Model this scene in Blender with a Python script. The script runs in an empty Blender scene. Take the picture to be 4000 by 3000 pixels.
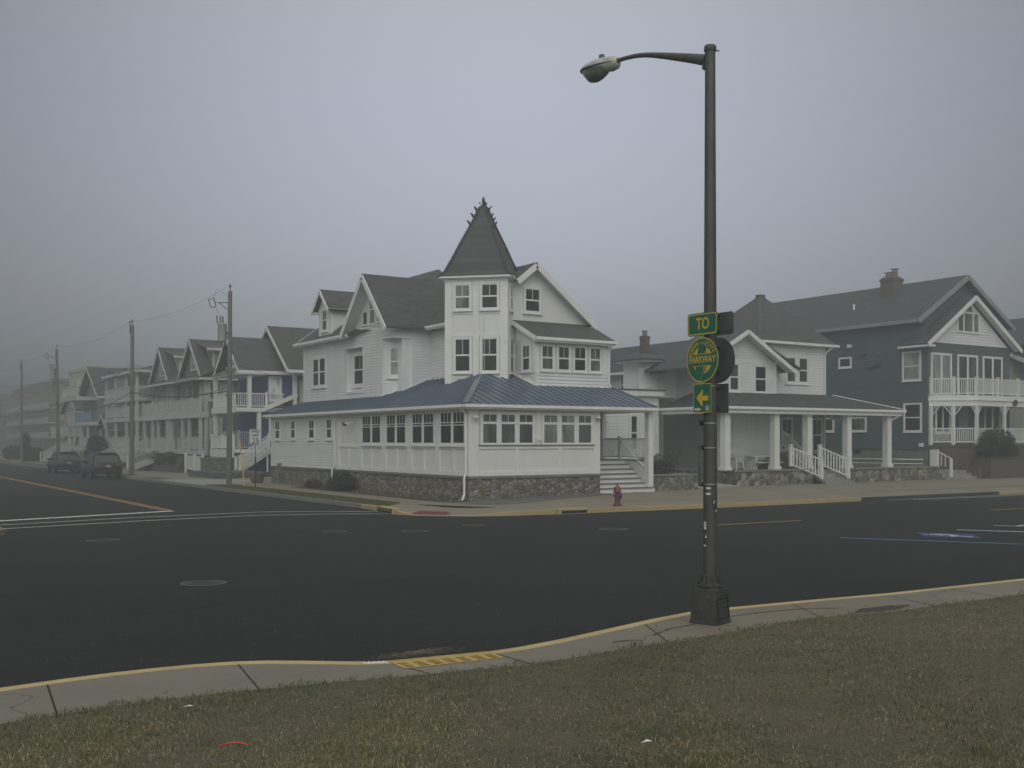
# Foggy street corner with a white turreted house. World frame: +X runs along the front street,
# +Y runs away along the side street, origin at the corner house's porch corner, metres.
import bpy, bmesh, math, random
import numpy as np
from mathutils import Vector, Matrix

random.seed(7)
RNG = np.random.default_rng(11)
SC = bpy.context.scene
COL = SC.collection
M = {}
WL = {}

# ------------------------------------------------------------------ materials
def new_mat(name):
    m = bpy.data.materials.new(name)
    m.use_nodes = True
    nt = m.node_tree
    return m, nt, nt.nodes['Principled BSDF']

def N(nt, t, **kw):
    n = nt.nodes.new(t)
    for k, v in kw.items():
        if k.startswith('i_'):
            key = k[2:]
            n.inputs[int(key) if key.isdigit() else key.replace('_', ' ')].default_value = v
        else:
            setattr(n, k, v)
    return n

def math_n(nt, op, a, b=None):
    n = nt.nodes.new('ShaderNodeMath'); n.operation = op
    for i, x in enumerate((a, b)):
        if x is None: continue
        if isinstance(x, (int, float)): n.inputs[i].default_value = x
        else: nt.links.new(x, n.inputs[i])
    return n.outputs[0]

def mixc(nt, fac, a, b):
    n = nt.nodes.new('ShaderNodeMix'); n.data_type = 'RGBA'
    def put(sock, x):
        if isinstance(x, (int, float)): sock.default_value = x
        elif isinstance(x, tuple): sock.default_value = (*x, 1) if len(x) == 3 else x
        else: nt.links.new(x, sock)
    put(n.inputs[0], fac); put(n.inputs[6], a); put(n.inputs[7], b)
    return n.outputs[2]

def ramp(nt, fac, stops, interp='LINEAR'):
    n = nt.nodes.new('ShaderNodeValToRGB'); n.color_ramp.interpolation = interp
    el = n.color_ramp.elements
    while len(el) < len(stops): el.new(.5)
    for e, (p, c) in zip(el, stops):
        e.position = p
        e.color = (c, c, c, 1) if isinstance(c, (int, float)) else (*c, 1)
    nt.links.new(fac, n.inputs[0])
    return n.outputs[0]

def noise(nt, co, scale, detail=4, rough=.55):
    n = N(nt, 'ShaderNodeTexNoise'); n.inputs['Scale'].default_value = scale
    n.inputs['Detail'].default_value = detail; n.inputs['Roughness'].default_value = rough
    nt.links.new(co, n.inputs['Vector'])
    return n.outputs['Fac']

def coords(nt, space='Object'):
    if space == 'World':
        return nt.nodes.new('ShaderNodeNewGeometry').outputs['Position']
    return nt.nodes.new('ShaderNodeTexCoord').outputs[space]

def bump(nt, bsdf, h, strength, dist=.02):
    b = nt.nodes.new('ShaderNodeBump'); b.inputs['Strength'].default_value = strength
    b.inputs['Distance'].default_value = dist
    nt.links.new(h, b.inputs['Height']); nt.links.new(b.outputs[0], bsdf.inputs['Normal'])

def mat(name, c, rough=.6, metal=0., var=.12, scale=3., fine=0., bmp=0., bscale=40., spec=.5, streak=0.):
    m, nt, b = new_mat(name)
    co = coords(nt)
    f = noise(nt, co, scale, 5)
    c = Vector(c)
    lo, hi = tuple(c * (1 - var)), tuple(c * (1 + var))
    col = ramp(nt, f, [(.3, lo), (.7, hi)])
    if fine:
        f2 = noise(nt, co, bscale * 2, 2)
        col = mixc(nt, ramp(nt, f2, [(.35, 0.), (.7, fine)]), col, tuple(c * .45))
    if streak:                                  # rain streaks and grime with their own shape
        mp = N(nt, 'ShaderNodeMapping'); mp.inputs['Scale'].default_value = (7, 7, .35)
        nt.links.new(co, mp.inputs[0])
        f3 = noise(nt, mp.outputs[0], 1.0, 4)
        col = mixc(nt, ramp(nt, f3, [(.5, 0.), (.75, streak)]), col, tuple(c * .55))
    nt.links.new(col, b.inputs['Base Color'])
    b.inputs['Roughness'].default_value = rough
    b.inputs['Metallic'].default_value = metal
    b.inputs['Specular IOR Level'].default_value = spec
    if bmp:
        bump(nt, b, noise(nt, co, bscale, 3), bmp)
    M[name] = m
    return m

mat('white_siding', (.73, .76, .76), .5, var=.05, scale=.8, streak=.16)
mat('white_trim', (.73, .74, .72), .45, var=.05, scale=2, streak=.12)
mat('dimmed_trim', (.52, .535, .53), .6, var=.1, scale=2, streak=.25)  # white trim, darkened in colour to imitate the lens dimming at the left
mat('dimmed_panel', (.44, .455, .45), .6, var=.1, scale=1.2, streak=.25)  # white panel with the same left-side dimming put into its colour
mat('white_panel', (.70, .71, .69), .5, var=.04, scale=1.2, streak=.1)
mat('white_metal', (.78, .79, .78), .35, var=.05, scale=3)
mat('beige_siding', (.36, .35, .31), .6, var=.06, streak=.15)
mat('tan_siding', (.21, .195, .165), .6, var=.06, streak=.15)
mat('cream_siding', (.40, .395, .36), .6, var=.06, streak=.15)
mat('grey_siding', (.24, .26, .27), .6, var=.06, streak=.15)
mat('slate_siding', (.082, .105, .118), .55, var=.07, streak=.2)
mat('royal_blue_siding', (.06, .08, .235), .5, var=.08, streak=.15)
mat('teal_shingle', (.10, .33, .37), .6, var=.15)
mat('orange_brick', (.25, .17, .125), .8, var=.2)
mat('pale_yellow_stucco', (.50, .48, .33), .8, var=.1)
mat('far_grey_stucco', (.22, .24, .24), .8, var=.15)
mat('brown_board', (.07, .058, .047), .7, var=.25, bmp=.3, bscale=14)
mat('chimney_brick', (.115, .085, .07), .85, var=.25, scale=9, bmp=.5)
mat('dark_brick', (.10, .075, .06), .85, var=.3, scale=8, bmp=.5)
mat('grey_sill', (.17, .17, .165), .7, var=.1, bmp=.2)
mat('cap_stone', (.20, .195, .18), .8, var=.2, scale=4, bmp=.4)
mat('step_tread', (.14, .14, .135), .6, var=.1)
mat('porch_floor', (.09, .095, .09), .6, var=.15)
mat('blue_metal', (.115, .155, .205), .30, metal=.25, var=.12, scale=.7, streak=.12)
mat('pole_paint', (.075, .078, .068), .55, metal=.35, var=.22, scale=4, fine=.35, bmp=.25, bscale=30, streak=.25)
mat('pole_base_iron', (.045, .047, .043), .7, metal=.2, var=.35, scale=5, fine=.3, bmp=.5, bscale=22, streak=.45)
mat('steel_band', (.28, .29, .28), .4, metal=.7, var=.15)
mat('dark_iron', (.02, .02, .02), .5, metal=.4, var=.2)
mat('aluminium', (.18, .19, .19), .45, metal=.65, var=.18, scale=5)
mat('lamp_housing', (.44, .45, .41), .45, metal=.2, var=.35, scale=7, streak=.5)
mat('photocell_blue', (.05, .08, .12), .4)
mat('sign_green', (.006, .115, .07), .35, var=.08, scale=6)
mat('sign_yellow', (.53, .36, .02), .4, var=.08, scale=8)
mat('sign_white', (.62, .63, .62), .4, var=.05)
mat('sign_black', (.015, .015, .015), .5)
mat('sticker_grey', (.42, .45, .45), .5, var=.2, scale=40)
mat('sticker_paper', (.62, .62, .58), .7, var=.25, scale=60)
mat('pole_wood', (.15, .14, .125), .85, var=.2, scale=5, bmp=.5, bscale=20, streak=.5)
mat('transformer_grey', (.32, .34, .33), .45, metal=.2, var=.08)
mat('wire_black', (.012, .012, .012), .6)
mat('ceramic', (.11, .08, .07), .3)
mat('hydrant_red', (.17, .032, .028), .45, var=.3, scale=9, fine=.25, bmp=.2, bscale=25, streak=.3)
mat('hydrant_blue', (.05, .12, .42), .45, var=.15)
mat('yellow_plastic', (.55, .36, .02), .45, var=.05)
mat('terracotta', (.17, .105, .09), .7, var=.12)
mat('car_black', (.009, .010, .012), .22, var=.05)
mat('car_navy', (.010, .014, .020), .2, var=.05)
mat('car_glass', (.012, .015, .017), .06, spec=.8)
mat('tyre_rubber', (.012, .012, .012), .85, var=.2)
mat('rim_alloy', (.22, .22, .22), .35, metal=.8)
mat('tail_light', (.30, .008, .008), .2, var=.05)
mat('chrome', (.6, .6, .6), .15, metal=1.)
mat('number_plate', (.33, .31, .22), .4)
mat('tactile_red', (.19, .055, .052), .75, var=.15, scale=6)
mat('plastic_white', (.62, .63, .62), .4)
mat('tarp_brown', (.055, .045, .038), .85, var=.35, scale=4, bmp=.5, bscale=6)
mat('red_plastic', (.45, .02, .02), .4)
mat('mulch', (.035, .03, .025), .95, var=.5, scale=14, bmp=.8, bscale=30)
mat('drain_black', (.004, .004, .004), .9)
mat('manhole_iron', (.030, .030, .029), .55, metal=.4, var=.3, scale=12, bmp=.5, bscale=45)
mat('concrete_step', (.27, .265, .245), .85, var=.2, scale=3, bmp=.3, streak=.3)
mat('foundation_block', (.17, .175, .15), .85, var=.2, scale=2, bmp=.3)
mat('pale_blue_rail', (.20, .28, .44), .5)
mat('manhole_rim', (.055, .056, .054), .5, metal=.3)
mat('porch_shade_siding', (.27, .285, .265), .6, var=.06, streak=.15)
mat('curtain', (.46, .48, .46), .8, var=.12, scale=5)

def glass(name, c, rough=.05, spec=.5, var=.35):
    """Pane over a dim room: each pane has its own brightness and its own vague shapes behind it."""
    m, nt, b = new_mat(name)
    co = coords(nt)
    oi = N(nt, 'ShaderNodeObjectInfo')
    mp = N(nt, 'ShaderNodeVectorMath', operation='MULTIPLY'); nt.links.new(co, mp.inputs[0]); mp.inputs[1].default_value = (1.6, 1.6, .55)
    ad = N(nt, 'ShaderNodeVectorMath', operation='ADD'); nt.links.new(mp.outputs[0], ad.inputs[0])
    sc = math_n(nt, 'MULTIPLY', oi.outputs['Random'], 37.); cb = N(nt, 'ShaderNodeCombineXYZ'); nt.links.new(sc, cb.inputs[0]); nt.links.new(sc, cb.inputs[1]); nt.links.new(cb.outputs[0], ad.inputs[1])
    f = noise(nt, ad.outputs[0], 1.3, 2)
    c = Vector(c)
    col = ramp(nt, f, [(.38, tuple(c * (1 - var))), (.52, tuple(c)), (.62, tuple(c * (1 + 2.2 * var)))])
    k = ramp(nt, oi.outputs['Random'], [(0., .55), (.6, 1.), (1., 1.9)])
    mu = N(nt, 'ShaderNodeVectorMath', operation='MULTIPLY'); nt.links.new(col, mu.inputs[0]); nt.links.new(k, mu.inputs[1])
    nt.links.new(mu.outputs[0], b.inputs['Base Color'])
    b.inputs['Roughness'].default_value = rough
    b.inputs['Specular IOR Level'].default_value = spec
    b.inputs['IOR'].default_value = 1.45
    M[name] = m
glass('glass_dark', (.022, .026, .025), spec=.35)
glass('glass_mid', (.07, .08, .078), spec=.4)
glass('glass_curtain', (.27, .30, .30), var=.18, spec=.4)
glass('lamp_glass', (.34, .34, .29), .12, var=.5)

def mat_shingle(name, c, course=.13):
    m, nt, b = new_mat(name)
    co = coords(nt)
    sx = N(nt, 'ShaderNodeSeparateXYZ'); nt.links.new(co, sx.inputs[0])
    zz = math_n(nt, 'MULTIPLY', sx.outputs[2], 1 / course)
    row = math_n(nt, 'FLOOR', zz)
    hh = math_n(nt, 'ADD', math_n(nt, 'MULTIPLY', math_n(nt, 'ADD', sx.outputs[0], math_n(nt, 'MULTIPLY', sx.outputs[1], 1.03)), 3.2),
                math_n(nt, 'MULTIPLY', row, .37))
    cell = math_n(nt, 'FLOOR', hh)
    cb = N(nt, 'ShaderNodeCombineXYZ'); nt.links.new(cell, cb.inputs[0]); nt.links.new(row, cb.inputs[1])
    wn = N(nt, 'ShaderNodeTexWhiteNoise'); nt.links.new(cb.outputs[0], wn.inputs['Vector'])
    fz = math_n(nt, 'FRACT', zz)
    c = Vector(c)
    col = ramp(nt, wn.outputs['Value'], [(0., tuple(c * .72)), (.5, tuple(c)), (1., tuple(c * 1.25))])
    col = mixc(nt, ramp(nt, fz, [(0., .55), (.16, 0.)]), col, tuple(c * .4))
    col = mixc(nt, ramp(nt, noise(nt, co, .5, 4), [(.4, 0.), (.7, .35)]), col, tuple(c * 1.35))
    nt.links.new(col, b.inputs['Base Color'])
    b.inputs['Roughness'].default_value = .85
    bump(nt, b, fz, .5, .015)
    M[name] = m
mat_shingle('shingle_grey', (.062, .066, .064))
mat_shingle('shingle_tower', (.058, .062, .059), .2)
mat_shingle('shingle_brown', (.060, .058, .054))
mat_shingle('shingle_slate', (.050, .056, .060))
mat_shingle('shingle_porch', (.045, .047, .049), .05)

def mat_stone(name, scale, tones, mortar, edge=.07, stretch=(1, 1, 1)):
    m, nt, b = new_mat(name)
    co = coords(nt)
    mp = N(nt, 'ShaderNodeMapping'); mp.inputs['Scale'].default_value = stretch
    nt.links.new(co, mp.inputs[0])
    nz = N(nt, 'ShaderNodeTexNoise'); nz.inputs['Scale'].default_value = 3.
    nt.links.new(mp.outputs[0], nz.inputs['Vector'])
    ad = N(nt, 'ShaderNodeVectorMath', operation='MULTIPLY_ADD')
    nt.links.new(nz.outputs['Color'], ad.inputs[0]); ad.inputs[1].default_value = (.12,) * 3
    nt.links.new(mp.outputs[0], ad.inputs[2])
    v1 = N(nt, 'ShaderNodeTexVoronoi'); v1.inputs['Scale'].default_value = scale
    v2 = N(nt, 'ShaderNodeTexVoronoi', feature='DISTANCE_TO_EDGE'); v2.inputs['Scale'].default_value = scale
    for v in (v1, v2): nt.links.new(ad.outputs[0], v.inputs['Vector'])
    sep = N(nt, 'ShaderNodeSeparateColor'); nt.links.new(v1.outputs['Color'], sep.inputs[0])
    k = len(tones)
    col = ramp(nt, sep.outputs[0], [(i / k, t) for i, t in enumerate(tones)], 'CONSTANT')
    col = mixc(nt, ramp(nt, noise(nt, co, 22, 4), [(.35, 0.), (.75, .5)]), col, tuple(Vector(tones[0]) * .5))
    msk = ramp(nt, v2.outputs['Distance'], [(edge * .35, 1.), (edge, 0.)])
    col = mixc(nt, msk, col, mortar)
    nt.links.new(col, b.inputs['Base Color'])
    b.inputs['Roughness'].default_value = .85
    bump(nt, b, ramp(nt, v2.outputs['Distance'], [(0., 0.), (.22, 1.)]), .9, .05)
    M[name] = m
mat_stone('cobble_stone', 4.6, [(.20, .175, .135), (.17, .165, .15), (.30, .27, .21), (.22, .17, .11), (.26, .25, .23), (.12, .11, .095), (.31, .29, .25), (.16, .12, .085)], (.13, .125, .11))
mat_stone('field_stone', 3.0, [(.15, .13, .105), (.10, .085, .07), (.36, .33, .27), (.17, .145, .11), (.075, .06, .05), (.30, .28, .24), (.13, .13, .115)], (.21, .20, .18), .07)
mat_stone('ledge_stone', 3.2, [(.22, .20, .165), (.17, .155, .13), (.26, .235, .19), (.14, .13, .115)], (.10, .095, .085), .05, (1, 1, 2.6))
mat_stone('retaining_block', 2.4, [(.085, .08, .068), (.10, .09, .075), (.075, .075, .065)], (.05, .05, .045), .05, (1, 1, 2.2))
mat_stone('block_grey', 2.6, [(.10, .11, .11), (.12, .125, .12), (.09, .10, .10)], (.07, .075, .07), .04, (1, 1, 2.2))

def mat_asphalt():
    m, nt, b = new_mat('asphalt')
    co = coords(nt, 'World')
    big = noise(nt, co, .12, 5, .6)
    mp = N(nt, 'ShaderNodeMapping'); mp.inputs['Scale'].default_value = (.06, .9, 1)
    nt.links.new(co, mp.inputs[0])
    lane = noise(nt, mp.outputs[0], 1., 4)
    fine = noise(nt, co, 55, 3, .7)
    spk = N(nt, 'ShaderNodeTexVoronoi'); spk.inputs['Scale'].default_value = 26
    nt.links.new(co, spk.inputs['Vector'])
    sc = N(nt, 'ShaderNodeSeparateColor'); nt.links.new(spk.outputs['Color'], sc.inputs[0])
    col = ramp(nt, big, [(.3, (.0105, .0130, .0120)), (.5, (.0160, .0185, .0168)), (.7, (.0215, .0240, .0215))])
    col = mixc(nt, ramp(nt, lane, [(.4, 0.), (.7, .45)]), col, (.026, .028, .0255))
    col = mixc(nt, ramp(nt, fine, [(.3, .55), (.6, 0.)]), col, (.007, .008, .008))
    chip = math_n(nt, 'MULTIPLY', math_n(nt, 'GREATER_THAN', sc.outputs[1], .93), math_n(nt, 'LESS_THAN', spk.outputs['Distance'], .22))
    col = mixc(nt, math_n(nt, 'MULTIPLY', chip, .8), col, (.20, .19, .165))
    # sealed cracks: thin dark wandering lines
    wv = N(nt, 'ShaderNodeTexVoronoi', feature='DISTANCE_TO_EDGE'); wv.inputs['Scale'].default_value = .09
    nz = N(nt, 'ShaderNodeTexNoise'); nz.inputs['Scale'].default_value = .7; nz.inputs['Detail'].default_value = 6
    nt.links.new(co, nz.inputs['Vector'])
    ad = N(nt, 'ShaderNodeVectorMath', operation='MULTIPLY_ADD')
    nt.links.new(nz.outputs['Color'], ad.inputs[0]); ad.inputs[1].default_value = (2.2,) * 3
    nt.links.new(co, ad.inputs[2]); nt.links.new(ad.outputs[0], wv.inputs['Vector'])
    col = mixc(nt, ramp(nt, wv.outputs['Distance'], [(.0015, .75), (.004, 0.)]), col, (.012, .013, .013))
    nt.links.new(col, b.inputs['Base Color'])
    b.inputs['Roughness'].default_value = .82
    b.inputs['Specular IOR Level'].default_value = .15
    bump(nt, b, fine, .5, .01)
    M['asphalt'] = m
mat_asphalt()

def mat_concrete(name, c, jx, jy, stain, stain_amt=.6, off=(0, 0)):
    m, nt, b = new_mat(name)
    co = coords(nt, 'World')
    c = Vector(c)
    col = ramp(nt, noise(nt, co, .6, 5, .6), [(.3, tuple(c * .82)), (.7, tuple(c * 1.12))])
    col = mixc(nt, ramp(nt, noise(nt, co, .28, 3), [(.45, 0.), (.66, stain_amt)]), col, stain)
    mp = N(nt, 'ShaderNodeMapping'); mp.inputs['Scale'].default_value = (.5, 2.2, 1)
    nt.links.new(co, mp.inputs[0])
    col = mixc(nt, ramp(nt, noise(nt, mp.outputs[0], 1.4, 5), [(.55, 0.), (.8, .4)]), col, tuple(c * .6))
    col = mixc(nt, ramp(nt, noise(nt, co, 60, 2), [(.3, .4), (.55, 0.)]), col, tuple(c * .55))
    sx = N(nt, 'ShaderNodeSeparateXYZ'); nt.links.new(co, sx.inputs[0])
    for i, (j, o) in enumerate(((jx, off[0]), (jy, off[1]))):
        if not j: continue
        fr = math_n(nt, 'ABSOLUTE', math_n(nt, 'SUBTRACT', math_n(nt, 'FRACT', math_n(nt, 'MULTIPLY', math_n(nt, 'ADD', sx.outputs[i], 500 + o), 1 / j)), .5))
        msk = math_n(nt, 'GREATER_THAN', fr, .5 - .012 / j)
        col = mixc(nt, math_n(nt, 'MULTIPLY', msk, .75), col, tuple(c * .22))
    # hairline cracks
    wv = N(nt, 'ShaderNodeTexVoronoi', feature='DISTANCE_TO_EDGE'); wv.inputs['Scale'].default_value = .22
    nz = N(nt, 'ShaderNodeTexNoise'); nz.inputs['Scale'].default_value = 1.6; nz.inputs['Detail'].default_value = 5
    nt.links.new(co, nz.inputs['Vector'])
    ad = N(nt, 'ShaderNodeVectorMath', operation='MULTIPLY_ADD')
    nt.links.new(nz.outputs['Color'], ad.inputs[0]); ad.inputs[1].default_value = (.9,) * 3
    nt.links.new(co, ad.inputs[2]); nt.links.new(ad.outputs[0], wv.inputs['Vector'])
    col = mixc(nt, ramp(nt, wv.outputs['Distance'], [(.001, .8), (.0035, 0.)]), col, tuple(c * .2))
    nt.links.new(col, b.inputs['Base Color'])
    b.inputs['Roughness'].default_value = .85
    bump(nt, b, noise(nt, co, 45, 3), .25, .01)
    M[name] = m
mat_concrete('concrete_near', (.165, .155, .122), 0, 0, (.16, .125, .08), .6)
mat_concrete('concrete_far', (.22, .20, .155), 1.9, 1.9, (.20, .155, .085), .75)
mat_concrete('concrete_pale', (.31, .31, .285), 2.4, 3.0, (.24, .23, .19), .4)
mat_concrete('grey_paver', (.125, .135, .135), .3, .3, (.15, .15, .14), .3)

def mat_worn(name, c, worn, amt=.5, sc=7.):
    m, nt, b = new_mat(name)
    co = coords(nt, 'World')
    c = Vector(c)
    col = ramp(nt, noise(nt, co, 1.2, 4), [(.3, tuple(c * .85)), (.7, tuple(c * 1.1))])
    col = mixc(nt, ramp(nt, noise(nt, co, sc, 6, .7), [(.52, 0.), (.66, amt)]), col, worn)
    nt.links.new(col, b.inputs['Base Color'])
    b.inputs['Roughness'].default_value = .8
    bump(nt, b, noise(nt, co, 30, 3), .3, .01)
    M[name] = m
mat_worn('kerb_yellow', (.42, .33, .155), (.22, .20, .16), .45)
mat_worn('kerb_concrete', (.20, .195, .175), (.11, .11, .10), .5)
mat_worn('kerb_dark', (.035, .036, .035), (.06, .058, .05), .4)
mat_worn('paint_white', (.52, .52, .49), (.07, .07, .07), .5)
mat_worn('paint_yellow', (.42, .23, .04), (.06, .055, .05), .45)
mat_worn('paint_blue_line', (.09, .24, .42), (.04, .045, .05), .8, 5)
mat_worn('paint_blue', (.014, .036, .17), (.03, .04, .09), .4)
mat_worn('grate_yellow', (.44, .31, .08), (.17, .14, .09), .55, 14)

def mat_lawn():
    m, nt, b = new_mat('lawn_soil')
    co = coords(nt, 'World')
    col = ramp(nt, noise(nt, co, 1.1, 5, .6), [(.3, (.066, .068, .033)), (.5, (.115, .098, .056)), (.7, (.075, .082, .035))])
    col = mixc(nt, ramp(nt, noise(nt, co, 40, 4, .7), [(.35, .7), (.6, 0.)]), col, (.022, .019, .014))
    nt.links.new(col, b.inputs['Base Color']); b.inputs['Roughness'].default_value = .95
    bump(nt, b, noise(nt, co, 35, 4), .8, .03)
    M['lawn_soil'] = m
mat_lawn()

def mat_tint(name, stops, rough=.75):
    m, nt, b = new_mat(name)
    at = N(nt, 'ShaderNodeAttribute', attribute_name='tint')
    col = ramp(nt, at.outputs['Fac'], stops)
    nt.links.new(col, b.inputs['Base Color']); b.inputs['Roughness'].default_value = rough
    b.inputs['Specular IOR Level'].default_value = .2
    M[name] = m
mat_tint('grass_blade', [(0., (.040, .056, .018)), (.3, (.080, .096, .034)), (.5, (.150, .142, .064)), (.75, (.245, .205, .112)), (1., (.40, .34, .21))])
mat_tint('leaf_green', [(0., (.018, .024, .012)), (.5, (.034, .042, .020)), (1., (.060, .066, .032))])
mat_tint('leaf_brown', [(0., (.030, .022, .018)), (.5, (.060, .045, .035)), (1., (.16, .13, .10))])
mat_tint('straw', [(0., (.10, .075, .045)), (1., (.26, .21, .14))])
mat_tint('dead_leaf', [(0., (.075, .04, .025)), (1., (.19, .12, .065))])

# ------------------------------------------------------------------ mesh builder
class Frame:
    """A wall's own frame: a along the wall, z up, o outward."""
    def __init__(s, p, d, n):
        s.p0 = Vector((p[0], p[1], 0)); s.d = Vector((d[0], d[1], 0)).normalized(); s.n = Vector((n[0], n[1], 0)).normalized()
    def p(s, a, z, o=0.):
        return s.p0 + s.d * a + s.n * o + Vector((0, 0, z))
def FU(u): return Frame((u, 0), (0, 1), (-1, 0))      # wall facing the side street
def FV(v): return Frame((0, v), (1, 0), (0, -1))      # wall facing the front street

class MB:
    def __init__(s): s.v = []; s.f = []; s.m = []; s.k = 0; s.st = []
    def poly(s, pts):
        i = len(s.v); s.v += [Vector(p) for p in pts]; s.f.append(list(range(i, i + len(pts)))); s.m.append(s.k); return s
    def hexa(s, b, t):
        s.st.append(len(s.v)); i = len(s.v); s.v += [Vector(p) for p in (*b, *t)]; n = len(b)
        fs = [list(range(i + n - 1, i - 1, -1)), list(range(i + n, i + 2 * n))]
        for j in range(n):
            k = (j + 1) % n; fs.append([i + j, i + k, i + n + k, i + n + j])
        s.f += fs; s.m += [s.k] * len(fs); return s
    def box(s, x0, x1, y0, y1, z0, z1):
        return s.hexa([(x0, y0, z0), (x1, y0, z0), (x1, y1, z0), (x0, y1, z0)], [(x0, y0, z1), (x1, y0, z1), (x1, y1, z1), (x0, y1, z1)])
    def tbox(s, T, a0, a1, z0, z1, o0, o1):
        return s.hexa([T.p(a0, z0, o0), T.p(a1, z0, o0), T.p(a1, z0, o1), T.p(a0, z0, o1)], [T.p(a0, z1, o0), T.p(a1, z1, o0), T.p(a1, z1, o1), T.p(a0, z1, o1)])
    def slab(s, top, t):
        top = [Vector(p) for p in top]; return s.hexa([p - Vector((0, 0, t)) for p in top], top)
    def prism(s, pts, vec):
        pts = [Vector(p) for p in pts]; return s.hexa(pts, [p + Vector(vec) for p in pts])
    def bar(s, p, q, w, h=None, up=(0, 0, 1)):
        h = w if h is None else h
        p, q = Vector(p), Vector(q); d = (q - p).normalized(); u = Vector(up)
        if abs(d.dot(u)) > .98: u = Vector((1, 0, 0))
        r = d.cross(u).normalized(); u = r.cross(d).normalized()
        c = [r * (w / 2) + u * (h / 2), -r * (w / 2) + u * (h / 2), -r * (w / 2) - u * (h / 2), r * (w / 2) - u * (h / 2)]
        return s.hexa([p + x for x in c], [q + x for x in c])
    def tube(s, pts, rad, n=10, cap=True):
        s.st.append(len(s.v)); pts = [Vector(p) for p in pts]
        if isinstance(rad, (int, float)): rad = [rad] * len(pts)
        i = len(s.v); ref = None
        for j, p in enumerate(pts):
            d = (pts[min(j + 1, len(pts) - 1)] - pts[max(j - 1, 0)]).normalized()
            if ref is None:
                ref = Vector((0, 0, 1)) if abs(d.z) < .9 else Vector((1, 0, 0))
            r = d.cross(ref).normalized(); u = r.cross(d).normalized(); ref = u
            for t in range(n):
                a = 2 * math.pi * t / n
                s.v.append(p + (r * math.cos(a) + u * math.sin(a)) * rad[j])
        for j in range(len(pts) - 1):
            for t in range(n):
                k = (t + 1) % n
                s.f.append([i + j * n + t, i + j * n + k, i + (j + 1) * n + k, i + (j + 1) * n + t]); s.m.append(s.k)
        if cap:
            s.f.append([i + t for t in range(n)][::-1]); s.f.append([i + (len(pts) - 1) * n + t for t in range(n)]); s.m += [s.k] * 2
        return s
    def lathe(s, x, y, prof, n=16, rot=0., cap=True):
        i = len(s.v)
        for r, z in prof:
            for t in range(n):
                a = 2 * math.pi * t / n + rot
                s.v.append(Vector((x + r * math.cos(a), y + r * math.sin(a), z)))
        for j in range(len(prof) - 1):
            for t in range(n):
                k = (t + 1) % n
                s.f.append([i + j * n + t, i + j * n + k, i + (j + 1) * n + k, i + (j + 1) * n + t]); s.m.append(s.k)
        if cap:
            s.f.append([i + t for t in range(n)][::-1]); s.f.append([i + (len(prof) - 1) * n + t for t in range(n)]); s.m += [s.k] * 2
        return s
    def siding(s, T, poly, pitch=.138, lip=.012, o=0.):
        """Lap siding on a convex outline (a, z): slanted boards standing proud of real shadow grooves."""
        zs = [p[1] for p in poly]; z0, z1 = min(zs), max(zs); o += .022; gv = .022 + pitch * .06
        def span(z):
            xs = []
            for (a, za), (b, zb) in zip(poly, poly[1:] + poly[:1]):
                if min(za, zb) - 1e-6 <= z <= max(za, zb) + 1e-6:
                    if abs(za - zb) < 1e-6: xs += [a, b]
                    else: xs.append(a + (b - a) * (z - za) / (zb - za))
            return (min(xs), max(xs)) if xs else None
        k = max(1, round((z1 - z0) / pitch)); st = (z1 - z0) / k; e = 1e-4
        for i in range(k):
            b, t = z0 + i * st + (gv if i else 0), z0 + (i + 1) * st
            lo, hi = span(b + e), span(t - e)
            if not lo or not hi: continue
            s.poly([T.p(lo[0], b, o + lip), T.p(lo[1], b, o + lip), T.p(hi[1], t, o), T.p(hi[0], t, o)])
            s.poly([T.p(lo[0], b, o - .027), T.p(lo[1], b, o - .027), T.p(lo[1], b, o + lip), T.p(lo[0], b, o + lip)])
            s.poly([T.p(hi[0], t, o - .027), T.p(hi[1], t, o - .027), T.p(hi[1], t, o), T.p(hi[0], t, o)])
            if i: s.poly([T.p(lo[0], b - gv, o - .027), T.p(lo[1], b - gv, o - .027), T.p(lo[1], b, o - .027), T.p(lo[0], b, o - .027)])
        return s
    def tpoly(s, T, poly, o=0.):
        return s.poly([T.p(a, z, o) for a, z in poly])
    def build(s, name, mats, parent=None, smooth=False, loc=None, attr=None):
        if not isinstance(mats, (list, tuple)): mats = [mats]
        org = WL[parent.name_full] if parent is not None else Vector(loc or (0, 0, 0))
        me = bpy.data.meshes.new(name)
        me.from_pydata([p - org for p in s.v], [], s.f)
        for m in mats: me.materials.append(M[m])
        if len(mats) > 1: me.polygons.foreach_set('material_index', s.m)
        if smooth:
            me.shade_smooth()
            me.set_sharp_from_angle(angle=math.radians(38))
        me.update()
        ob = bpy.data.objects.new(name, me); COL.objects.link(ob)
        if parent is not None: ob.parent = parent
        else: ob.location = org
        WL[ob.name_full] = org
        return ob

def build_each(mb, name, m, par):
    """Every solid of the builder becomes a part of its own."""
    st = mb.st + [len(mb.v)]
    for a, b in zip(st, st[1:]):
        q = MB(); q.v = mb.v[a:b]; q.f = [[i - a for i in f] for f in mb.f if a <= f[0] < b]; q.m = [0] * len(q.f); q.build(name, m, par)

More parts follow.
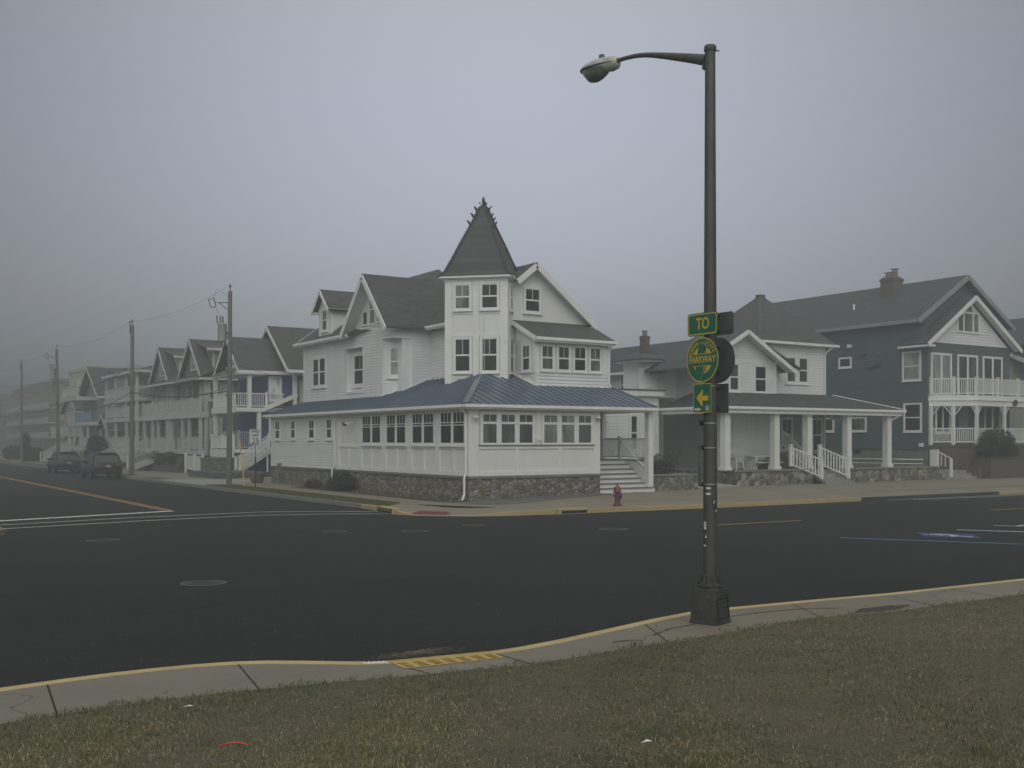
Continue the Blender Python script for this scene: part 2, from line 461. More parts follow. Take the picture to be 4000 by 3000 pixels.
def thing(name, label, cat, loc=(0, 0, 0), group=None):
    o = bpy.data.objects.new(name, None); COL.objects.link(o); o.location = loc; o.empty_display_size = .2
    WL[o.name_full] = Vector(loc)
    return tag(o, label, cat, group)
def tag(o, label, cat, group=None):
    o['label'] = label; o['category'] = cat
    if group: o['group'] = group
    return o
def struct(o, kind='structure', label=None):
    o['kind'] = kind
    if label: o['label'] = label
    return o
def copy_tree(root, loc, label, group=None):
    def rec(o, par):
        c = o.copy(); COL.objects.link(c)
        if par is not None: c.parent = par
        for ch in [x for x in COL.objects if x.parent == o and x is not c]: rec(ch, c)
        return c
    r = rec(root, None); r.location = loc; r['label'] = label
    if group: r['group'] = group
    return r

# ------------------------------------------------------------------ shared building pieces
TRIM = {'m': 'white_trim'}
def window(par, T, a0, a1, z0, z1, rows=((0, .5, 1), (.5, 1, 2)), lites=1, trim=.09, g='glass_dark', o=0., sill=True, tm=None, name='window', mull=.09, sash=.045):
    m = MB(); tm = tm or TRIM['m']
    t = trim
    m.tbox(T, a0 - t, a1 + t, z1, z1 + t, o, o + .07)
    m.tbox(T, a0 - t, a0, z0, z1, o, o + .066)
    m.tbox(T, a1, a1 + t, z0, z1, o, o + .066)
    m.tbox(T, a0 - t, a1 + t, z0 - t, z0, o, o + .066)
    if sill: m.tbox(T, a0 - t - .03, a1 + t + .03, z0 - t - .045, z0 - t, o, o + .105)
    w = (a1 - a0 - mull * (lites - 1)) / lites
    H = z1 - z0
    for i in range(lites):
        b0 = a0 + i * (w + mull); b1 = b0 + w
        if i: m.tbox(T, b0 - mull, b0, z0, z1, o, o + .064)
        m.tbox(T, b0, b0 + sash, z0, z1, o, o + .056); m.tbox(T, b1 - sash, b1, z0, z1, o, o + .056)
        for f0, f1, n in rows:
            y0, y1 = z0 + f0 * H, z0 + f1 * H
            m.tbox(T, b0 + sash, b1 - sash, y0, y0 + sash * .8, o, o + .054); m.tbox(T, b0 + sash, b1 - sash, y1 - sash * .8, y1, o, o + .054)
            for k in range(1, n):
                x = b0 + sash + (b1 - b0 - 2 * sash) * k / n
                m.tbox(T, x - .011, x + .011, y0 + sash * .8, y1 - sash * .8, o, o + .050)
    w_ = m.build(name, tm, par)
    MB().tbox(T, a0 + .002, a1 - .002, z0 + .002, z1 - .002, o + .026, o + .038).build('pane', g, w_)
    return w_

def railing(par, p0, p1, h=.95, step=.125, post=(), name='railing', m=None, bw=.04, low=.12, solid=False):
    """Top and bottom rail with balusters between two points (their z is the floor)."""
    m = m or TRIM['m']; p0, p1 = Vector(p0), Vector(p1); mb = MB()
    up = Vector((0, 0, 1)); L = (p1 - p0).length
    mb.bar(p0 + up * h, p1 + up * h, .075, .06); mb.bar(p0 + up * low, p1 + up * low, .05, .06)
    n = max(2, round(L / step))
    for i in range(1, n):
        q = p0.lerp(p1, i / n)
        mb.box(q.x - bw / 2, q.x + bw / 2, q.y - bw / 2, q.y + bw / 2, q.z + low + .03, q.z + h - .03)
    for t in post:
        q = p0.lerp(p1, t)
        mb.box(q.x - .07, q.x + .07, q.y - .07, q.y + .07, q.z, q.z + h + .1)
        mb.box(q.x - .09, q.x + .09, q.y - .09, q.y + .09, q.z + h + .1, q.z + h + .14)
    return mb.build(name, m, par)

def column(par, x, y, z0, z1, w=.26, base=True, name='column', m=None):
    m = m or TRIM['m']; mb = MB(); h = w / 2
    mb.box(x - h, x + h, y - h, y + h, z0, z1)
    if base:
        mb.box(x - h - .06, x + h + .06, y - h - .06, y + h + .06, z0 - .002, z0 + .17)
        mb.box(x - h - .04, x + h + .04, y - h - .04, y + h + .04, z1 - .14, z1 + .002)
    return mb.build(name, m, par)

def leaf_cloud(blobs, n, size, seed=0, flat=.0):
    """Many small leaf faces spread through ellipsoid volumes; returns verts, faces, tint."""
    r = np.random.default_rng(seed); vs = []; fs = []; ts = []
    vol = np.array([b[3] * b[4] * b[5] for b in blobs]); vol = vol / vol.sum()
    for (x, y, z, a, b, c), w in zip(blobs, vol):
        k = int(n * w)
        d = r.normal(size=(k, 3)); d /= np.linalg.norm(d, axis=1)[:, None]
        rad = r.uniform(.25, 1.06, k) ** .45
        p = d * rad[:, None] * np.array([a, b, c]) + np.array([x, y, z])
        for q, dd in zip(p, d):
            s = size * r.uniform(.6, 1.5)
            e1 = r.normal(size=3); e1 /= np.linalg.norm(e1); e2 = np.cross(e1, dd + r.normal(size=3) * .5); e2 /= np.linalg.norm(e2) + 1e-9
            i = len(vs)
            vs += [q - e1 * s, q + e2 * s * .45, q + e1 * s, q - e2 * s * .45]
            fs.append((i, i + 1, i + 2, i + 3)); t = float(np.clip(r.normal(.5, .25), 0, 1)); ts += [t] * 4
    return vs, fs, ts

def cloud_obj(name, data, m, parent=None, loc=(0, 0, 0)):
    vs, fs, ts = data
    org = WL[parent.name_full] if parent is not None else Vector(loc)
    me = bpy.data.meshes.new(name)
    me.from_pydata([Vector(v) - org for v in vs], [], fs)
    a = me.attributes.new('tint', 'FLOAT', 'POINT'); a.data.foreach_set('value', np.array(ts, dtype=np.float32))
    me.materials.append(M[m])
    ob = bpy.data.objects.new(name, me); COL.objects.link(ob)
    if parent is not None: ob.parent = parent
    else: ob.location = org
    WL[ob.name_full] = org
    return ob

def text_mesh(par, txt, size, T, a, z, o, m, name='lettering', flip=1, bold=.0, sx=1., rot=0., arc=None, thick=.002):
    """Letters as thin solid shapes on a plane. a, z is the centre; flip=-1 when a runs right to left."""
    cu = bpy.data.curves.new('letters', 'FONT'); cu.body = txt; cu.size = size; cu.align_x = 'CENTER'; cu.align_y = 'CENTER'
    cu.offset = bold; cu.extrude = thick / 2; cu.resolution_u = 4
    tmp = bpy.data.objects.new('letters', cu); COL.objects.link(tmp)
    dg = bpy.context.evaluated_depsgraph_get(); dg.update()
    me = bpy.data.meshes.new_from_object(tmp.evaluated_get(dg))
    bpy.data.objects.remove(tmp); bpy.data.curves.remove(cu)
    org = WL[par.name_full]; c, s_ = math.cos(rot), math.sin(rot)
    for v in me.vertices:
        x, y, w = v.co.x * sx, v.co.y, v.co.z
        x, y = x * c - y * s_, x * s_ + y * c
        v.co = T.p(a + flip * x, z + y, o + w) - org
    me.materials.clear(); me.materials.append(M[m])
    ob = bpy.data.objects.new(name, me); COL.objects.link(ob); ob.parent = par; WL[ob.name_full] = org
    return ob
# ------------------------------------------------------------------ camera, light, air
CAM = Vector((-21.93, -36.70, 2.6)); YAW = math.radians(33.15)
cd = bpy.data.cameras.new('camera'); cam = bpy.data.objects.new('camera', cd); COL.objects.link(cam)
cam.location = CAM; cam.rotation_euler = (math.radians(90), 0, -YAW)
cd.sensor_width = 36; cd.lens = 36 * 4150 / 4000; cd.shift_y = 220 / 4000; cd.clip_start = .1; cd.clip_end = 3000
SC.camera = cam
VIEW = Vector((math.sin(YAW), math.cos(YAW), 0))

SUN_EL = math.radians(34)
w = bpy.data.worlds.new('World'); SC.world = w; w.use_nodes = True
nt = w.node_tree; bg = nt.nodes['Background']
sky = N(nt, 'ShaderNodeTexSky'); sky.sky_type = 'NISHITA'; sky.sun_disc = False
sky.sun_elevation = SUN_EL; sky.sun_rotation = YAW + math.pi; sky.air_density = 1.0; sky.dust_density = 6.0; sky.ozone_density = 1.0
co = nt.nodes.new('ShaderNodeTexCoord').outputs['Generated']
sx = N(nt, 'ShaderNodeSeparateXYZ'); nt.links.new(co, sx.inputs[0])
el = math_n(nt, 'MAXIMUM', sx.outputs[2], 0.0)
# overcast dome: dim bank of sea fog ahead with an added pale patch imitating lens falloff, brighter overhead, and behind the camera to lift the walls
gd = Vector((VIEW.x, VIEW.y, .22)).normalized()
def lobe(d, k):
    dp = N(nt, 'ShaderNodeVectorMath', operation='DOT_PRODUCT'); nt.links.new(co, dp.inputs[0]); dp.inputs[1].default_value = d
    return math_n(nt, 'POWER', math_n(nt, 'MAXIMUM', dp.outputs['Value'], 0.0), k)
glow = math_n(nt, 'MULTIPLY', lobe(gd, 8.0), .50)
back = math_n(nt, 'MULTIPLY', lobe(Vector((-VIEW.x, -VIEW.y, .55)).normalized(), 1.3), .98)
base = ramp(nt, el, [(0., .13), (.4, .125), (.62, .45), (1., .62)])
lum = math_n(nt, 'ADD', base, glow)
tintc = ramp(nt, el, [(0., (.88, .97, 1.06)), (.12, (.92, .97, 1.12)), (.3, (.91, .97, 1.17)), (.55, (1.0, 1.0, .99)), (1., (1.01, 1.0, .95))])
vm = N(nt, 'ShaderNodeVectorMath', operation='SCALE'); nt.links.new(tintc, vm.inputs[0]); nt.links.new(lum, vm.inputs['Scale'])
bk = N(nt, 'ShaderNodeVectorMath', operation='SCALE'); bk.inputs[0].default_value = (1.02, 1.0, .95); nt.links.new(back, bk.inputs['Scale'])
sm = N(nt, 'ShaderNodeVectorMath', operation='ADD'); nt.links.new(vm.outputs[0], sm.inputs[0]); nt.links.new(bk.outputs[0], sm.inputs[1])
v10 = N(nt, 'ShaderNodeVectorMath', operation='SCALE'); nt.links.new(sm.outputs[0], v10.inputs[0]); v10.inputs['Scale'].default_value = 10.
hs = N(nt, 'ShaderNodeHueSaturation'); hs.inputs['Saturation'].default_value = .25
nt.links.new(sky.outputs[0], hs.inputs['Color'])
mx = mixc(nt, .94, hs.outputs[0], v10.outputs[0])
nt.links.new(mx, bg.inputs['Color']); bg.inputs['Strength'].default_value = .1

sd = bpy.data.lights.new('sun', 'SUN'); sd.energy = .6; sd.angle = math.radians(50); sd.color = (1, .96, .9)
so = bpy.data.objects.new('sun', sd); COL.objects.link(so)
sdir = Vector((-VIEW.x * math.cos(SUN_EL), -VIEW.y * math.cos(SUN_EL), math.sin(SUN_EL)))
so.rotation_euler = (-sdir).to_track_quat('-Z', 'Y').to_euler()

SC.view_settings.view_transform = 'Standard'; SC.view_settings.look = 'None'
SC.view_settings.exposure = 0.0; SC.view_settings.gamma = 1.0
SC.cycles.max_bounces = 6; SC.cycles.diffuse_bounces = 3; SC.cycles.glossy_bounces = 2
SC.cycles.transparent_max_bounces = 8; SC.cycles.volume_bounces = 0
SC.cycles.use_denoising = True

hz = MB().box(-330, 330, -70, 430, -1.2, 17.0).build('haze', 'asphalt')
struct(hz, 'stuff', 'even grey sea fog filling the whole street')
hm = bpy.data.materials.new('fog_air'); hm.use_nodes = True
hn = hm.node_tree; hn.nodes.remove(hn.nodes['Principled BSDF'])
pv = hn.nodes.new('ShaderNodeVolumePrincipled')
pv.inputs['Color'].default_value = (.54, .60, .60, 1); pv.inputs['Density'].default_value = .0066; pv.inputs['Anisotropy'].default_value = .3
hn.links.new(pv.outputs[0], hn.nodes['Material Output'].inputs['Volume'])
hz.data.materials.clear(); hz.data.materials.append(hm)

# ------------------------------------------------------------------ ground and roads
def sheet(name, m, pts, z):
    return struct(MB().poly([(x, y, z) for x, y in pts]).build(name, m))
sheet('ground', 'lawn_soil', [(-900, -900), (900, -900), (900, 1200), (-900, 1200)], -.06)
sheet('road', 'asphalt', [(-320, -34), (320, -34), (320, 410), (-320, 410)], 0.)

def gz(x, y):
    a = min(max(x / 6, 0), 1); b = min(max((y + 6.4) / 6.4, 0), 1)
    return .15 + .14 * a * b

# far pavement block: kerb line round the corner with a dropped ramp
KF = [(-4.5, 400, .15), (-4.5, 60, .15), (-4.5, 12, .15), (-4.5, 3, .15), (-4.5, .6, .15), (-4.62, -.6, .15), (-4.85, -1.9, .15), (-4.98, -2.9, .15), (-4.95, -3.5, .10),
      (-4.72, -4.1, .03), (-4.3, -4.65, .03), (-3.7, -5.2, .03), (-3.1, -5.62, .03), (-2.5, -5.9, .10), (-1.7, -6.12, .15), (.4, -6.38, .15), (3.4, -6.55, .15), (7.3, -6.75, .15),
      (15.4, -6.85, .15), (25.2, -7.0, .15), (40, -7.1, .15), (320, -8, .15)]
KW = .15
def offset_line(pl, d):
    out = []
    for i, (x, y, z) in enumerate(pl):
        p = Vector(pl[max(i - 1, 0)][:2]); q = Vector(pl[min(i + 1, len(pl) - 1)][:2])
        t = (q - p).normalized(); out.append((x - t.y * d, y + t.x * d, z))
    return out
def kerb(name, pl, w, segs, mats):
    """Kerb stones along a polyline; segs maps each span to a material index."""
    inn = offset_line(pl, w); mb = MB()
    for i in range(len(pl) - 1):
        mb.k = segs[i]
        a, b, c, d = pl[i], pl[i + 1], inn[i + 1], inn[i]
        mb.poly([a[:2] + (-.02,), b[:2] + (-.02,), (b[0], b[1], b[2] + .004), (a[0], a[1], a[2] + .004)])
        mb.poly([(a[0], a[1], a[2] + .004), (b[0], b[1], b[2] + .004), (c[0], c[1], c[2] + .004), (d[0], d[1], d[2] + .004)])
        mb.poly([d[:2] + (d[2] - .1,), c[:2] + (c[2] - .1,), (c[0], c[1], c[2] + .004), (d[0], d[1], d[2] + .004)])
    return struct(mb.build(name, mats))
kerb('kerb', KF, KW, [0, 0, 0, 0, 1, 1, 1, 1, 1, 1, 1, 1, 1, 1, 1, 1, 1, 1, 2, 1, 0], ['kerb_concrete', 'kerb_yellow', 'kerb_dark'])
inn = offset_line(KF, KW)
INN2 = [(-2.9, 400), (-2.9, 60), (-2.9, 12), (-2.9, 3), (-2.9, .6), (-2.9, -.4), (-2.85, -1.2), (-2.8, -1.9), (-2.75, -2.4), (-2.7, -2.8), (-2.55, -3.2), (-2.3, -3.5), (-2.0, -3.75),
        (-1.7, -3.9), (-1.2, -4.0), (.4, -4.1), (3.4, -4.2), (7.3, -4.3), (15.4, -4.4), (25.2, -4.5), (40, -4.6), (320, -5)]
mb = MB()
for i in range(len(KF) - 1):
    a, b = inn[i], inn[i + 1]; c, d = INN2[i + 1], INN2[i]
    mb.poly([a, b, (*c, gz(*c)), (*d, gz(*d))])
xs = [-2.9, -1.2, 0, 1, 2, 3, 4.5, 6, 9, 320]
def iy(x):
    for (x0, y0), (x1, y1) in zip(INN2[5:], INN2[6:]):
        if x0 <= x <= x1: return y0 + (y1 - y0) * (x - x0) / (x1 - x0 + 1e-9)
    return -.4
for x0, x1 in zip(xs, xs[1:]):
    ya, yb = iy(x0), iy(x1)
    for k in range(3):
        t0, t1 = k / 3, (k + 1) / 3
        q = [(x0, ya + (.4 - ya) * t0), (x1, yb + (.4 - yb) * t0), (x1, yb + (.4 - yb) * t1), (x0, ya + (.4 - ya) * t1)]
        mb.poly([(x, y, gz(x, y)) for x, y in q])
mb.poly([(-2.9, .4, .15), (0, .4, .15), (0, 400, .15), (-2.9, 400, .15)])
mb.poly([(0, .4, .15), (6, .4, .29), (6, 30, .29), (0, 30, .15)]); mb.poly([(6, .4, .29), (320, .4, .29), (320, 30, .29), (6, 30, .29)])
mb.poly([(0, 30, .15), (320, 30, .15), (320, 400, .15), (0, 400, .15)])
struct(mb.build('pavement', 'concrete_far'))
# grass verge, planting bed, driveways along the side street (sheets a few millimetres up)
verge = MB()
for v0, v1 in ((-1.2, 20.9), (30.8, 37.2), (38.8, 50), (53, 64), (68, 90), (95, 130)):
    n = max(2, int((v1 - v0) / .5)); pl, pr = [], []
    for i in range(n + 1):
        v = v0 + (v1 - v0) * i / n
        taper = min(1, (i) / 3, (n - i) / 3)
        pl.append((-4.34 + (0 if v > .6 else (.6 - v) * .05), v, .154)); pr.append((-4.34 + 1.42 * taper + random.uniform(-.05, .05), v, .156))
    for i in range(n): verge.poly([pl[i], pl[i + 1], pr[i + 1], pr[i]])
struct(verge.build('verge', 'lawn_soil'))
bed = MB()
bed.poly([(-1.3, .2, .158), (-1.05, -.45, .158), (-.45, -.55, .16), (-.12, -.2, .2), (-.02, .2, .24)])
for v0, v1 in ((.2, 4), (4, 8), (8, 12), (12, 16)):
    bed.poly([(-1.3, v0, .158), (-.02, v0, .24), (-.02, v1, .24), (-1.3, v1, .158)])
struct(bed.build('planting_bed', 'mulch'))
sheet('driveway', 'concrete_pale', [(-4.3, 21.2), (-4.3, 29.8), (3.5, 29.2), (3.5, 22.4), (-2.9, 22.4)], .156)
mb = MB(); us = [-1.0, -.5, 0, .7, 1.4, 2.2, 3, 4, 5, 6, 6.6]; yo = [-1.5, -2.1, -2.5, -2.45, -2.2, -1.9, -1.6, -1.35, -1.1, -.95, -.9]
for k in range(10):
    q = [(us[k], yo[k]), (us[k + 1], yo[k + 1]), (us[k + 1], min(-.03, yo[k + 1] + .9)), (us[k], min(-.03, yo[k] + .9))]; mb.poly([(x, y, gz(x, y) + .014) for x, y in q])
    q = [(us[k], min(-.03, yo[k] + .9)), (us[k + 1], min(-.03, yo[k + 1] + .9)), (us[k + 1], -.03), (us[k], -.03)]; mb.poly([(x, y, gz(x, y) + .014) for x, y in q])
struct(mb.build('front_path', 'grey_paver'))
mb = MB()
g = [(16.6, 1.2, .3), (13.2, .6, .3), (12.8, 3.5, .5), (12.8, 9, .95), (16.6, 9, .95), (16.6, 4, .5)]
mb.poly([g[0], g[1], g[2], g[5]]); mb.poly([g[5], g[2], g[3], g[4]])
struct(mb.build('side_drive', 'concrete_pale'))
# west block across the side street (just outside the frame)
mb = MB(); mb.slab([(-320, -6.5, .15), (-19.5, -6.5, .15), (-17.6, -4.6, .15), (-17.6, 400, .15), (-320, 400, .15)], .2)
struct(mb.build('pavement', 'concrete_far'))

# near pavement and lawn
KN = [(60, -26.6, .15), (20, -26.2, .15), (-4.0, -25.9, .15), (-7.56, -25.75, .15), (-9.26, -25.55, .15), (-10.73, -25.42, .15), (-11.55, -25.40, .15), (-12.3, -25.55, .15), (-13.04, -25.75, .15), (-14.28, -26.08, .15), (-15.0, -26.22, .15), (-15.4, -26.24, .15),
      (-16.68, -26.06, .15), (-16.9, -25.95, .15), (-17.37, -25.6, .15), (-17.75, -25.33, .15), (-18.11, -25.17, .15), (-18.5, -25.08, .15), (-18.92, -25.04, .15), (-19.35, -25.03, .15), (-19.81, -25.06, .15), (-20.43, -25.14, .15), (-24, -25.7, .15), (-40, -26.2, .15), (-320, -30, .15)]
kn = kerb('kerb', KN, .16, [0] * 24, ['kerb_yellow'])
inn_n = offset_line(KN, .16)
EDGE = [(60, -27.6), (20, -27.3), (-4.0, -26.95), (-7.3, -26.95), (-9.2, -26.95), (-10.6, -26.66), (-11.6, -26.78), (-12.4, -26.85), (-13.3, -26.9), (-14.3, -26.98), (-15.1, -27.06), (-15.5, -27.07),
        (-16.5, -26.9), (-16.9, -26.83), (-17.3, -26.74), (-17.7, -26.66), (-18.1, -26.6), (-18.6, -26.52), (-19.1, -26.46), (-19.6, -26.46), (-20.1, -26.52), (-20.7, -26.58), (-24, -26.9), (-40, -27.4), (-320, -31)]
mb = MB()
for i in range(len(KN) - 1):
    a, b = inn_n[i], inn_n[i + 1]; c, d = EDGE[i + 1], EDGE[i]
    mb.poly([a, b, (c[0], c[1] - .15, .15), (d[0], d[1] - .15, .15)])
struct(mb.build('pavement', 'concrete_near'))
mb = MB()
for (x0, y0), (x1, y1) in (((-20.0, -25.17), (-20.15, -26.6)), ((-18.08, -25.3), (-18.3, -26.6)), ((-16.68, -26.1), (-16.55, -26.95)), ((-15.42, -26.3), (-15.4, -27.1)), ((-12.7, -25.8), (-13.3, -26.95)), ((-9.7, -25.65), (-10.3, -26.7)), ((-7.8, -25.9), (-8.1, -26.95)), ((-6.3, -25.95), (-6.5, -27)), ((-3.9, -26), (-4.1, -27))):
    a, b = Vector((x0, y0)), Vector((x1, y1)); t = (b - a).normalized(); n = Vector((-t.y, t.x)) * .009; mb.poly([(*(a + n), .1535), (*(a - n), .1535), (*(b - n), .1535), (*(b + n), .1535)])
struct(mb.build('pavement_joint', 'drain_black'))
# damp crack and washed-out soil on the near pavement
mb = MB()
cr = [(-13.15, -26.5), (-12.7, -26.28), (-12.25, -26.2), (-11.4, -26.0), (-10.9, -25.98), (-10.3, -26.02), (-9.9, -26.1), (-9.4, -26.35)]
for (x0, y0), (x1, y1) in zip(cr, cr[1:]):
    for k in range(6):
        a = Vector((x0, y0)).lerp(Vector((x1, y1)), k / 6); b = Vector((x0, y0)).lerp(Vector((x1, y1)), (k + 1.05) / 6)
        j0 = random.uniform(-.02, .02); t = (b - a).normalized(); n = Vector((-t.y, t.x)) * random.uniform(.006, .016)
        mb.poly([(*(a + n), .154), (*(a - n), .154), (*(b - n), .154), (*(b + n), .154)])
struct(mb.build('pavement_crack', 'drain_black'))
mb = MB(); pp = []
for k in range(20):
    a = 2 * math.pi * k / 20; r = random.uniform(.75, 1.1)
    pp.append((-9.0 + .62 * r * math.cos(a), -26.72 + .17 * r * math.sin(a), .155))
mb.poly(pp); struct(mb.build('bare_soil', 'mulch'))

def lawn_edge(x):
    for (x1, y1), (x0, y0) in zip(EDGE, EDGE[1:]):
        if x0 <= x <= x1: return y0 + (y1 - y0) * (x - x0) / (x1 - x0)
    return -27.
def lawn_z(x, y):
    d = max(0, lawn_edge(x) - y)
    return .16 + .062 * d + .03 * math.sin(x * .9 + y * .6) * min(d, 1) + .018 * math.sin(x * 2.3 - y * 1.7) * min(d, 1)
mb = MB()
gx = [-60, -40, -30] + [-26 + .5 * i for i in range(62)] + [8, 14, 25, 60]
dd = [0, .08, .3, .7, 1.2, 1.8, 2.4, 3, 4, 5, 6, 7, 8, 9.5, 11, 13, 16, 22, 40]
pts = {}
for i, x in enumerate(gx):
    for j, d in enumerate(dd):
        y = lawn_edge(x) - d; z = lawn_z(x, y)
        if d > 16: z = .16 + .062 * 16
        mb.v.append(Vector((x, y, z - (.02 if j == 0 else 0))))
nd = len(dd)
for i in range(len(gx) - 1):
    for j in range(nd - 1):
        mb.f.append([i * nd + j, i * nd + j + 1, (i + 1) * nd + j + 1, (i + 1) * nd + j]); mb.m.append(0)
struct(mb.build('lawn', 'lawn_soil', smooth=True))

def blades(name, xy, z, hgt, wid, tint, lean=.6):
    n = len(xy); r = RNG
    ang = r.uniform(0, 2 * np.pi, n); la = r.uniform(0, 2 * np.pi, n); ll = np.abs(r.normal(0, lean, n)) * hgt
    dx, dy = np.cos(ang) * wid * .5, np.sin(ang) * wid * .5
    lx, ly = np.cos(la) * ll, np.sin(la) * ll
    V = np.zeros((n, 5, 3), dtype=np.float32)
    hz_ = hgt * np.clip(1 - .25 * (ll / hgt) ** 2, .22, 1)
    V[:, 0] = np.stack([xy[:, 0] - dx, xy[:, 1] - dy, z - .008], 1)
    V[:, 1] = np.stack([xy[:, 0] + dx, xy[:, 1] + dy, z - .008], 1)
    V[:, 2] = np.stack([xy[:, 0] + dx * .8 + lx * .35, xy[:, 1] + dy * .8 + ly * .35, z + hz_ * .6], 1)
    V[:, 3] = np.stack([xy[:, 0] - dx * .8 + lx * .35, xy[:, 1] - dy * .8 + ly * .35, z + hz_ * .6], 1)
    V[:, 4] = np.stack([xy[:, 0] + lx, xy[:, 1] + ly, z + hz_], 1)
    b = (np.arange(n) * 5)[:, None]
    loops = np.concatenate([b + np.array([[0, 1, 2, 3]]), b + np.array([[3, 2, 4]])], 1).astype(np.int32).ravel()
    me = bpy.data.meshes.new(name)
    me.vertices.add(n * 5); me.vertices.foreach_set('co', V.ravel())
    me.loops.add(n * 7); me.loops.foreach_set('vertex_index', loops)
    me.polygons.add(n * 2)
    st = (np.arange(n) * 7)[:, None] + np.array([[0, 4]]); me.polygons.foreach_set('loop_start', st.astype(np.int32).ravel())
    me.update(calc_edges=True)
    a = me.attributes.new('tint', 'FLOAT', 'POINT'); a.data.foreach_set('value', np.repeat(tint, 5).astype(np.float32))
    me.materials.append(M['grass_blade'])
    ob = bpy.data.objects.new(name, me); COL.objects.link(ob); WL[ob.name_full] = Vector()
    return struct(ob, 'stuff')

# lawn blades: dense near the camera, thinning with distance, in green and straw patches
nb = 330000
a_ = RNG.uniform(-.62, .62, nb); dep = 4.2 + 17.5 * RNG.uniform(0, 1, nb) ** 1.25
bx = CAM.x + dep * (a_ * math.cos(YAW) + math.sin(YAW)); by = CAM.y + dep * (-a_ * math.sin(YAW) + math.cos(YAW))
ex = np.array([p[0] for p in EDGE][::-1]); ey = np.array([p[1] for p in EDGE][::-1])
jag = .07 * np.sin(bx * 3.1) + .06 * np.sin(bx * 7.7 + 1) + .05 * np.sin(bx * 17. + 2) + RNG.normal(0, .035, nb)
d = np.interp(bx, ex, ey) + jag - by
keep = d > 0
def patch(x, y):
    return (np.sin(x * .55 + 1.3 * np.sin(y * .43)) + np.sin(y * .8 + .7 * np.sin(x * .9 + 2)) + .8 * np.sin(x * 1.7 - y * 1.3) + .5 * np.sin(x * 3.9 + y * 3.1)) / 3.3
pt = patch(bx, by)
clump = np.sin(bx * 11 + 2 * np.sin(by * 7)) * np.sin(by * 13 + 2 * np.sin(bx * 9))
bare = (pt < -.25) & (RNG.uniform(0, 1, nb) < .35)
keep &= ~bare
bx, by, d, pt, clump = bx[keep], by[keep], d[keep], pt[keep], clump[keep]
dz = np.maximum(0, np.interp(bx, ex, ey) - by)
bz = .16 + .062 * dz + .03 * np.sin(bx * .9 + by * .6) * np.minimum(dz, 1) + .018 * np.sin(bx * 2.3 - by * 1.7) * np.minimum(dz, 1)
green = .42 - 1.0 * pt + .5 * np.exp(-d / .8) + .25 * clump
tint = np.clip(np.where(RNG.uniform(-.45, 1.25, len(bx)) < green, RNG.normal(.22, .12, len(bx)), RNG.normal(.68, .17, len(bx))), 0, 1)
hgt = RNG.uniform(.014, .036, len(bx)) * (1 + .3 * clump + .35 * np.exp(-d / .25)) * np.where(RNG.uniform(0, 1, len(bx)) < .03, 1.8, 1.); wid = RNG.uniform(.003, .0065, len(bx)) * (1 + np.clip((by + 32) * .06, 0, .6))
g_ = blades('grass', np.stack([bx, by], 1), bz, hgt, wid, tint, 1.5); g_['label'] = 'worn winter lawn of green and straw blades in front'
# verge blades
n2 = 26000
vx = RNG.uniform(-4.3, -2.95, n2); vy = RNG.uniform(-1.1, 20.6, n2)
k2 = vx < -4.34 + 1.42 * np.clip(np.minimum((vy + 1.2) / 1.5, (20.9 - vy) / 1.5), 0, 1)
vx, vy = vx[k2], vy[k2]
g2 = blades('grass', np.stack([vx, vy], 1), np.full(len(vx), .158), RNG.uniform(.03, .08, len(vx)), RNG.uniform(.012, .022, len(vx)), np.clip(RNG.normal(.33, .2, len(vx)), 0, 1), .9)
g2['label'] = 'green grass strip between side kerb and path'
# dry stems in the planting bed
n3 = 1500
vx = RNG.uniform(-1.2, -.1, n3); vy = RNG.uniform(-.4, 8.5, n3)
g3 = blades('grass', np.stack([vx, vy], 1), np.full(n3, .17), RNG.uniform(.05, .32, n3) * (.4 + .6 * RNG.uniform(0, 1, n3) ** 2), RNG.uniform(.006, .016, n3), np.clip(RNG.normal(.62, .3, n3), 0, 1), .7)
g3['label'] = 'dry stems in the bed along the cobble base'

# ------------------------------------------------------------------ road paint
def stripe(mb, pts, w, z=.004):
    for (x0, y0), (x1, y1) in zip(pts, pts[1:]):
        d = Vector((x1 - x0, y1 - y0)).normalized(); n = Vector((-d.y, d.x)) * w / 2
        mb.poly([(x0 + n.x, y0 + n.y, z), (x0 - n.x, y0 - n.y, z), (x1 - n.x, y1 - n.y, z), (x1 + n.x, y1 + n.y, z)])
mb = MB(); stripe(mb, [(-10.95, 3.2), (-10.95, 60), (-10.9, 330)], .11); stripe(mb, [(-11.2, 3.2), (-11.2, 60), (-11.15, 330)], .11)
struct(mb.build('centre_line', 'paint_yellow'))
mb = MB(); stripe(mb, [(-17.6, .85), (-14, 1.9), (-11.0, 2.85)], .42); struct(mb.build('stop_line', 'paint_white'))
mb = MB(); stripe(mb, [(-17.6, -.9), (-13, .15), (-8.6, .55), (-6.5, -.4), (-4.75, -1.7)], .13); struct(mb.build('crosswalk_line', 'paint_white'))
mb = MB(); stripe(mb, [(-17.6, -2.45), (-13, -1.45), (-9.2, -1.05), (-6.6, -1.9), (-4.4, -3.3)], .13); struct(mb.build('crosswalk_line', 'paint_white'))
mb = MB(); stripe(mb, [(.6, -12.83), (4.75, -12.99)], .12); struct(mb.build('centre_line', 'paint_yellow'))
mb = MB(); stripe(mb, [(14.5, -13.3), (26, -13.7)], .12); struct(mb.build('centre_line', 'paint_yellow'))
mb = MB(); stripe(mb, [(17., -6.98), (30, -7.45)], .10); stripe(mb, [(18, -7.5), (32, -8.05)], .10); struct(mb.build('bay_line', 'paint_white'))
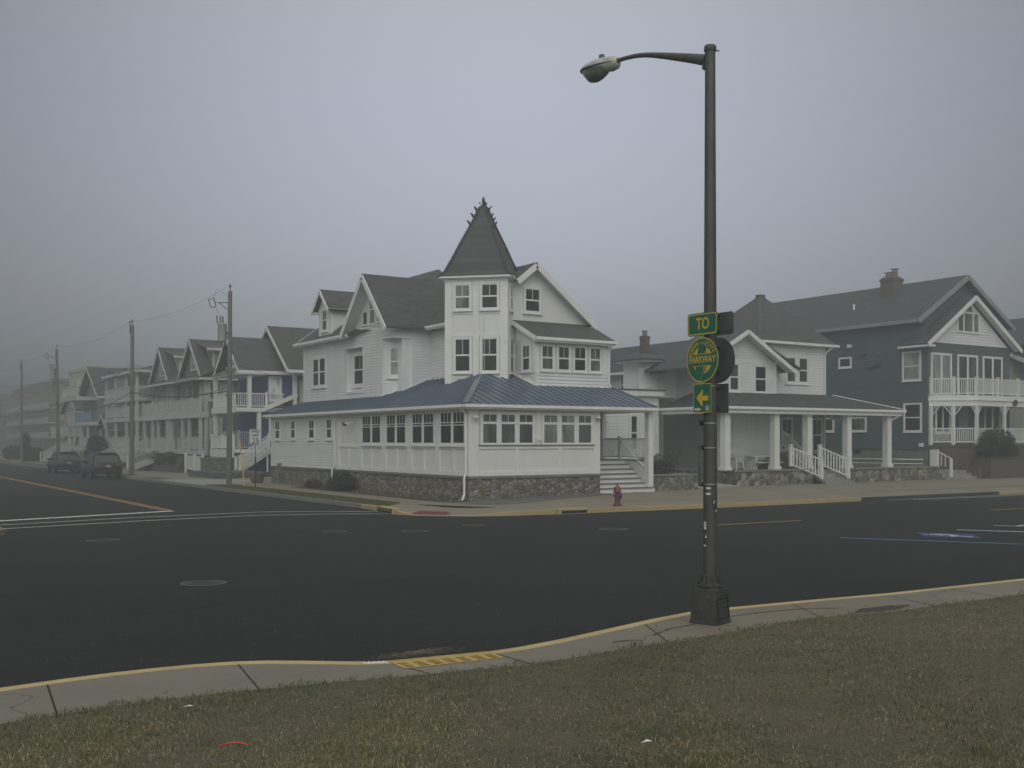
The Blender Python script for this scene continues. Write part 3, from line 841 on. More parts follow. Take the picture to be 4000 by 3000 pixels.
mb = MB(); stripe(mb, [(.91, -17.73), (3.3, -21.44)], .11); struct(mb.build('bay_line', 'paint_blue_line'))
mb = MB(); stripe(mb, [(5.78, -17.93), (6.95, -19.75)], .13); struct(mb.build('bay_line', 'paint_white'))
mb = MB(); stripe(mb, [(5.70, -17.98), (6.86, -19.80)], .08); struct(mb.build('bay_line', 'paint_blue_line'))
# accessible bay panel: blue field with the wheelchair symbol, running along the bay
A0 = Vector((3.98, -17.86)); BX = Vector((-1.0, -1.0)).normalized(); BY = Vector((.545, -.84)).normalized()
acc = thing('accessible_bay_marking', 'blue painted panel with white wheelchair symbol on the asphalt', 'road marking', (3.9, -18.8, .004))
mb = MB(); q = [A0, A0 + BX * 1.25, A0 + BX * 1.25 + BY * 1.45, A0 + BY * 1.45]; mb.poly([(p.x, p.y, .004) for p in q]); mb.build('painted_field', 'paint_blue', acc)
mb = MB()
def ap(x, y): p = A0 + BX * (x * 1.25) + BY * (y * 1.45); return (p.x, p.y)
ring = [ap(.55 + .27 * math.cos(t), .42 + .22 * math.sin(t)) for t in [math.radians(20 + 250 * k / 18) for k in range(19)]]
stripe(mb, ring, .13, .008); stripe(mb, [ap(.45, .18), ap(.45, .52), ap(.62, .58), ap(.72, .86), ap(.84, .82)], .13, .008); stripe(mb, [ap(.45, .34), ap(.66, .36)], .06, .008)
hd = [ap(.44 + .06 * math.cos(t), .11 + .05 * math.sin(t)) for t in [2 * math.pi * k / 10 for k in range(10)]]; mb.poly([(x, y, .008) for x, y in hd])
mb.build('wheelchair_symbol', 'paint_white', acc)
mb = MB(); stripe(mb, [(8.1, -17.6), (8.4, -18.1), (9.3, -18.6)], .12); stripe(mb, [(8.4, -18.1), (9.6, -17.9)], .1); tag(mb.build('arrow_marking', 'paint_white'), 'partly seen white painted arrow at the road\'s right', 'road marking')

rs = random.Random(9); mb = MB()
for pts in ([(-21, -21.2), (-17.5, -20.2), (-14, -19.6), (-9, -18.9), (-3, -18.6), (8, -18.4)], [(-19, -14.2), (-15, -13.6), (-10, -13.1), (-4, -12.9), (1, -12.85)], [(5, -13.0), (12, -13.3), (30, -14.2)], [(-16.3, -7.2), (-13, -6.6)], [(-1, -19.6), (3.5, -19.2), (9, -19.4)]):
    q = []
    for (x0, y0), (x1, y1) in zip(pts, pts[1:]):
        for k in range(9): q.append((x0 + (x1 - x0) * k / 9, y0 + (y1 - y0) * k / 9 + rs.uniform(-.03, .03)))
    for a, b in zip(q, q[1:]):
        if rs.random() < .85: stripe(mb, [a, b], rs.uniform(.018, .05), .003)
struct(mb.build('tar_seam', 'drain_black'))
# ------------------------------------------------------------------ drains and covers
def manhole(x, y, r, label):
    t = thing('manhole_cover', label, 'manhole', (x, y, 0), 'round covers set in the asphalt')
    MB().lathe(x, y, [(r + .055, 0.), (r + .055, .007), (r, .009), (r, .004)], 28, cap=False).build('rim', 'manhole_rim', t)
    mb = MB(); mb.lathe(x, y, [(r * .985, 0.), (r * .985, .006)], 28)
    for rr in (.25, .5, .75): mb.lathe(x, y, [(r * rr + .02, .006), (r * rr + .02, .011), (r * rr - .02, .011), (r * rr - .02, .006)], 24, cap=False)
    mb.build('cover', 'manhole_iron', t)
manhole(-16.06, -17.45, .36, 'large round iron cover nearest the lawn on the left of the road')
manhole(-15.72, -7.72, .36, 'pale rimmed iron cover just below the crosswalk lines on the left')
manhole(-9.6, -8.6, .30, 'faint iron cover left of the middle pair below the crosswalk end')
manhole(-7.63, -9.74, .33, 'iron cover in the road in front of the yellow storm inlet corner')
manhole(-2.43, -12.3, .38, 'iron cover in the road in front of the red fire hydrant')
manhole(-5.2, -8.9, .3, 'faint iron cover nearest the red tactile ramp')
manhole(-20.05, -20.9, .12, 'small round valve cover at the left edge of the road')

gt = thing('drain_grate', 'yellow painted slotted grate set in the near kerb', 'drain grate', (-16.05, -26.33, .15))
G0, G1, G2, G3 = Vector((-16.66, -26.08)), Vector((-15.44, -26.24)), Vector((-15.46, -26.64)), Vector((-16.66, -26.54))
def gp(s, t): return (G0 * (1 - s) + G1 * s) * (1 - t) + (G3 * (1 - s) + G2 * s) * t
MB().poly([(*gp(0, 0), .153), (*gp(1, 0), .153), (*gp(1, 1), .153), (*gp(0, 1), .153)]).build('pit', 'drain_black', gt)
mb = MB()
def gbar(s0, s1, t0, t1, z1=.176):
    c = [gp(s0, t0), gp(s1, t0), gp(s1, t1), gp(s0, t1)]; mb.hexa([(*p, .1545) for p in c], [(*p, .155 + (z1 - .16) * .12) for p in c])
gbar(0, 1, 0, .09); gbar(0, 1, .91, 1); gbar(0, .03, .09, .91); gbar(.97, 1, .09, .91)
for k in range(1, 6): gbar(0.03, .97, .09 + .82 * k / 6 - .03, .09 + .82 * k / 6 + .03, .174)
for k in range(1, 7): gbar(k / 7 - .025, k / 7 + .025, .09, .91, .173)
mb.build('grating', 'grate_yellow', gt)
pl_ = thing('drain_plaque', 'small pale plaque glued on the kerb beside the yellow grate', 'plaque', (-16.8, -26.05, .16))
MB().hexa([(-16.93, -26.02, .155), (-16.70, -26.10, .155), (-16.68, -26.18, .155), (-16.92, -26.10, .155)], [(-16.93, -26.02, .166), (-16.70, -26.10, .166), (-16.68, -26.18, .166), (-16.92, -26.10, .166)]).build('plate', 'sticker_paper', pl_)
mb = MB()
for k in range(4): mb.bar((-16.90 + k * .05, -26.045 - k * .018, .167), (-16.87 + k * .05, -26.055 - k * .018, .167), .02, .003)
mb.build('lettering', 'paint_blue', pl_)

ci = thing('curb_inlet', 'yellow cast storm inlet with four slots in the side street kerb', 'storm drain', (-4.95, -2.2, 0))
mb = MB(); mb.prism([(-4.80, -1.35, .0), (-5.05, -3.15, .0), (-4.75, -3.2, .0), (-4.52, -1.4, .0)], (0, 0, .2)); mb.build('casting', 'kerb_yellow', ci)
mb = MB()
for k in range(4):
    a = Vector((-4.845, -1.62)).lerp(Vector((-5.03, -2.95)), k / 3.2); b = a + Vector((-.035, -.24)); mb.prism([(a.x - .02, a.y, .13), (b.x - .02, b.y, .13), (b.x + .02, b.y, .13), (a.x + .02, a.y, .13)], (0, 0, .045))
mb.prism([(-4.835, -1.5, .02), (-5.055, -3.05, .02), (-5.0, -3.05, .02), (-4.78, -1.5, .02)], (0, 0, .075)); mb.build('opening', 'drain_black', ci)
ci = thing('curb_inlet', 'long dark inlet slot in the yellow kerb left of the hydrant', 'storm drain', (.4, -6.4, 0))
mb = MB(); mb.box(-.25, 1.15, -6.47, -6.1, .0, .19); mb.build('casting', 'kerb_yellow', ci)
MB().box(-.1, 1.0, -6.485, -6.4, .03, .125).build('opening', 'drain_black', ci)
mb = MB(); mb.poly([(-4.70, -3.85, .062), (-3.95, -3.35, .115), (-3.45, -4.35, .095), (-3.75, -4.95, .052), (-4.3, -4.5, .045)])
for i in range(8):
    for j in range(8):
        p = Vector((-4.55, -3.95)).lerp(Vector((-4.0, -3.55)), i / 7) + Vector((.095, -.115)) * j
        if (p - Vector((-4.05, -4.15))).length < .62: mb.lathe(p.x, p.y, [(.028, .05), (.022, .105)], 6)
tag(mb.build('tactile_paving', 'tactile_red'), 'red bumpy tactile pad on the corner kerb ramp', 'tactile paving')
# ------------------------------------------------------------------ the corner house
H = thing('corner_house', 'big white corner house with pointed turret and blue metal porch roof', 'house', (0, 0, .15))
LW, FW = FU(0), FV(0)
# stone base, sill
mb = MB(); mb.box(.0, 6.62, .0, .4, .0, 1.05); mb.box(.0, .4, .4, 22.29, .0, 1.05); mb.build('stone_base', 'cobble_stone', H)
mb = MB(); mb.box(-.06, 6.66, -.06, .3, 1.05, 1.15); mb.box(-.06, .3, .3, 22.35, 1.05, 1.15); mb.build('sill_band', 'grey_sill', H)
# porch walls
mb = MB(); mb.box(.03, 6.60, .03, .3, 1.15, 3.88); mb.box(.03, .3, .3, 13.2, 1.15, 3.88); mb.box(6.35, 6.6, .3, 3.6, .3, 3.88); mb.build('porch_wall', 'white_panel', H)
mb = MB(); mb.siding(LW, [(13.22, 1.15), (22.29, 1.15), (22.29, 3.85), (13.22, 3.85)], .138); mb.box(.02, .3, 13.2, 22.27, 1.15, 3.85); mb.box(.05, 9.1, 22.0, 22.27, .2, 3.9)
mb.build('siding_wall', 'white_siding', H)
mb = MB(); mb.box(-.025, .08, 12.98, 13.24, 1.15, 3.88); mb.box(-.02, .1, 22.2, 22.32, 1.15, 3.85); build_each(mb, 'corner_board', 'white_trim', H)
# panelled dado and pilasters, left wall then front wall
def panels(T, stiles, mids, zs, name='panel_frame'):
    mb = MB()
    for a0, a1 in stiles: mb.tbox(T, a0, a1, 1.15, 3.87, -.03, .022)
    for a in mids: mb.tbox(T, a - .06, a + .06, 1.34, 2.25, -.03, .020)
    for s, e in zip(stiles, stiles[1:]):
        s, e = min(s[1], e[1]), max(s[0], e[0])
        mb.tbox(T, s, e, 1.152, 1.33, -.03, .019); mb.tbox(T, s, e, 2.25, 2.36, -.03, .019); mb.tbox(T, s, e, 3.84, 3.868, -.03, .019)
    return mb.build(name, 'white_trim', H)
panels(LW, [(0, .22), (2.43, 2.80), (4.97, 5.37), (7.5, 7.9), (10.1, 10.46), (12.72, 12.97)], [1.3, 3.86, 6.42, 9.05, 11.62], 0)
panels(FW, [(0, .42), (2.21, 2.37), (4.38, 4.56), (6.27, 6.62)], [], 0)
mb = MB(); mb.tbox(FW, .42, 6.27, 2.362, 2.39, -.03, .05); mb.tbox(FW, .42, 3.24, 2.39, 2.42, 0, .07); mb.tbox(FW, 3.46, 6.3, 2.39, 2.42, 0, .07); mb.build('counter_ledge', 'grey_sill', H)
mb = MB(); mb.tbox(FW, 3.2, 3.5, 2.42, 3.84, -.03, .022); mb.build('pilaster', 'white_trim', H)
for a0, a1 in ((.34, 2.34), (2.9, 4.86), (5.48, 7.40), (8.0, 10.0)):
    window(H, LW, a0, a1, 2.46, 3.77, rows=((0, .6, 1), (.655, 1, 3)), lites=2, trim=.08, mull=.10, o=-.012)
for a0, a1 in ((.56, 3.1), (3.58, 6.17)):
    window(H, FW, a0, a1, 2.45, 3.70, rows=((0, .69, 1), (.69, 1, 2)), lites=3, trim=.07, mull=.12, sash=.06, o=-.012, g='glass_mid', sill=False)
for a0, a1, z0 in ((20.85, 21.55, 2.70), (18.54, 19.13, 2.72), (15.88, 16.56, 2.71), (13.6, 14.23, 2.71)):
    window(H, LW, a0, a1, z0, 3.68, rows=((0, .5, 1), (.5, 1, 2)), trim=.09, o=.012)
# porch eave: fascia, gutter, soffit; metal roof with standing seams
mb = MB(); mb.box(-.36, 9.5, -.36, -.26, 3.86, 4.03); mb.box(-.36, -.26, -.26, 22.4, 3.86, 4.03); mb.box(9.4, 9.5, -.26, 3.4, 3.86, 4.1); mb.build('fascia', 'white_trim', H)
mb = MB(); mb.box(-.26, 9.4, -.26, .06, 3.88, 3.93); mb.box(-.26, .06, .06, 22.3, 3.88, 3.93); mb.box(6.6, 9.4, .06, 3.6, 3.885, 3.935); mb.build('soffit', 'white_panel', H)
mb = MB(); mb.box(-.47, 9.58, -.47, -.365, 3.93, 4.05); mb.box(-.47, -.365, -.365, 22.5, 3.93, 4.05); build_each(mb, 'gutter', 'white_metal', H)
mL, mF = .42, .32
def zl(u): return 4.07 + mL * (u + .42)
def zf(v): return 4.07 + mF * (v + .42)
def hipv(u): return mL / mF * (u + .42) - .42
mb = MB()
top = 3.36
mb.slab([(-.42, -.42, zl(-.42)), (-.42, 22.5, zl(-.42)), (top, 18.0, zl(top)), (top, hipv(top), zl(top))], .05)
mb.slab([(-.42, -.42, zf(-.42)), (top, hipv(top), zf(hipv(top))), (9.0, hipv(top), zf(hipv(top))), (9.12, 2.72, zf(2.72)), (9.52, 2.72, zf(2.72)), (9.52, -.42, zf(-.42))], .05)
v = -.1
while v < 22.2:
    umax = min(top, (v + .42) * mF / mL - .42 - .06, top if v < 18 else -.42 + (22.5 - v) / 4.5 * (top + .42) - .05)
    if umax > -.3: mb.bar((-.44, v, zl(-.44) + .022), (umax, v, zl(umax) + .022), .035, .045)
    v += .41
u = -.1
while u < 9.5:
    vmax = min(hipv(top), hipv(u) - .08) if u < 9.1 else 2.7
    mb.bar((u, -.44, zf(-.44) + .022), (u, vmax, zf(vmax) + .022), .035, .045)
    u += .41
mb.build('porch_roof', 'blue_metal', H)
mb = MB(); mb.bar((-.46, -.46, 4.09), (2.4, hipv(2.4), zl(2.4) + .03), .26, .035)
mb.bar((9.5, -.45, 4.09), (9.5, 2.7, zf(2.7) + .03), .09, .05)
build_each(mb, 'hip_cap', 'blue_metal', H)
mb = MB()
for p, q in (((3.06, 9.22, zl(3.06) + .03), (3.26, 5.0, zl(3.26) + .03)), ((1.2, 10.45, zl(1.2) + .04), (1.2, 20.4, zl(1.2) + .04)), ((1.2, 10.42, zl(1.2) + .04), (2.26, 9.2, zl(2.26) + .04)), ((2.26, 9.2, zl(2.26) + .04), (3.28, 9.2, zl(3.28) + .04)),
             ((5.05, 2.64, zf(2.64) + .04), (9.2, 2.64, zf(2.64) + .04)), ((5.02, 2.66, zf(2.66) + .04), (5.02, 4.5, zf(4.5) + .04))):
    mb.bar(p, q, .09, .07)
build_each(mb, 'flashing', 'white_metal', H)
# entrance steps, cheek wall, column, rail, ceiling
mb = MB()
RZ = [.50, .70, .905, 1.107, 1.31, 1.52, 1.72]
for k, z in enumerate(RZ):
    x1 = 9.72 if k == 0 else 9.36
    mb.box(6.62, x1, -.05 + .28 * k, 3.6 if k == 6 else -.05 + .28 * (k + 1) + .02, .26, z - .045)
mb.build('step_riser', 'white_panel', H)
mb = MB()
for k, z in enumerate(RZ):
    x1 = 9.76 if k == 0 else 9.37
    mb.box(6.60, x1, -.09 + .28 * k, 3.6 if k == 6 else -.05 + .28 * (k + 1) - .002, z - .045, z)
mb.build('step_tread', 'step_tread', H)
mb = MB(); mb.box(9.37, 9.62, .24, 3.6, .28, 1.66); mb.build('cheek_wall', 'white_panel', H)
mb = MB(); mb.box(9.34, 9.66, .25, 3.6, 1.66, 1.72); mb.build('cheek_cap', 'step_tread', H)
mb = MB(); mb.box(9.36, 9.64, -.04, .24, .50, 3.88); mb.box(9.38, 9.62, 3.35, 3.6, 1.72, 3.88); build_each(mb, 'column', 'white_trim', H)
railing(H, (9.5, .25, 1.72), (9.5, 3.35, 1.72), .95, .115, post=(.62,))
mb = MB(); mb.tube([(9.34, 2.2, 2.72), (9.33, 2.1, 2.70), (9.33, .35, 1.46), (9.34, .2, 1.42)], .026, 8); mb.tube([(9.36, .3, 1.40), (9.34, .24, 1.42)], .035, 6); mb.build('handrail', 'white_metal', H)
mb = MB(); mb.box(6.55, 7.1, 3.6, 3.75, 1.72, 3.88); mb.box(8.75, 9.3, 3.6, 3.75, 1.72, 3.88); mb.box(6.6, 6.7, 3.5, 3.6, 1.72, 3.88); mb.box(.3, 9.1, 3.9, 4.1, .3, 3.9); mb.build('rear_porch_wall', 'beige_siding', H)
MB().box(7.1, 8.75, 3.66, 3.7, 1.72, 3.88).build('entrance_door', 'glass_dark', H)
# lamps, fire-alarm bell, spigot, meter, downspouts
def wall_lamp(T, a, z):
    mb = MB(); mb.tbox(T, a - .06, a + .06, z - .22, z + .1, .0, .03); mb.tbox(T, a - .035, a + .035, z + .02, z + .07, .03, .12)
    l = mb.build('wall_lamp', 'white_metal', H)
    c = T.p(a, z, .14)
    MB().lathe(c.x, c.y, [(.035, z - .16), (.07, z - .1), (.075, z - .0), (.02, z + .03)], 10).build('lamp_shade', 'lamp_glass', l, smooth=True)
    MB().lathe(c.x, c.y, [(.12, z + .0), (.11, z + .03), (.03, z + .09), (.01, z + .12)], 12).build('lamp_cap', 'white_metal', l)
wall_lamp(FW, .22, 3.52); wall_lamp(FW, 6.43, 3.56)
mb = MB(); mb.tube([LW.p(10.95, 3.43, 0), LW.p(10.95, 3.43, .25), LW.p(11.3, 3.44, .34)], .035, 8); b_ = mb.build('alarm_arm', 'white_metal', H)
MB().tube([LW.p(11.32, 3.40, .32), LW.p(11.44, 3.40, .36)], [.105, .09], 12).build('alarm_bell', 'hydrant_red', b_)
mb = MB(); mb.tube([FW.p(3.30, 2.66, 0), FW.p(3.30, 2.66, .12)], .03, 8); mb.tube([FW.p(3.22, 2.70, .1), FW.p(3.22, 2.58, .12)], .035, 8); mb.tube([FW.p(3.42, 2.72, .1), FW.p(3.42, 2.60, .12)], .035, 8); mb.tube([FW.p(3.22, 2.66, .1), FW.p(3.42, 2.66, .1)], .02, 6); mb.build('flood_lights', 'white_metal', H)
def downspout(pts, w=.075):
    mb = MB(); mb.tube(pts, w * .62, 8); return mb.build('downspout', 'white_metal', H)
downspout([(-.38, .16, 3.93), (-.08, .16, 3.66), (-.075, .16, 1.25), (-.16, .14, 1.12), (-.17, .13, .42), (-.3, .02, .24), (-.42, -.06, .19)])
downspout([(-.38, 13.1, 3.93), (-.09, 13.1, 3.7), (-.085, 13.1, 1.3), (-.17, 13.25, 1.12), (-.17, 13.3, .3)])
downspout([(9.24, 2.40, 7.08), (9.20, 2.6, 6.9), (9.2, 2.61, 5.2), (9.24, 2.5, 5.08)])
mb = MB(); mb.tbox(LW, 20.6, 21.0, .75, 1.3, 0, .16); mb.build('meter_box', 'grey_sill', H)
mb = MB(); mb.tube([LW.p(20.8, .3, .1), LW.p(20.8, .75, .1)], .03, 6); mb.tbox(LW, 20.35, 20.5, .45, .75, 0, .14); mb.build('meter_pipe', 'aluminium', H)

# ---- upper storeys: wing towards the side street
WU = FU(1.23); z0 = 4.55
mb = MB()
RC = (12.55, 14.71, 5.12, 7.36)       # recessed window bay: v0, v1, z0, z1
mb.siding(WU, [(10.4, z0), (RC[0], z0), (RC[0], 8.05), (10.4, 8.05)]); mb.siding(WU, [(RC[1], z0), (20.4, z0), (20.4, 8.05), (RC[1], 8.05)])
mb.siding(WU, [(RC[0], z0), (RC[1], z0), (RC[1], RC[2]), (RC[0], RC[2])]); mb.siding(WU, [(RC[0], RC[3]), (RC[1], RC[3]), (RC[1], 8.05), (RC[0], 8.05)])
mb.siding(WU, [(9.24, 7.55), (10.4, 7.55), (10.4, 8.05), (9.24, 8.05)])
mb.siding(WU, [(9.0, 8.05), (13.8, 8.05), (11.4, 10.7)])
CH = Frame((1.23, 10.4), (1.05, -1.16), (-1.16, -1.05)); cl = math.hypot(1.05, 1.16)
mb.siding(CH, [(0, z0), (cl, z0), (cl, 7.55), (0, 7.55)])
FN = FV(9.24)
mb.siding(FN, [(2.28, z0), (3.29, z0), (3.29, 8.05), (2.28, 8.05)]); mb.siding(FN, [(1.23, 7.55), (2.28, 7.55), (2.28, 8.05), (1.23, 8.05)])
MU = FU(3.29); mb.siding(MU, [(4.6, z0), (9.24, z0), (9.24, 8.1), (4.6, 8.1)])
mb.poly([(1.23, 10.4, 7.55), (2.28, 9.24, 7.55), (1.23, 9.24, 7.55)])
RB = FU(1.56); mb.siding(RB, [(RC[0], RC[2]), (RC[1], RC[2]), (RC[1], RC[3]), (RC[0], RC[3])], .138, .018)
mb.box(1.25, 1.55, RC[0] - .02, RC[0], RC[2], RC[3]); mb.box(1.25, 1.55, RC[1], RC[1] + .02, RC[2], RC[3]); mb.box(1.25, 1.55, RC[0], RC[1], RC[3], RC[3] + .02); mb.box(1.25, 1.55, RC[0], RC[1], RC[2] - .02, RC[2])
mb.build('wing_siding', 'white_siding', H)
mb = MB()
mb.tbox(WU, RC[0] - .1, RC[0], RC[2] - .1, RC[3] + .06, 0, .045); mb.tbox(WU, RC[1], RC[1] + .1, RC[2] - .1, RC[3] + .06, 0, .045); mb.tbox(WU, RC[0] - .1, RC[1] + .1, RC[2] - .12, RC[2], 0, .07)
mb.tbox(WU, 10.32, 10.44, z0, 7.6, 0, .04); mb.tbox(WU, 9.2, 9.3, 7.55, 8.05, 0, .04); mb.tbox(WU, 20.3, 20.42, z0, 8.05, 0, .04)
mb.tbox(CH, -.02, .08, z0, 7.55, 0, .035); mb.tbox(CH, cl - .08, cl + .02, z0, 7.55, 0, .035); mb.tbox(FN, 2.24, 2.34, z0, 7.55, 0, .035); mb.tbox(FN, 3.2, 3.29, z0, 8.05, 0, .035)
build_each(mb, 'corner_board', 'white_trim', H)
window(H, WU, 17.28, 18.96, 5.62, 7.1, rows=((0, .5, 1), (.5, 1, 1)), lites=2, trim=.13, mull=.13, o=.01)
window(H, RB, 12.85, 14.25, 5.5, 7.0, rows=((0, .5, 1), (.5, 1, 2)), trim=.14, o=.008)
window(H, CH, .44, 1.12, 5.78, 7.12, rows=((0, .5, 1), (.5, 1, 2)), trim=.14, g='glass_curtain', o=.01)
window(H, WU, 11.1, 11.74, 8.40, 9.85, rows=((0, .5, 1), (.5, 1, 2)), trim=.06, g='glass_curtain', o=.012, sill=False)
window(H, WU, 11.96, 12.5, 8.43, 9.08, rows=((0, 1, 1),), trim=.06, g='glass_mid', o=.012, sill=False)
window(H, WU, 10.36, 10.88, 8.43, 9.08, rows=((0, 1, 1),), trim=.06, g='glass_curtain', o=.012, sill=False)
# wing roof, left main roof, dormer
SH = 'shingle_grey'
def gable_slabs(mb, u0, u1, vc, half, ze, zr, t=.12):
    mb.slab([(u0, vc, zr), (u1, vc, zr), (u1, vc - half, ze), (u0, vc - half, ze)], t)
    mb.slab([(u0, vc + half, ze), (u1, vc + half, ze), (u1, vc, zr - .001), (u0, vc, zr - .001)], t)
def rake_u(mb, u, vc, half, ze, zr, h=.2, w=.05):
    mb.bar((u - w / 2 - .002, vc, zr - h * .62), (u - w / 2 - .002, vc - half, ze - h * .62), w, h); mb.bar((u - w / 2 - .002, vc, zr - h * .63), (u - w / 2 - .002, vc + half, ze - h * .63), w, h)
mb = MB(); gable_slabs(mb, .62, 6.1, 11.4, 2.58, 8.06, 10.86); mb.build('wing_roof', SH, H)
mb = MB(); rake_u(mb, .62, 11.4, 2.6, 8.04, 10.84, .26); build_each(mb, 'rake_board', 'white_trim', H)
mb = MB(); mb.slab([(.64, 11.4, 10.72), (1.24, 11.4, 10.72), (1.24, 8.84, 7.94), (.64, 8.84, 7.94)], .03); mb.slab([(.64, 13.96, 7.94), (1.24, 13.96, 7.94), (1.24, 11.4, 10.715), (.64, 11.4, 10.715)], .03); mb.build('rake_soffit', 'white_panel', H)
mb = MB(); mb.slab([(.85, 13.2, 8.05), (.85, 20.85, 8.05), (5.95, 20.85, 11.78), (5.95, 13.2, 11.78)], .1); mb.slab([(2.86, 5.6, 8.12), (2.86, 9.4, 8.12), (5.95, 9.4, 10.63), (5.95, 5.6, 10.63)], .1)
mb.slab([(5.95, 13.2, 11.78), (5.95, 20.85, 11.78), (10, 20.85, 8.8), (10, 13.2, 8.8)], .1); mb.build('main_roof', SH, H)
mb = MB(); mb.poly([(5.95, 13.2, 11.77), (1.6, 9.0, 8.15), (9.4, 9.0, 8.15)]); mb.poly([(5.95, 13.2, 11.77), (.9, 13.25, 8.06), (1.6, 9.0, 8.15)]); mb.poly([(5.95, 13.2, 11.77), (9.4, 9.0, 8.15), (10, 13.25, 8.8)]); mb.build('hip_roof', SH, H)
mb = MB(); mb.box(.80, .87, 13.6, 20.9, 7.88, 8.04); mb.box(2.80, 2.87, 5.4, 9.0, 7.94, 8.11); mb.box(.85, 1.3, 14, 20.85, 7.9, 7.94); mb.bar((.85, 20.87, 7.98), (5.95, 20.87, 11.7), .05, .16); build_each(mb, 'eave_board', 'white_trim', H)
mb = MB(); mb.box(.74, .80, 13.7, 20.9, 7.95, 8.07); mb.box(2.74, 2.8, 5.5, 9.0, 8.02, 8.14); build_each(mb, 'gutter', 'white_metal', H)
D = FU(1.3); DV = FV(16.72)
mb = MB(); mb.siding(D, [(16.72, 8.3), (18.4, 8.3), (18.4, 9.8), (16.72, 9.8)]); mb.siding(D, [(16.72, 9.8), (18.4, 9.8), (17.56, 10.72)]); mb.siding(DV, [(1.3, 8.4), (3.1, 9.8), (1.3, 9.8)]); mb.box(1.34, 3, 16.76, 18.36, 8.2, 9.8); mb.build('dormer_wall', 'white_siding', H)
mb = MB(); gable_slabs(mb, .98, 4.4, 17.56, 1.14, 9.68, 10.84, .1); mb.build('dormer_roof', SH, H)
mb = MB(); rake_u(mb, .98, 17.56, 1.16, 9.66, 10.82, .17); mb.box(1.0, 1.3, 16.5, 16.76, 9.58, 9.66); mb.box(1.0, 1.3, 18.36, 18.6, 9.58, 9.66); mb.box(1.0, 4, 16.42, 16.47, 9.58, 9.70); mb.box(1.26, 1.42, 16.69, 16.85, 8.35, 9.75); mb.build('dormer_trim', 'white_trim', H)
window(H, D, 17.22, 17.84, 8.62, 9.72, rows=((0, .5, 1), (.5, 1, 2)), trim=.09, g='glass_mid', o=.01)

# ---- turret: square, turned 45 degrees on the corner
TL = Vector((2.13, 5.76)); TWd = 2.93; r2 = math.sqrt(.5)
TM = Frame(TL, (r2, -r2), (-r2, -r2)); TR_ = Frame(TL + Vector((r2, -r2)) * TWd, (r2, r2), (r2, -r2))
mb = MB(); mb.hexa([TM.p(0, 4.4), TM.p(TWd, 4.4), TM.p(TWd, 4.4, -TWd), TM.p(0, 4.4, -TWd)], [TM.p(0, 9.9), TM.p(TWd, 9.9), TM.p(TWd, 9.9, -TWd), TM.p(0, 9.9, -TWd)]); mb.build('turret_wall', 'white_panel', H)
mb = MB()
for a0, a1 in ((0, .34), (1.33, 1.60), (2.60, TWd)):
    mb.tbox(TM, a0, a1, 4.6, 9.9, 0, .028)
for zz, hh in ((5.42, .1), (7.36, .12), (8.36, .1), (9.78, .12)):
    mb.tbox(TM, .34, 1.33, zz, zz + hh, 0, .026); mb.tbox(TM, 1.60, 2.60, zz, zz + hh, 0, .026)
for a0, a1 in ((0, .22), (1.4, 1.75)): mb.tbox(TR_, a0, a1, 4.6, 9.9, 0, .028)
mb.tbox(TR_, .22, 1.4, 7.36, 7.48, 0, .026); mb.tbox(TR_, .22, 1.4, 8.36, 8.46, 0, .026)
mb.build('turret_trim', 'white_trim', H)
for a0, a1, z0_, z1_, g in ((.48, 1.20, 8.60, 9.70, 'glass_mid'), (1.73, 2.50, 8.60, 9.70, 'glass_dark'), (.48, 1.21, 5.74, 7.23, 'glass_dark'), (1.74, 2.48, 5.74, 7.23, 'glass_dark')):
    window(H, TM, a0, a1, z0_, z1_, rows=((0, .5, 1), (.5, 1, 2)), trim=.08, g=g, o=.012)
for z0_, z1_, g in ((8.60, 9.70, 'glass_mid'), (5.74, 7.23, 'glass_dark')): window(H, TR_, .42, 1.1, z0_, z1_, rows=((0, .5, 1), (.5, 1, 2)), trim=.08, g=g, o=.012)
tc = TL + Vector((r2, -r2)) * (TWd / 2) + Vector((r2, r2)) * (TWd / 2)
def sq(h, z): return [(tc.x + sx_ * h * r2 - sy_ * h * r2, tc.y + sx_ * h * r2 + sy_ * h * r2, z) for sx_, sy_ in ((-1, -1), (1, -1), (1, 1), (-1, 1))]
mb = MB(); mb.hexa(sq(1.52, 9.86), sq(1.52, 9.96)); mb.hexa(sq(1.66, 9.96), sq(1.66, 10.0)); mb.hexa(sq(1.72, 10.0), sq(1.72, 10.07)); mb.build('turret_cornice', 'white_trim', H)
RG = [(1.72, 10.07), (1.48, 10.32), (1.30, 10.72), (1.10, 11.18), (.90, 11.68), (.71, 12.12), (.52, 12.55), (.34, 13.0), (.20, 13.38), (.12, 13.55)]
mb = MB()
for (h0, z0_), (h1, z1_) in zip(RG, RG[1:]):
    a, b = sq(h0, z0_), sq(h1, z1_)
    for i in range(4): mb.poly([a[i], a[(i + 1) % 4], b[(i + 1) % 4], b[i]])
mb.poly(sq(.12, 13.55))
mb.build('spire', 'shingle_tower', H)
for i in range(4):
    mb = MB()
    for (h0, z0_), (h1, z1_) in zip(RG, RG[1:]):
        n = max(2, round((z1_ - z0_) / .14)); a, b = Vector(sq(h0, z0_)[i]), Vector(sq(h1, z1_)[i])
        for k in range(n):
            p, q = a.lerp(b, k / n), a.lerp(b, (k + 1.15) / n); out = Vector((p.x - tc.x, p.y - tc.y, 0)).normalized() * .022
            mb.bar(p + out * 1.6, q, .17, .03)
    mb.build('spire_ridge', 'shingle_tower', H)
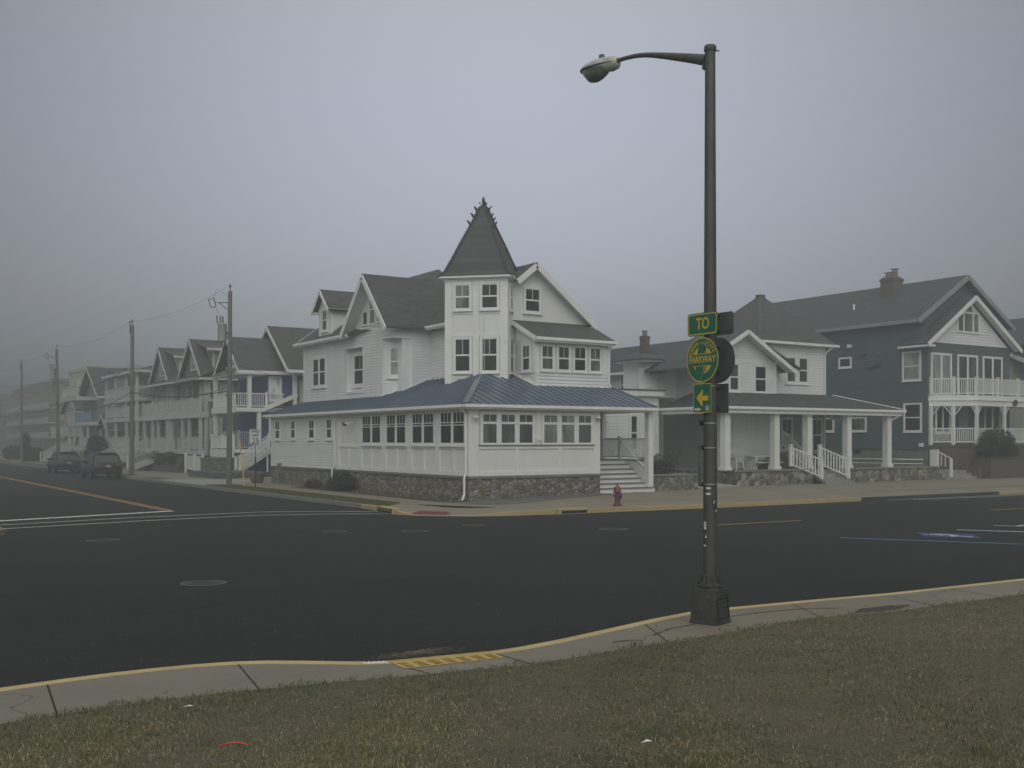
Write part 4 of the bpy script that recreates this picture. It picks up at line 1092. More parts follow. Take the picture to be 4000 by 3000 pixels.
# leaf-shaped crockets up the hips and the finial
def crocket(c, d, s, tw=0.):
    """A curled leaf: stalk, broad blade and a turned-out tip."""
    d = Vector((d[0], d[1], 0)).normalized(); t = Vector((-d.y, d.x, 0)); up = Vector((0, 0, 1)); c = Vector(c)
    prof = [(-.02, .03, -.08), (.03, .08, .0), (.08, .13, .09), (.12, .12, .17), (.17, .07, .23), (.23, .015, .22)]
    mb = MB(); n = len(prof)
    rows = []
    for x, w_, z in prof:
        p = c + d * x * s + up * z * s + t * tw * x * s
        rows.append([p - t * w_ * s, p + up * .035 * s, p + t * w_ * s, p - up * .03 * s])
    i = 0
    mb.v = [q for r in rows for q in r]
    for j in range(n - 1):
        for k in range(4):
            k2 = (k + 1) % 4; mb.f.append([j * 4 + k, j * 4 + k2, (j + 1) * 4 + k2, (j + 1) * 4 + k]); mb.m.append(0)
    mb.f += [[3, 2, 1, 0], [(n - 1) * 4 + k for k in range(4)]]; mb.m += [0, 0]
    return mb.build('leaf_crocket', 'shingle_tower', H)
for i, zs in enumerate(((12.4, 12.82, 13.18), (12.75, 12.93, 13.12, 13.42), (12.5, 12.9, 13.25), (12.62, 12.98, 13.3))):
    for z in zs:
        for (h0, z0_), (h1, z1_) in zip(RG, RG[1:]):
            if z0_ <= z <= z1_:
                h = h0 + (h1 - h0) * (z - z0_) / (z1_ - z0_); p = Vector(sq(h, z)[i]); crocket(p, (p - Vector((tc.x, tc.y, z)))[:2], .85, random.uniform(-.4, .4))
for a, z in ((2.6, 13.5), (.4, 13.55), (4.6, 13.5)): crocket((tc.x, tc.y, z), (math.cos(a), math.sin(a)), 1.0)
mb = MB(); mb.lathe(tc.x, tc.y, [(.03, 13.5), (.025, 13.66), (.05, 13.70), (.095, 13.82), (.075, 13.92), (.03, 14.0), (.005, 14.05)], 6, cap=True); mb.build('finial', 'shingle_tower', H)

# ---- front gable and sunroom
SV = FV(2.68); SU = FU(5.05); GV = FV(4.3)
mb = MB(); mb.siding(SV, [(5.05, 4.7), (9.19, 4.7), (9.19, 5.64), (5.05, 5.64)], .17); mb.build('sunroom_siding', 'white_siding', H)
mb = MB(); mb.box(5.06, 9.18, 2.69, 4.4, 5.64, 7.12); mb.box(5.06, 9.18, 2.72, 4.4, 4.6, 5.66); mb.box(3.4, 9.15, 4.4, 4.6, 4.5, 8.2); mb.build('sunroom_wall', 'white_panel', H)
mb = MB(); mb.tbox(SV, 5.03, 5.24, 5.64, 7.1, -.02, .03); mb.tbox(SV, 5.24, 9.2, 5.62, 5.7, -.02, .028); mb.tbox(SV, 5.24, 9.2, 6.98, 7.1, -.02, .028); mb.tbox(SV, 8.84, 9.2, 5.7, 6.98, -.02, .03); mb.tbox(SU, 2.66, 2.9, 5.64, 7.1, -.02, .03); mb.tbox(SU, 3.0, 3.8, 5.62, 5.72, -.02, .025); mb.tbox(SV, 5.03, 5.14, 4.7, 5.62, 0, .03); build_each(mb, 'corner_board', 'white_trim', H)
for a0, a1, z0_, z1_, g in ((5.36, 6.0, 5.80, 6.88, 'glass_mid'), (6.27, 6.91, 5.80, 6.88, 'glass_mid'), (7.18, 7.85, 5.80, 6.90, 'glass_dark'), (8.09, 8.72, 5.80, 6.90, 'glass_mid')):
    window(H, SV, a0, a1, z0_, z1_, rows=((0, .5, 1), (.5, 1, 2)), trim=.07, g=g, o=.0)
window(H, SU, 3.08, 3.66, 5.78, 6.92, rows=((0, .5, 1), (.5, 1, 2)), trim=.07, o=0.)
mb = MB(); mb.slab([(4.86, 2.36, 7.26), (9.36, 2.36, 7.26), (9.36, 4.34, 8.18), (4.86, 4.34, 8.18)], .1); mb.build('sunroom_roof', SH, H)
mb = MB(); mb.box(4.88, 9.34, 2.33, 2.42, 7.02, 7.17); mb.box(4.88, 9.3, 2.42, 2.7, 7.04, 7.08); mb.bar((4.85, 2.36, 7.14), (4.85, 4.3, 8.04), .05, .2); mb.bar((9.37, 2.36, 7.14), (9.37, 4.3, 8.04), .05, .2); mb.poly([(5.05, 2.7, 7.1), (5.05, 4.3, 7.1), (5.05, 4.3, 7.95)]); mb.build('sunroom_eave', 'white_trim', H)
mb = MB(); mb.box(4.84, 9.46, 2.24, 2.33, 7.10, 7.23); build_each(mb, 'gutter', 'white_metal', H)
gp_, gs = 5.95, .77
def gzr(u): return 10.84 - gs * abs(u - gp_)
mb = MB(); mb.poly([GV.p(4.7, 7.9), GV.p(9.2, 7.9), GV.p(9.2, gzr(9.2) - .06), GV.p(gp_, 10.78), GV.p(4.7, gzr(4.7) - .06)]); mb.build('gable_wall', 'white_panel', H)
mb = MB(); mb.tbox(GV, 5.30, 5.40, 8.1, 9.74, 0, .02); mb.tbox(GV, 4.4, 7.4, 9.74, 9.86, 0, .022); mb.tbox(GV, 5.86, 5.94, 9.86, 10.55, 0, .018); build_each(mb, 'gable_batten', 'white_trim', H)
window(H, GV, 5.55, 6.38, 8.60, 9.66, rows=((0, .5, 1), (.5, 1, 2)), trim=.09, o=.0)
mb = MB(); mb.slab([(gp_, 3.88, 10.86), (gp_, 12, 10.86), (9.42, 12, gzr(9.42)), (9.42, 3.88, gzr(9.42))], .12); mb.slab([(4.92, 3.88, gzr(4.92)), (4.92, 4.36, gzr(4.92)), (gp_, 5.4, 10.858), (gp_, 3.88, 10.858)], .12); mb.build('gable_roof', SH, H)
mb = MB(); mb.bar((gp_, 3.85, 10.70), (9.44, 3.85, gzr(9.44) - .16), .05, .26); mb.bar((gp_, 3.85, 10.69), (4.88, 3.85, gzr(4.88) - .16), .05, .26); mb.box(9.1, 9.46, 3.88, 4.3, 7.98, 8.03); build_each(mb, 'rake_board', 'white_trim', H)
mb = MB(); mb.slab([(gp_, 3.9, 10.71), (gp_, 4.3, 10.71), (9.4, 4.3, gzr(9.4) - .13), (9.4, 3.9, gzr(9.4) - .13)], .03); mb.slab([(4.95, 3.9, gzr(4.95) - .13), (4.95, 4.3, gzr(4.95) - .13), (gp_, 4.3, 10.705), (gp_, 3.9, 10.705)], .03); mb.build('rake_soffit', 'white_panel', H)
mb = MB(); mb.box(1.75, 9.1, 9.3, 20.3, 3.9, 8.0); mb.box(3.4, 9.1, 4.7, 9.3, 3.9, 8.0); mb.build('house_core', 'white_siding', H)
# ------------------------------------------------------------------ street lamp and its signs
LX, LY = -11.89, -26.2
lamp = thing('street_lamp', 'tall grey-green street lamp post carrying the parkway signs by the lawn', 'street lamp', (LX, LY, .15))
mb = MB(); mb.lathe(LX, LY, [(.098, .8), (.094, 1.5), (.088, 3.2), (.080, 5.2), (.070, 7.5), (.068, 7.88)], 24); mb.build('pole', 'pole_paint', lamp, smooth=True)
mb = MB(); mb.lathe(LX, LY, [(.074, 7.82), (.083, 7.835), (.083, 7.885), (.072, 7.905), (.01, 7.912)], 20); mb.bar((LX + .07, LY - .04, 7.84), (LX + .11, LY - .06, 7.84), .015); mb.build('pole_cap', 'pole_paint', lamp, smooth=True)
rot = math.radians(19)
def rsq(h, z):
    return [(LX + (sx_ * h) * math.cos(rot) - (sy_ * h) * math.sin(rot), LY + sx_ * h * math.sin(rot) + sy_ * h * math.cos(rot), z) for sx_, sy_ in ((-1, -1), (1, -1), (1, 1), (-1, 1))]
mb = MB(); mb.hexa(rsq(.205, .148), rsq(.203, .19)); mb.hexa(rsq(.196, .19), rsq(.172, .60)); mb.hexa(rsq(.172, .602), rsq(.150, .635)); mb.lathe(LX, LY, [(.175, .634), (.178, .655), (.15, .665)], 24)
base = mb.build('base', 'pole_base_iron', lamp)
mb = MB()
A, B_, C_, D_ = [Vector(p) for p in (rsq(.196, .22)[0], rsq(.196, .22)[1], rsq(.178, .5)[1], rsq(.178, .5)[0])]
nrm = (B_ - A).cross(D_ - A).normalized() * -1 if (B_ - A).cross(D_ - A).y > 0 else (B_ - A).cross(D_ - A).normalized()
def lp(s, t, o=0.): return A.lerp(B_, s).lerp(D_.lerp(C_, s), t) + nrm * o
for s0, s1, t0, t1 in ((.08, .92, 0.02, .05), (.08, .92, .93, .97), (.08, .115, .05, .93), (.885, .92, .05, .93)):
    mb.hexa([lp(s0, t0, .0), lp(s1, t0, .0), lp(s1, t1, .0), lp(s0, t1, .0)], [lp(s0, t0, .008), lp(s1, t0, .008), lp(s1, t1, .008), lp(s0, t1, .008)])
mb.build('access_door_seam', 'drain_black', base)
mb = MB()
for t0 in (.62, .86): mb.hexa([lp(.12, t0), lp(.88, t0), lp(.88, t0 + .02), lp(.12, t0 + .02)], [lp(.12, t0, .006), lp(.88, t0, .006), lp(.88, t0 + .02, .006), lp(.12, t0 + .02, .006)])
mb.build('door_strap', 'aluminium', base)
mb = MB(); mb.lathe(LX, LY, [(.165, .66), (.150, .68), (.128, .70), (.118, .78), (.115, .80), (.098, .805)], 24)
for k in range(8):
    a = k * math.pi / 4 + .3; p = Vector((LX, LY, 0)); d = Vector((math.cos(a), math.sin(a), 0))
    mb.bar(p + d * .162 + Vector((0, 0, .672)), p + d * .112 + Vector((0, 0, .79)), .022, .04)
    mb.lathe(*(p + d * .158)[:2], [(.016, .66), (.016, .69)], 6)
mb.build('collar', 'pole_base_iron', lamp)
def arm_p(L, z): return (LX, LY + L, z)
AP = [(.05, 7.725), (.1, 7.74), (.35, 7.838), (.6, 7.93), (.9, 8.04), (1.18, 8.137), (1.33, 8.183), (1.48, 8.222), (1.62, 8.25), (1.8, 8.277), (1.98, 8.295), (2.12, 8.30)]
mb = MB(); mb.tube([arm_p(*q) for q in AP], [.078, .075, .066, .057, .047, .038, .035, .033, .032, .031, .031, .031], 14); mb.build('arm', 'pole_paint', lamp, smooth=True)
mb = MB(); mb.box(LX - .055, LX + .055, LY + .05, LY + .10, 7.61, 7.80); mb.tube([(LX - .04, LY + .075, 7.62), (LX + .04, LY + .075, 7.62)], .03, 8); mb.build('arm_bracket', 'pole_paint', lamp)
# cobra head: housing shell above, glass bowl below
def hull(name, rows, m, par, n=16, smooth=True):
    """rows: (L, zc, halfwidth, up, down) cross sections along the arm direction."""
    mb = MB(); 
    for L, zc, hw, up, dn in rows:
        for k in range(n):
            a = 2 * math.pi * k / n; s_ = math.sin(a)
            mb.v.append(Vector((LX + hw * math.cos(a), LY + L, zc + (up if s_ > 0 else dn) * s_)))
    for j in range(len(rows) - 1):
        for k in range(n):
            k2 = (k + 1) % n; mb.f.append([j * n + k, j * n + k2, (j + 1) * n + k2, (j + 1) * n + k]); mb.m.append(0)
    mb.f += [[k for k in range(n)][::-1], [(len(rows) - 1) * n + k for k in range(n)]]; mb.m += [0, 0]
    return mb.build(name, m, par, smooth=smooth)
def bz_(L): return 8.285 + .09 * (L - 2.0)
hd = hull('lamp_head', [(L, bz_(L) + .01, hw, up, dn) for L, hw, up, dn in ((1.96, .05, .045, .08), (2.0, .085, .075, .12), (2.12, .105, .10, .135), (2.3, .14, .115, .10), (2.47, .155, .115, .05), (2.62, .148, .10, .04), (2.74, .115, .07, .03), (2.80, .07, .04, .02), (2.83, .03, .015, .015))], 'lamp_housing', lamp)
hull('lamp_rim', [(L, bz_(L), hw, .02, .022) for L, hw in ((2.02, .09), (2.3, .15), (2.48, .166), (2.64, .158), (2.76, .12), (2.82, .075), (2.85, .03))], 'pole_paint', hd)
hull('lamp_lens', [(L, bz_(L) - .015, hw, .01, dn) for L, hw, dn in ((2.22, .07, .08), (2.3, .115, .13), (2.4, .135, .175), (2.52, .138, .20), (2.63, .13, .185), (2.71, .11, .12), (2.77, .07, .04))], 'lamp_glass', hd)
mb = MB(); mb.lathe(LX, LY + 2.36, [(.045, 8.40), (.045, 8.485), (.038, 8.50)], 14); mb.build('photocell', 'photocell_blue', hd)
for z in (1.60, 2.0, 2.49, 2.82, 3.02, 3.32, 3.45, 3.9, 4.06, 4.28, 4.62, 5.15):
    r = .098 - (z - .8) * .0042 + .0035
    mb = MB(); mb.lathe(LX, LY, [(r, z), (r + .001, z + .002), (r + .001, z + .016), (r, z + .018)], 20); bd = mb.build('band', 'steel_band' if z in (2.0, 2.49, 2.82, 3.32) else 'pole_paint', lamp)
    if z in (2.0, 2.49, 2.82):
        MB().box(LX - r * .72 - .05, LX - r * .72 + .01, LY + .05, LY + .09, z - .02, z + .04).build('buckle', 'dark_iron', bd)
MB().box(LX - .145, LX - .12, LY + .04, LY + .09, 2.0, 2.52).build('sign_rail', 'aluminium', lamp)
# stickers: little papers wrapped on the pole's camera side
VD = Vector((CAM.x - LX, CAM.y - LY, 0)).normalized(); VR = Vector((-VD.y, VD.x, 0))
def sticker(name, z, side, w_, h, m, label, ink=()):
    r = .0985 - (z - .8) * .0042 + .002; a0 = math.asin(max(-1, min(1, side / r))); da = w_ / r / 2
    t = thing(name, label, 'sticker', (LX, LY, z), 'stickers on the lamp post')
    mb = MB()
    for k in range(6):
        b0, b1 = a0 - da + 2 * da * k / 6, a0 - da + 2 * da * (k + 1) / 6
        p = [VD * math.cos(b) * r + VR * math.sin(b) * r + Vector((LX, LY, 0)) for b in (b0, b1)]
        mb.poly([p[0] + Vector((0, 0, z - h / 2)), p[1] + Vector((0, 0, z - h / 2)), p[1] + Vector((0, 0, z + h / 2)), p[0] + Vector((0, 0, z + h / 2))])
    mb.build('paper', m, t)
    if ink:
        mb = MB()
        for (x, y, ww, hh) in ink:
            b0, b1 = a0 + (x - ww / 2) * da * 2, a0 + (x + ww / 2) * da * 2
            p = [VD * math.cos(b) * (r + .0012) + VR * math.sin(b) * (r + .0012) + Vector((LX, LY, 0)) for b in (b0, b1)]
            mb.poly([p[0] + Vector((0, 0, z + (y - hh / 2) * h)), p[1] + Vector((0, 0, z + (y - hh / 2) * h)), p[1] + Vector((0, 0, z + (y + hh / 2) * h)), p[0] + Vector((0, 0, z + (y + hh / 2) * h))])
        mb.build('print', 'sign_black' if m != 'sign_black' else 'sticker_paper', t)
sticker('sticker', 1.96, -.024, .065, .026, 'sticker_paper', 'upper of two small white framed stickers on the post', [(0, 0, .7, .5)])
sticker('sticker', 1.885, -.027, .065, .026, 'sticker_paper', 'lower of two small white framed stickers on the post', [(0, 0, .7, .5)])
sticker('sticker', 1.78, .050, .05, .07, 'sign_black', 'black square sticker at the right of the post', [(.1, .15, .4, .2), (0, -.2, .5, .15)])
sticker('sticker', 1.68, .068, .04, .08, 'sign_black', 'black and white scrap below the black square sticker', [(.2, -.25, .4, .4)])
sticker('sticker', 1.46, -.070, .045, .10, 'sticker_paper', 'torn white paper sticker on the left of the post', [(0, .3, .6, .06), (.1, .1, .6, .06), (-.1, -.15, .5, .08)])
sticker('sticker', 1.325, -.062, .058, .085, 'sign_black', 'black sticker with pale mark low on the post', [(.1, -.18, .4, .4), (0, .25, .6, .1)])
sticker('sticker', 1.19, -.072, .045, .022, 'sticker_paper', 'lowest white scrap of a sticker on the post')

SG = Frame((-12.03, 0), (0, 1), (-1, 0))        # front signs face the oncoming side; a runs away from the camera
VC = -26.2
def rrect(a, z, w_, h, r, n=5):
    out = []
    for cx, cz, s0 in ((a + w_ / 2 - r, z + h / 2 - r, 0), (a - w_ / 2 + r, z + h / 2 - r, 90), (a - w_ / 2 + r, z - h / 2 + r, 180), (a + w_ / 2 - r, z - h / 2 + r, 270)):
        for k in range(n + 1):
            t = math.radians(s0 + 90 * k / n); out.append((cx + r * math.cos(t), cz + r * math.sin(t)))
    return out
def plate(T, outline, o, th): 
    mb = MB(); mb.prism([T.p(a, z, o) for a, z in outline], T.n * th); return mb
def ringm(T, out, inn_, o):
    mb = MB()
    for i in range(len(out)):
        j = (i + 1) % len(out); mb.poly([T.p(*out[i], o), T.p(*out[j], o), T.p(*inn_[j], o), T.p(*inn_[i], o)])
    return mb
def brackets(par, T, zs, o):
    mb = MB()
    for z in zs: mb.tbox(T, VC - .02, VC + .02, z - .015, z + .015, -.06, o)
    mb.build('bracket', 'dark_iron', par)
t = thing('to_sign', 'green rectangular sign reading TO in yellow, topmost on the lamp post', 'sign', (-12.03, VC, 4.155))
plate(SG, rrect(VC, 4.155, .57, .305, .045), 0, .004).build('plate', 'sign_green', t)
ringm(SG, rrect(VC, 4.155, .545, .28, .038), rrect(VC, 4.155, .515, .25, .03), .0055).build('border', 'sign_yellow', t)
text_mesh(t, 'TO', .215, SG, VC - .01, 4.155, .006, 'sign_yellow', flip=-1, bold=.004, sx=.82); brackets(t, SG, (4.06, 4.25), 0)
def circ(r, n=48): return [(VC + r * math.cos(2 * math.pi * k / n), 3.675 + r * math.sin(2 * math.pi * k / n)) for k in range(n)]
t = thing('parkway_sign', 'round green and yellow Garden State Parkway sign facing left on the post', 'sign', (-12.03, VC, 3.675))
plate(SG, circ(.305), 0, .004).build('plate', 'sign_green', t)
ringm(SG, circ(.303), circ(.287), .0055).build('border', 'sign_yellow', t)
plate(SG, circ(.185), .004, .0012).build('disc', 'sign_yellow', t)
def shp(pts, o, m, name):
    mb = MB(); mb.prism([SG.p(VC - x, 3.675 + z, o) for x, z in pts], SG.n * .001); return mb.build(name, m, t)
up_ = [(-.022, .242), (.094, .172), (.078, .138), (.050, .10), (.036, .06), (-.098, .06), (-.092, .09), (-.073, .145), (-.078, .19)]
lo_ = [(-.12, -.06), (-.126, -.10), (-.122, -.14), (-.085, -.18), (-.05, -.203), (-.058, -.262), (-.033, -.265), (-.007, -.198), (.022, -.14), (.036, -.06)]
def grow(pts, s): 
    cx = sum(p[0] for p in pts) / len(pts); cz = sum(p[1] for p in pts) / len(pts); return [(cx + (x - cx) * s, cz + (z - cz) * s) for x, z in pts]
shp(grow(up_, 1.06), .0053, 'sign_yellow', 'state_outline'); shp(up_, .0058, 'sign_green', 'state_shape'); shp(grow(lo_, 1.06), .0054, 'sign_yellow', 'state_outline'); shp(lo_, .0059, 'sign_green', 'state_shape')
shp([(.075, .12), (.085, .10), (.062, .07), (.055, .078)], .0072, 'sign_green', 'state_detail'); shp([(.02, -.20), (.05, -.15), (.075, -.08), (.06, -.08), (.03, -.14), (.012, -.19)], .0072, 'sign_green', 'state_detail')
plate(SG, [(VC - .193, 3.597), (VC + .193, 3.597), (VC + .193, 3.753), (VC - .193, 3.753)], .0076, .0012).build('name_band', 'sign_green', t)
ln = MB(); ln.tbox(SG, VC - .19, VC + .19, 3.752, 3.758, .0078, .0092); ln.tbox(SG, VC - .19, VC + .19, 3.592, 3.598, .0078, .0092); ln.build('band_edge', 'sign_yellow', t)
text_mesh(t, 'PARKWAY', .128, SG, VC, 3.675, .0096, 'sign_yellow', flip=-1, bold=.0022, sx=.84)
for word, a0, a1 in (('GARDEN', 172, 108), ('STATE', 78, 22)):
    for i, ch in enumerate(word):
        th = math.radians(a0 + (a1 - a0) * (i + .5) / len(word)); r = .236
        text_mesh(t, ch, .066, SG, VC - r * math.cos(th), 3.675 + r * math.sin(th), .0062, 'sign_yellow', flip=-1, rot=th - math.pi / 2, bold=.001)
brackets(t, SG, (3.5, 3.85), 0)
t = thing('arrow_sign', 'green sign with a yellow left arrow below the round one', 'sign', (-12.03, VC, 3.165))
plate(SG, rrect(VC, 3.165, .345, .395, .012, 2), 0, .004).build('plate', 'sign_green', t)
ringm(SG, rrect(VC, 3.165, .342, .392, .012, 2), rrect(VC, 3.165, .322, .372, .008, 2), .0055).build('border', 'sign_yellow', t)
mb = MB(); mb.prism([SG.p(VC - x, 3.165 + z, .0055) for x, z in [(-.113, .005), (.005, .112), (.02, .092), (0, .032), (.118, .032), (.118, -.035), (0, -.035), (.016, -.095), (.0, -.115)]], SG.n * .001); mb.build('arrow', 'sign_yellow', t)
brackets(t, SG, (3.03, 3.3), 0)
s1 = thing('sticker', 'small black ION sticker in the corner of the arrow sign', 'sticker', (-12.035, VC, 3.005), 'stickers on the arrow sign')
plate(SG, rrect(VC + .085, 3.012, .13, .05, .004, 1), .0062, .0008).build('paper', 'sign_black', s1)
text_mesh(s1, 'ION', .045, SG, VC + .085, 3.012, .0078, 'sign_white', flip=-1, bold=.003, sx=1.35)
s2 = thing('sticker', 'small round grey sticker in the corner of the arrow sign', 'sticker', (-12.035, VC, 3.02), 'stickers on the arrow sign')
def disc(r): return [(VC - .098 + r * math.cos(2 * math.pi * k / 20), 3.03 + r * math.sin(2 * math.pi * k / 20)) for k in range(20)]
plate(SG, disc(.042), .0062, .0008).build('paper', 'sticker_grey', s2); ringm(SG, disc(.036), disc(.031), .0075).build('ring', 'sign_black', s2)
mb = MB(); mb.tbox(SG, VC - .118, VC - .078, 3.033, 3.041, .0072, .0078); mb.tbox(SG, VC - .112, VC - .084, 3.012, 3.018, .0072, .0078); mb.build('print', 'sign_black', s2)
# back-to-back signs facing the other way: bare aluminium backs
BG = Frame((-11.74, 0), (0, 1), (-1, 0))
for outl, nm, lab, zz in ((rrect(VC, 4.17, .57, .305, .045), 'rectangular_sign', 'unpainted back of a rectangular sign behind the TO sign', (4.07, 4.27)), ([(VC + .31 * math.cos(2 * math.pi * k / 48), 3.68 + .31 * math.sin(2 * math.pi * k / 48)) for k in range(48)], 'round_sign', 'unpainted back of a round sign behind the Parkway disc', (3.5, 3.85)),
                   (rrect(VC - .02, 3.165, .345, .395, .012, 2), 'small_sign', 'unpainted back of a small sign behind the arrow sign', (3.03, 3.3))):
    t = thing(nm, lab, 'sign', (-11.74, VC, zz[0]), 'sign backs on the lamp post'); plate(BG, outl, -.004, .004).build('plate', 'aluminium', t)
    mb = MB()
    for z in zz: mb.tbox(BG, VC - .025, VC + .025, z - .02, z + .02, .0, .06)
    mb.build('bracket', 'dark_iron', t)

# ------------------------------------------------------------------ fire hydrant
HX, HY_ = 2.99, -5.72
hy = thing('fire_hydrant', 'red fire hydrant with a blue ring beside the yellow kerb', 'fire hydrant', (HX, HY_, .15))
mb = MB(); mb.lathe(HX, HY_, [(.165, .15), (.17, .16), (.17, .195), (.11, .205), (.105, .23), (.10, .40), (.098, .60), (.115, .61), (.118, .64), (.10, .65)], 20); mb.build('barrel', 'hydrant_red', hy, smooth=True)
mb = MB()
for k in range(6): mb.lathe(HX + .145 * math.cos(k * 1.047), HY_ + .145 * math.sin(k * 1.047), [(.022, .19), (.022, .225)], 6)
mb.build('flange_bolts', 'dark_iron', hy)
mb = MB(); mb.lathe(HX, HY_, [(.10, .648), (.145, .66), (.15, .69), (.135, .71), (.13, .76), (.115, .83), (.085, .88), (.05, .91), (.035, .92)], 20); bn = mb.build('bonnet', 'hydrant_red', hy, smooth=True)
MB().lathe(HX, HY_, [(.024, .918), (.022, .975)], 5).build('operating_nut', 'dark_iron', bn)
def nozzle(dirv, z, r, L, nm, ring=None):
    d = Vector((*dirv, 0)).normalized(); c = Vector((HX, HY_, z))
    mb = MB(); mb.tube([c + d * .08, c + d * (.10 + L * .4), c + d * (.10 + L * .42), c + d * (.10 + L * .8), c + d * (.10 + L)], [r * .8, r * .8, r, r * .95, r * .55], 14); n_ = mb.build(nm, 'hydrant_red', hy)
    MB().tube([c + d * (.10 + L), c + d * (.13 + L)], .02, 5).build('cap_nut', 'dark_iron', n_)
    if ring:
        mb = MB(); mb.tube([c + d * .118, c + d * .128], [ring, ring], 24); mb.build('blue_ring', 'hydrant_blue', n_)
nozzle((.25, -1), .535, .085, .09, 'pumper_nozzle', .135); nozzle((-1, -.25), .545, .06, .09, 'hose_nozzle'); nozzle((1, .25), .545, .06, .09, 'hose_nozzle')
mb = MB(); mb.tube([(HX - .16, HY_ - .06, .50), (HX - .155, HY_ - .08, .42), (HX - .11, HY_ - .08, .34)], .007, 5); mb.tube([(HX + .09, HY_ - .14, .46), (HX + .10, HY_ - .13, .38), (HX + .07, HY_ - .1, .32)], .007, 5); mb.bar((HX - .15, HY_ - .02, .70), (HX - .17, HY_ - .03, .86), .012); mb.build('chain', 'dark_iron', hy)

# ------------------------------------------------------------------ speed limit sign, guy marker, planter
SPX, SPY = -2.92, 16.77
t = thing('speed_limit_sign', 'white SPEED LIMIT 25 sign on a dark post by the side street', 'sign', (SPX, SPY, .15))
dn = Vector((CAM.x - SPX + 6, CAM.y - SPY, 0)).normalized()
ST = Frame((SPX, SPY), (-dn.y, dn.x), (dn.x, dn.y))
mb = MB(); mb.tbox(ST, -.035, .035, .14, 1.75, -.05, -.0); mb.build('post', 'dark_iron', t)
mb = MB(); mb.tbox(ST, -.02, .02, 1.7, 3.2, -.045, -.005); mb.build('upper_post', 'aluminium', t)
sp = plate(ST, rrect(0, 2.80, .61, .762, .035), 0, .004).build('plate', 'sign_white', t)
ringm(ST, rrect(0, 2.80, .585, .737, .03), rrect(0, 2.80, .56, .712, .024), .0055).build('border', 'sign_black', sp)
for s_, z, sz, sx_ in (('SPEED', 3.055, .165, .95), ('LIMIT', 2.86, .165, .95), ('25', 2.58, .37, 1.0)): text_mesh(sp, s_, sz, ST, 0, z, .006, 'sign_black', bold=.006, sx=sx_)
t = tag(MB().tube([(-3.27, 17.48, .14), (-3.28, 17.62, .9), (-3.29, 18.0, 2.35), (-3.285, 18.05, 2.5)], .032, 8).build('guy_guard', 'yellow_plastic', loc=(-3.27, 17.48, .15)), 'yellow plastic guy wire guard leaning beside the nearest utility pole', 'guy guard')
t = thing('flower_pot', 'pinkish terracotta tub by the far end of the cobble base', 'flower pot', (-.75, 22.6, .15))
mb = MB(); mb.lathe(-.75, 22.6, [(.30, .15), (.34, .2), (.42, .62), (.49, .63), (.50, .72), (.46, .72), (.42, .67)], 20, cap=True); mb.build('tub', 'terracotta', t, smooth=True)
mb = MB(); mb.lathe(-.75, 22.6, [(.425, .67), (.01, .69)], 16); mb.build('soil', 'mulch', t)

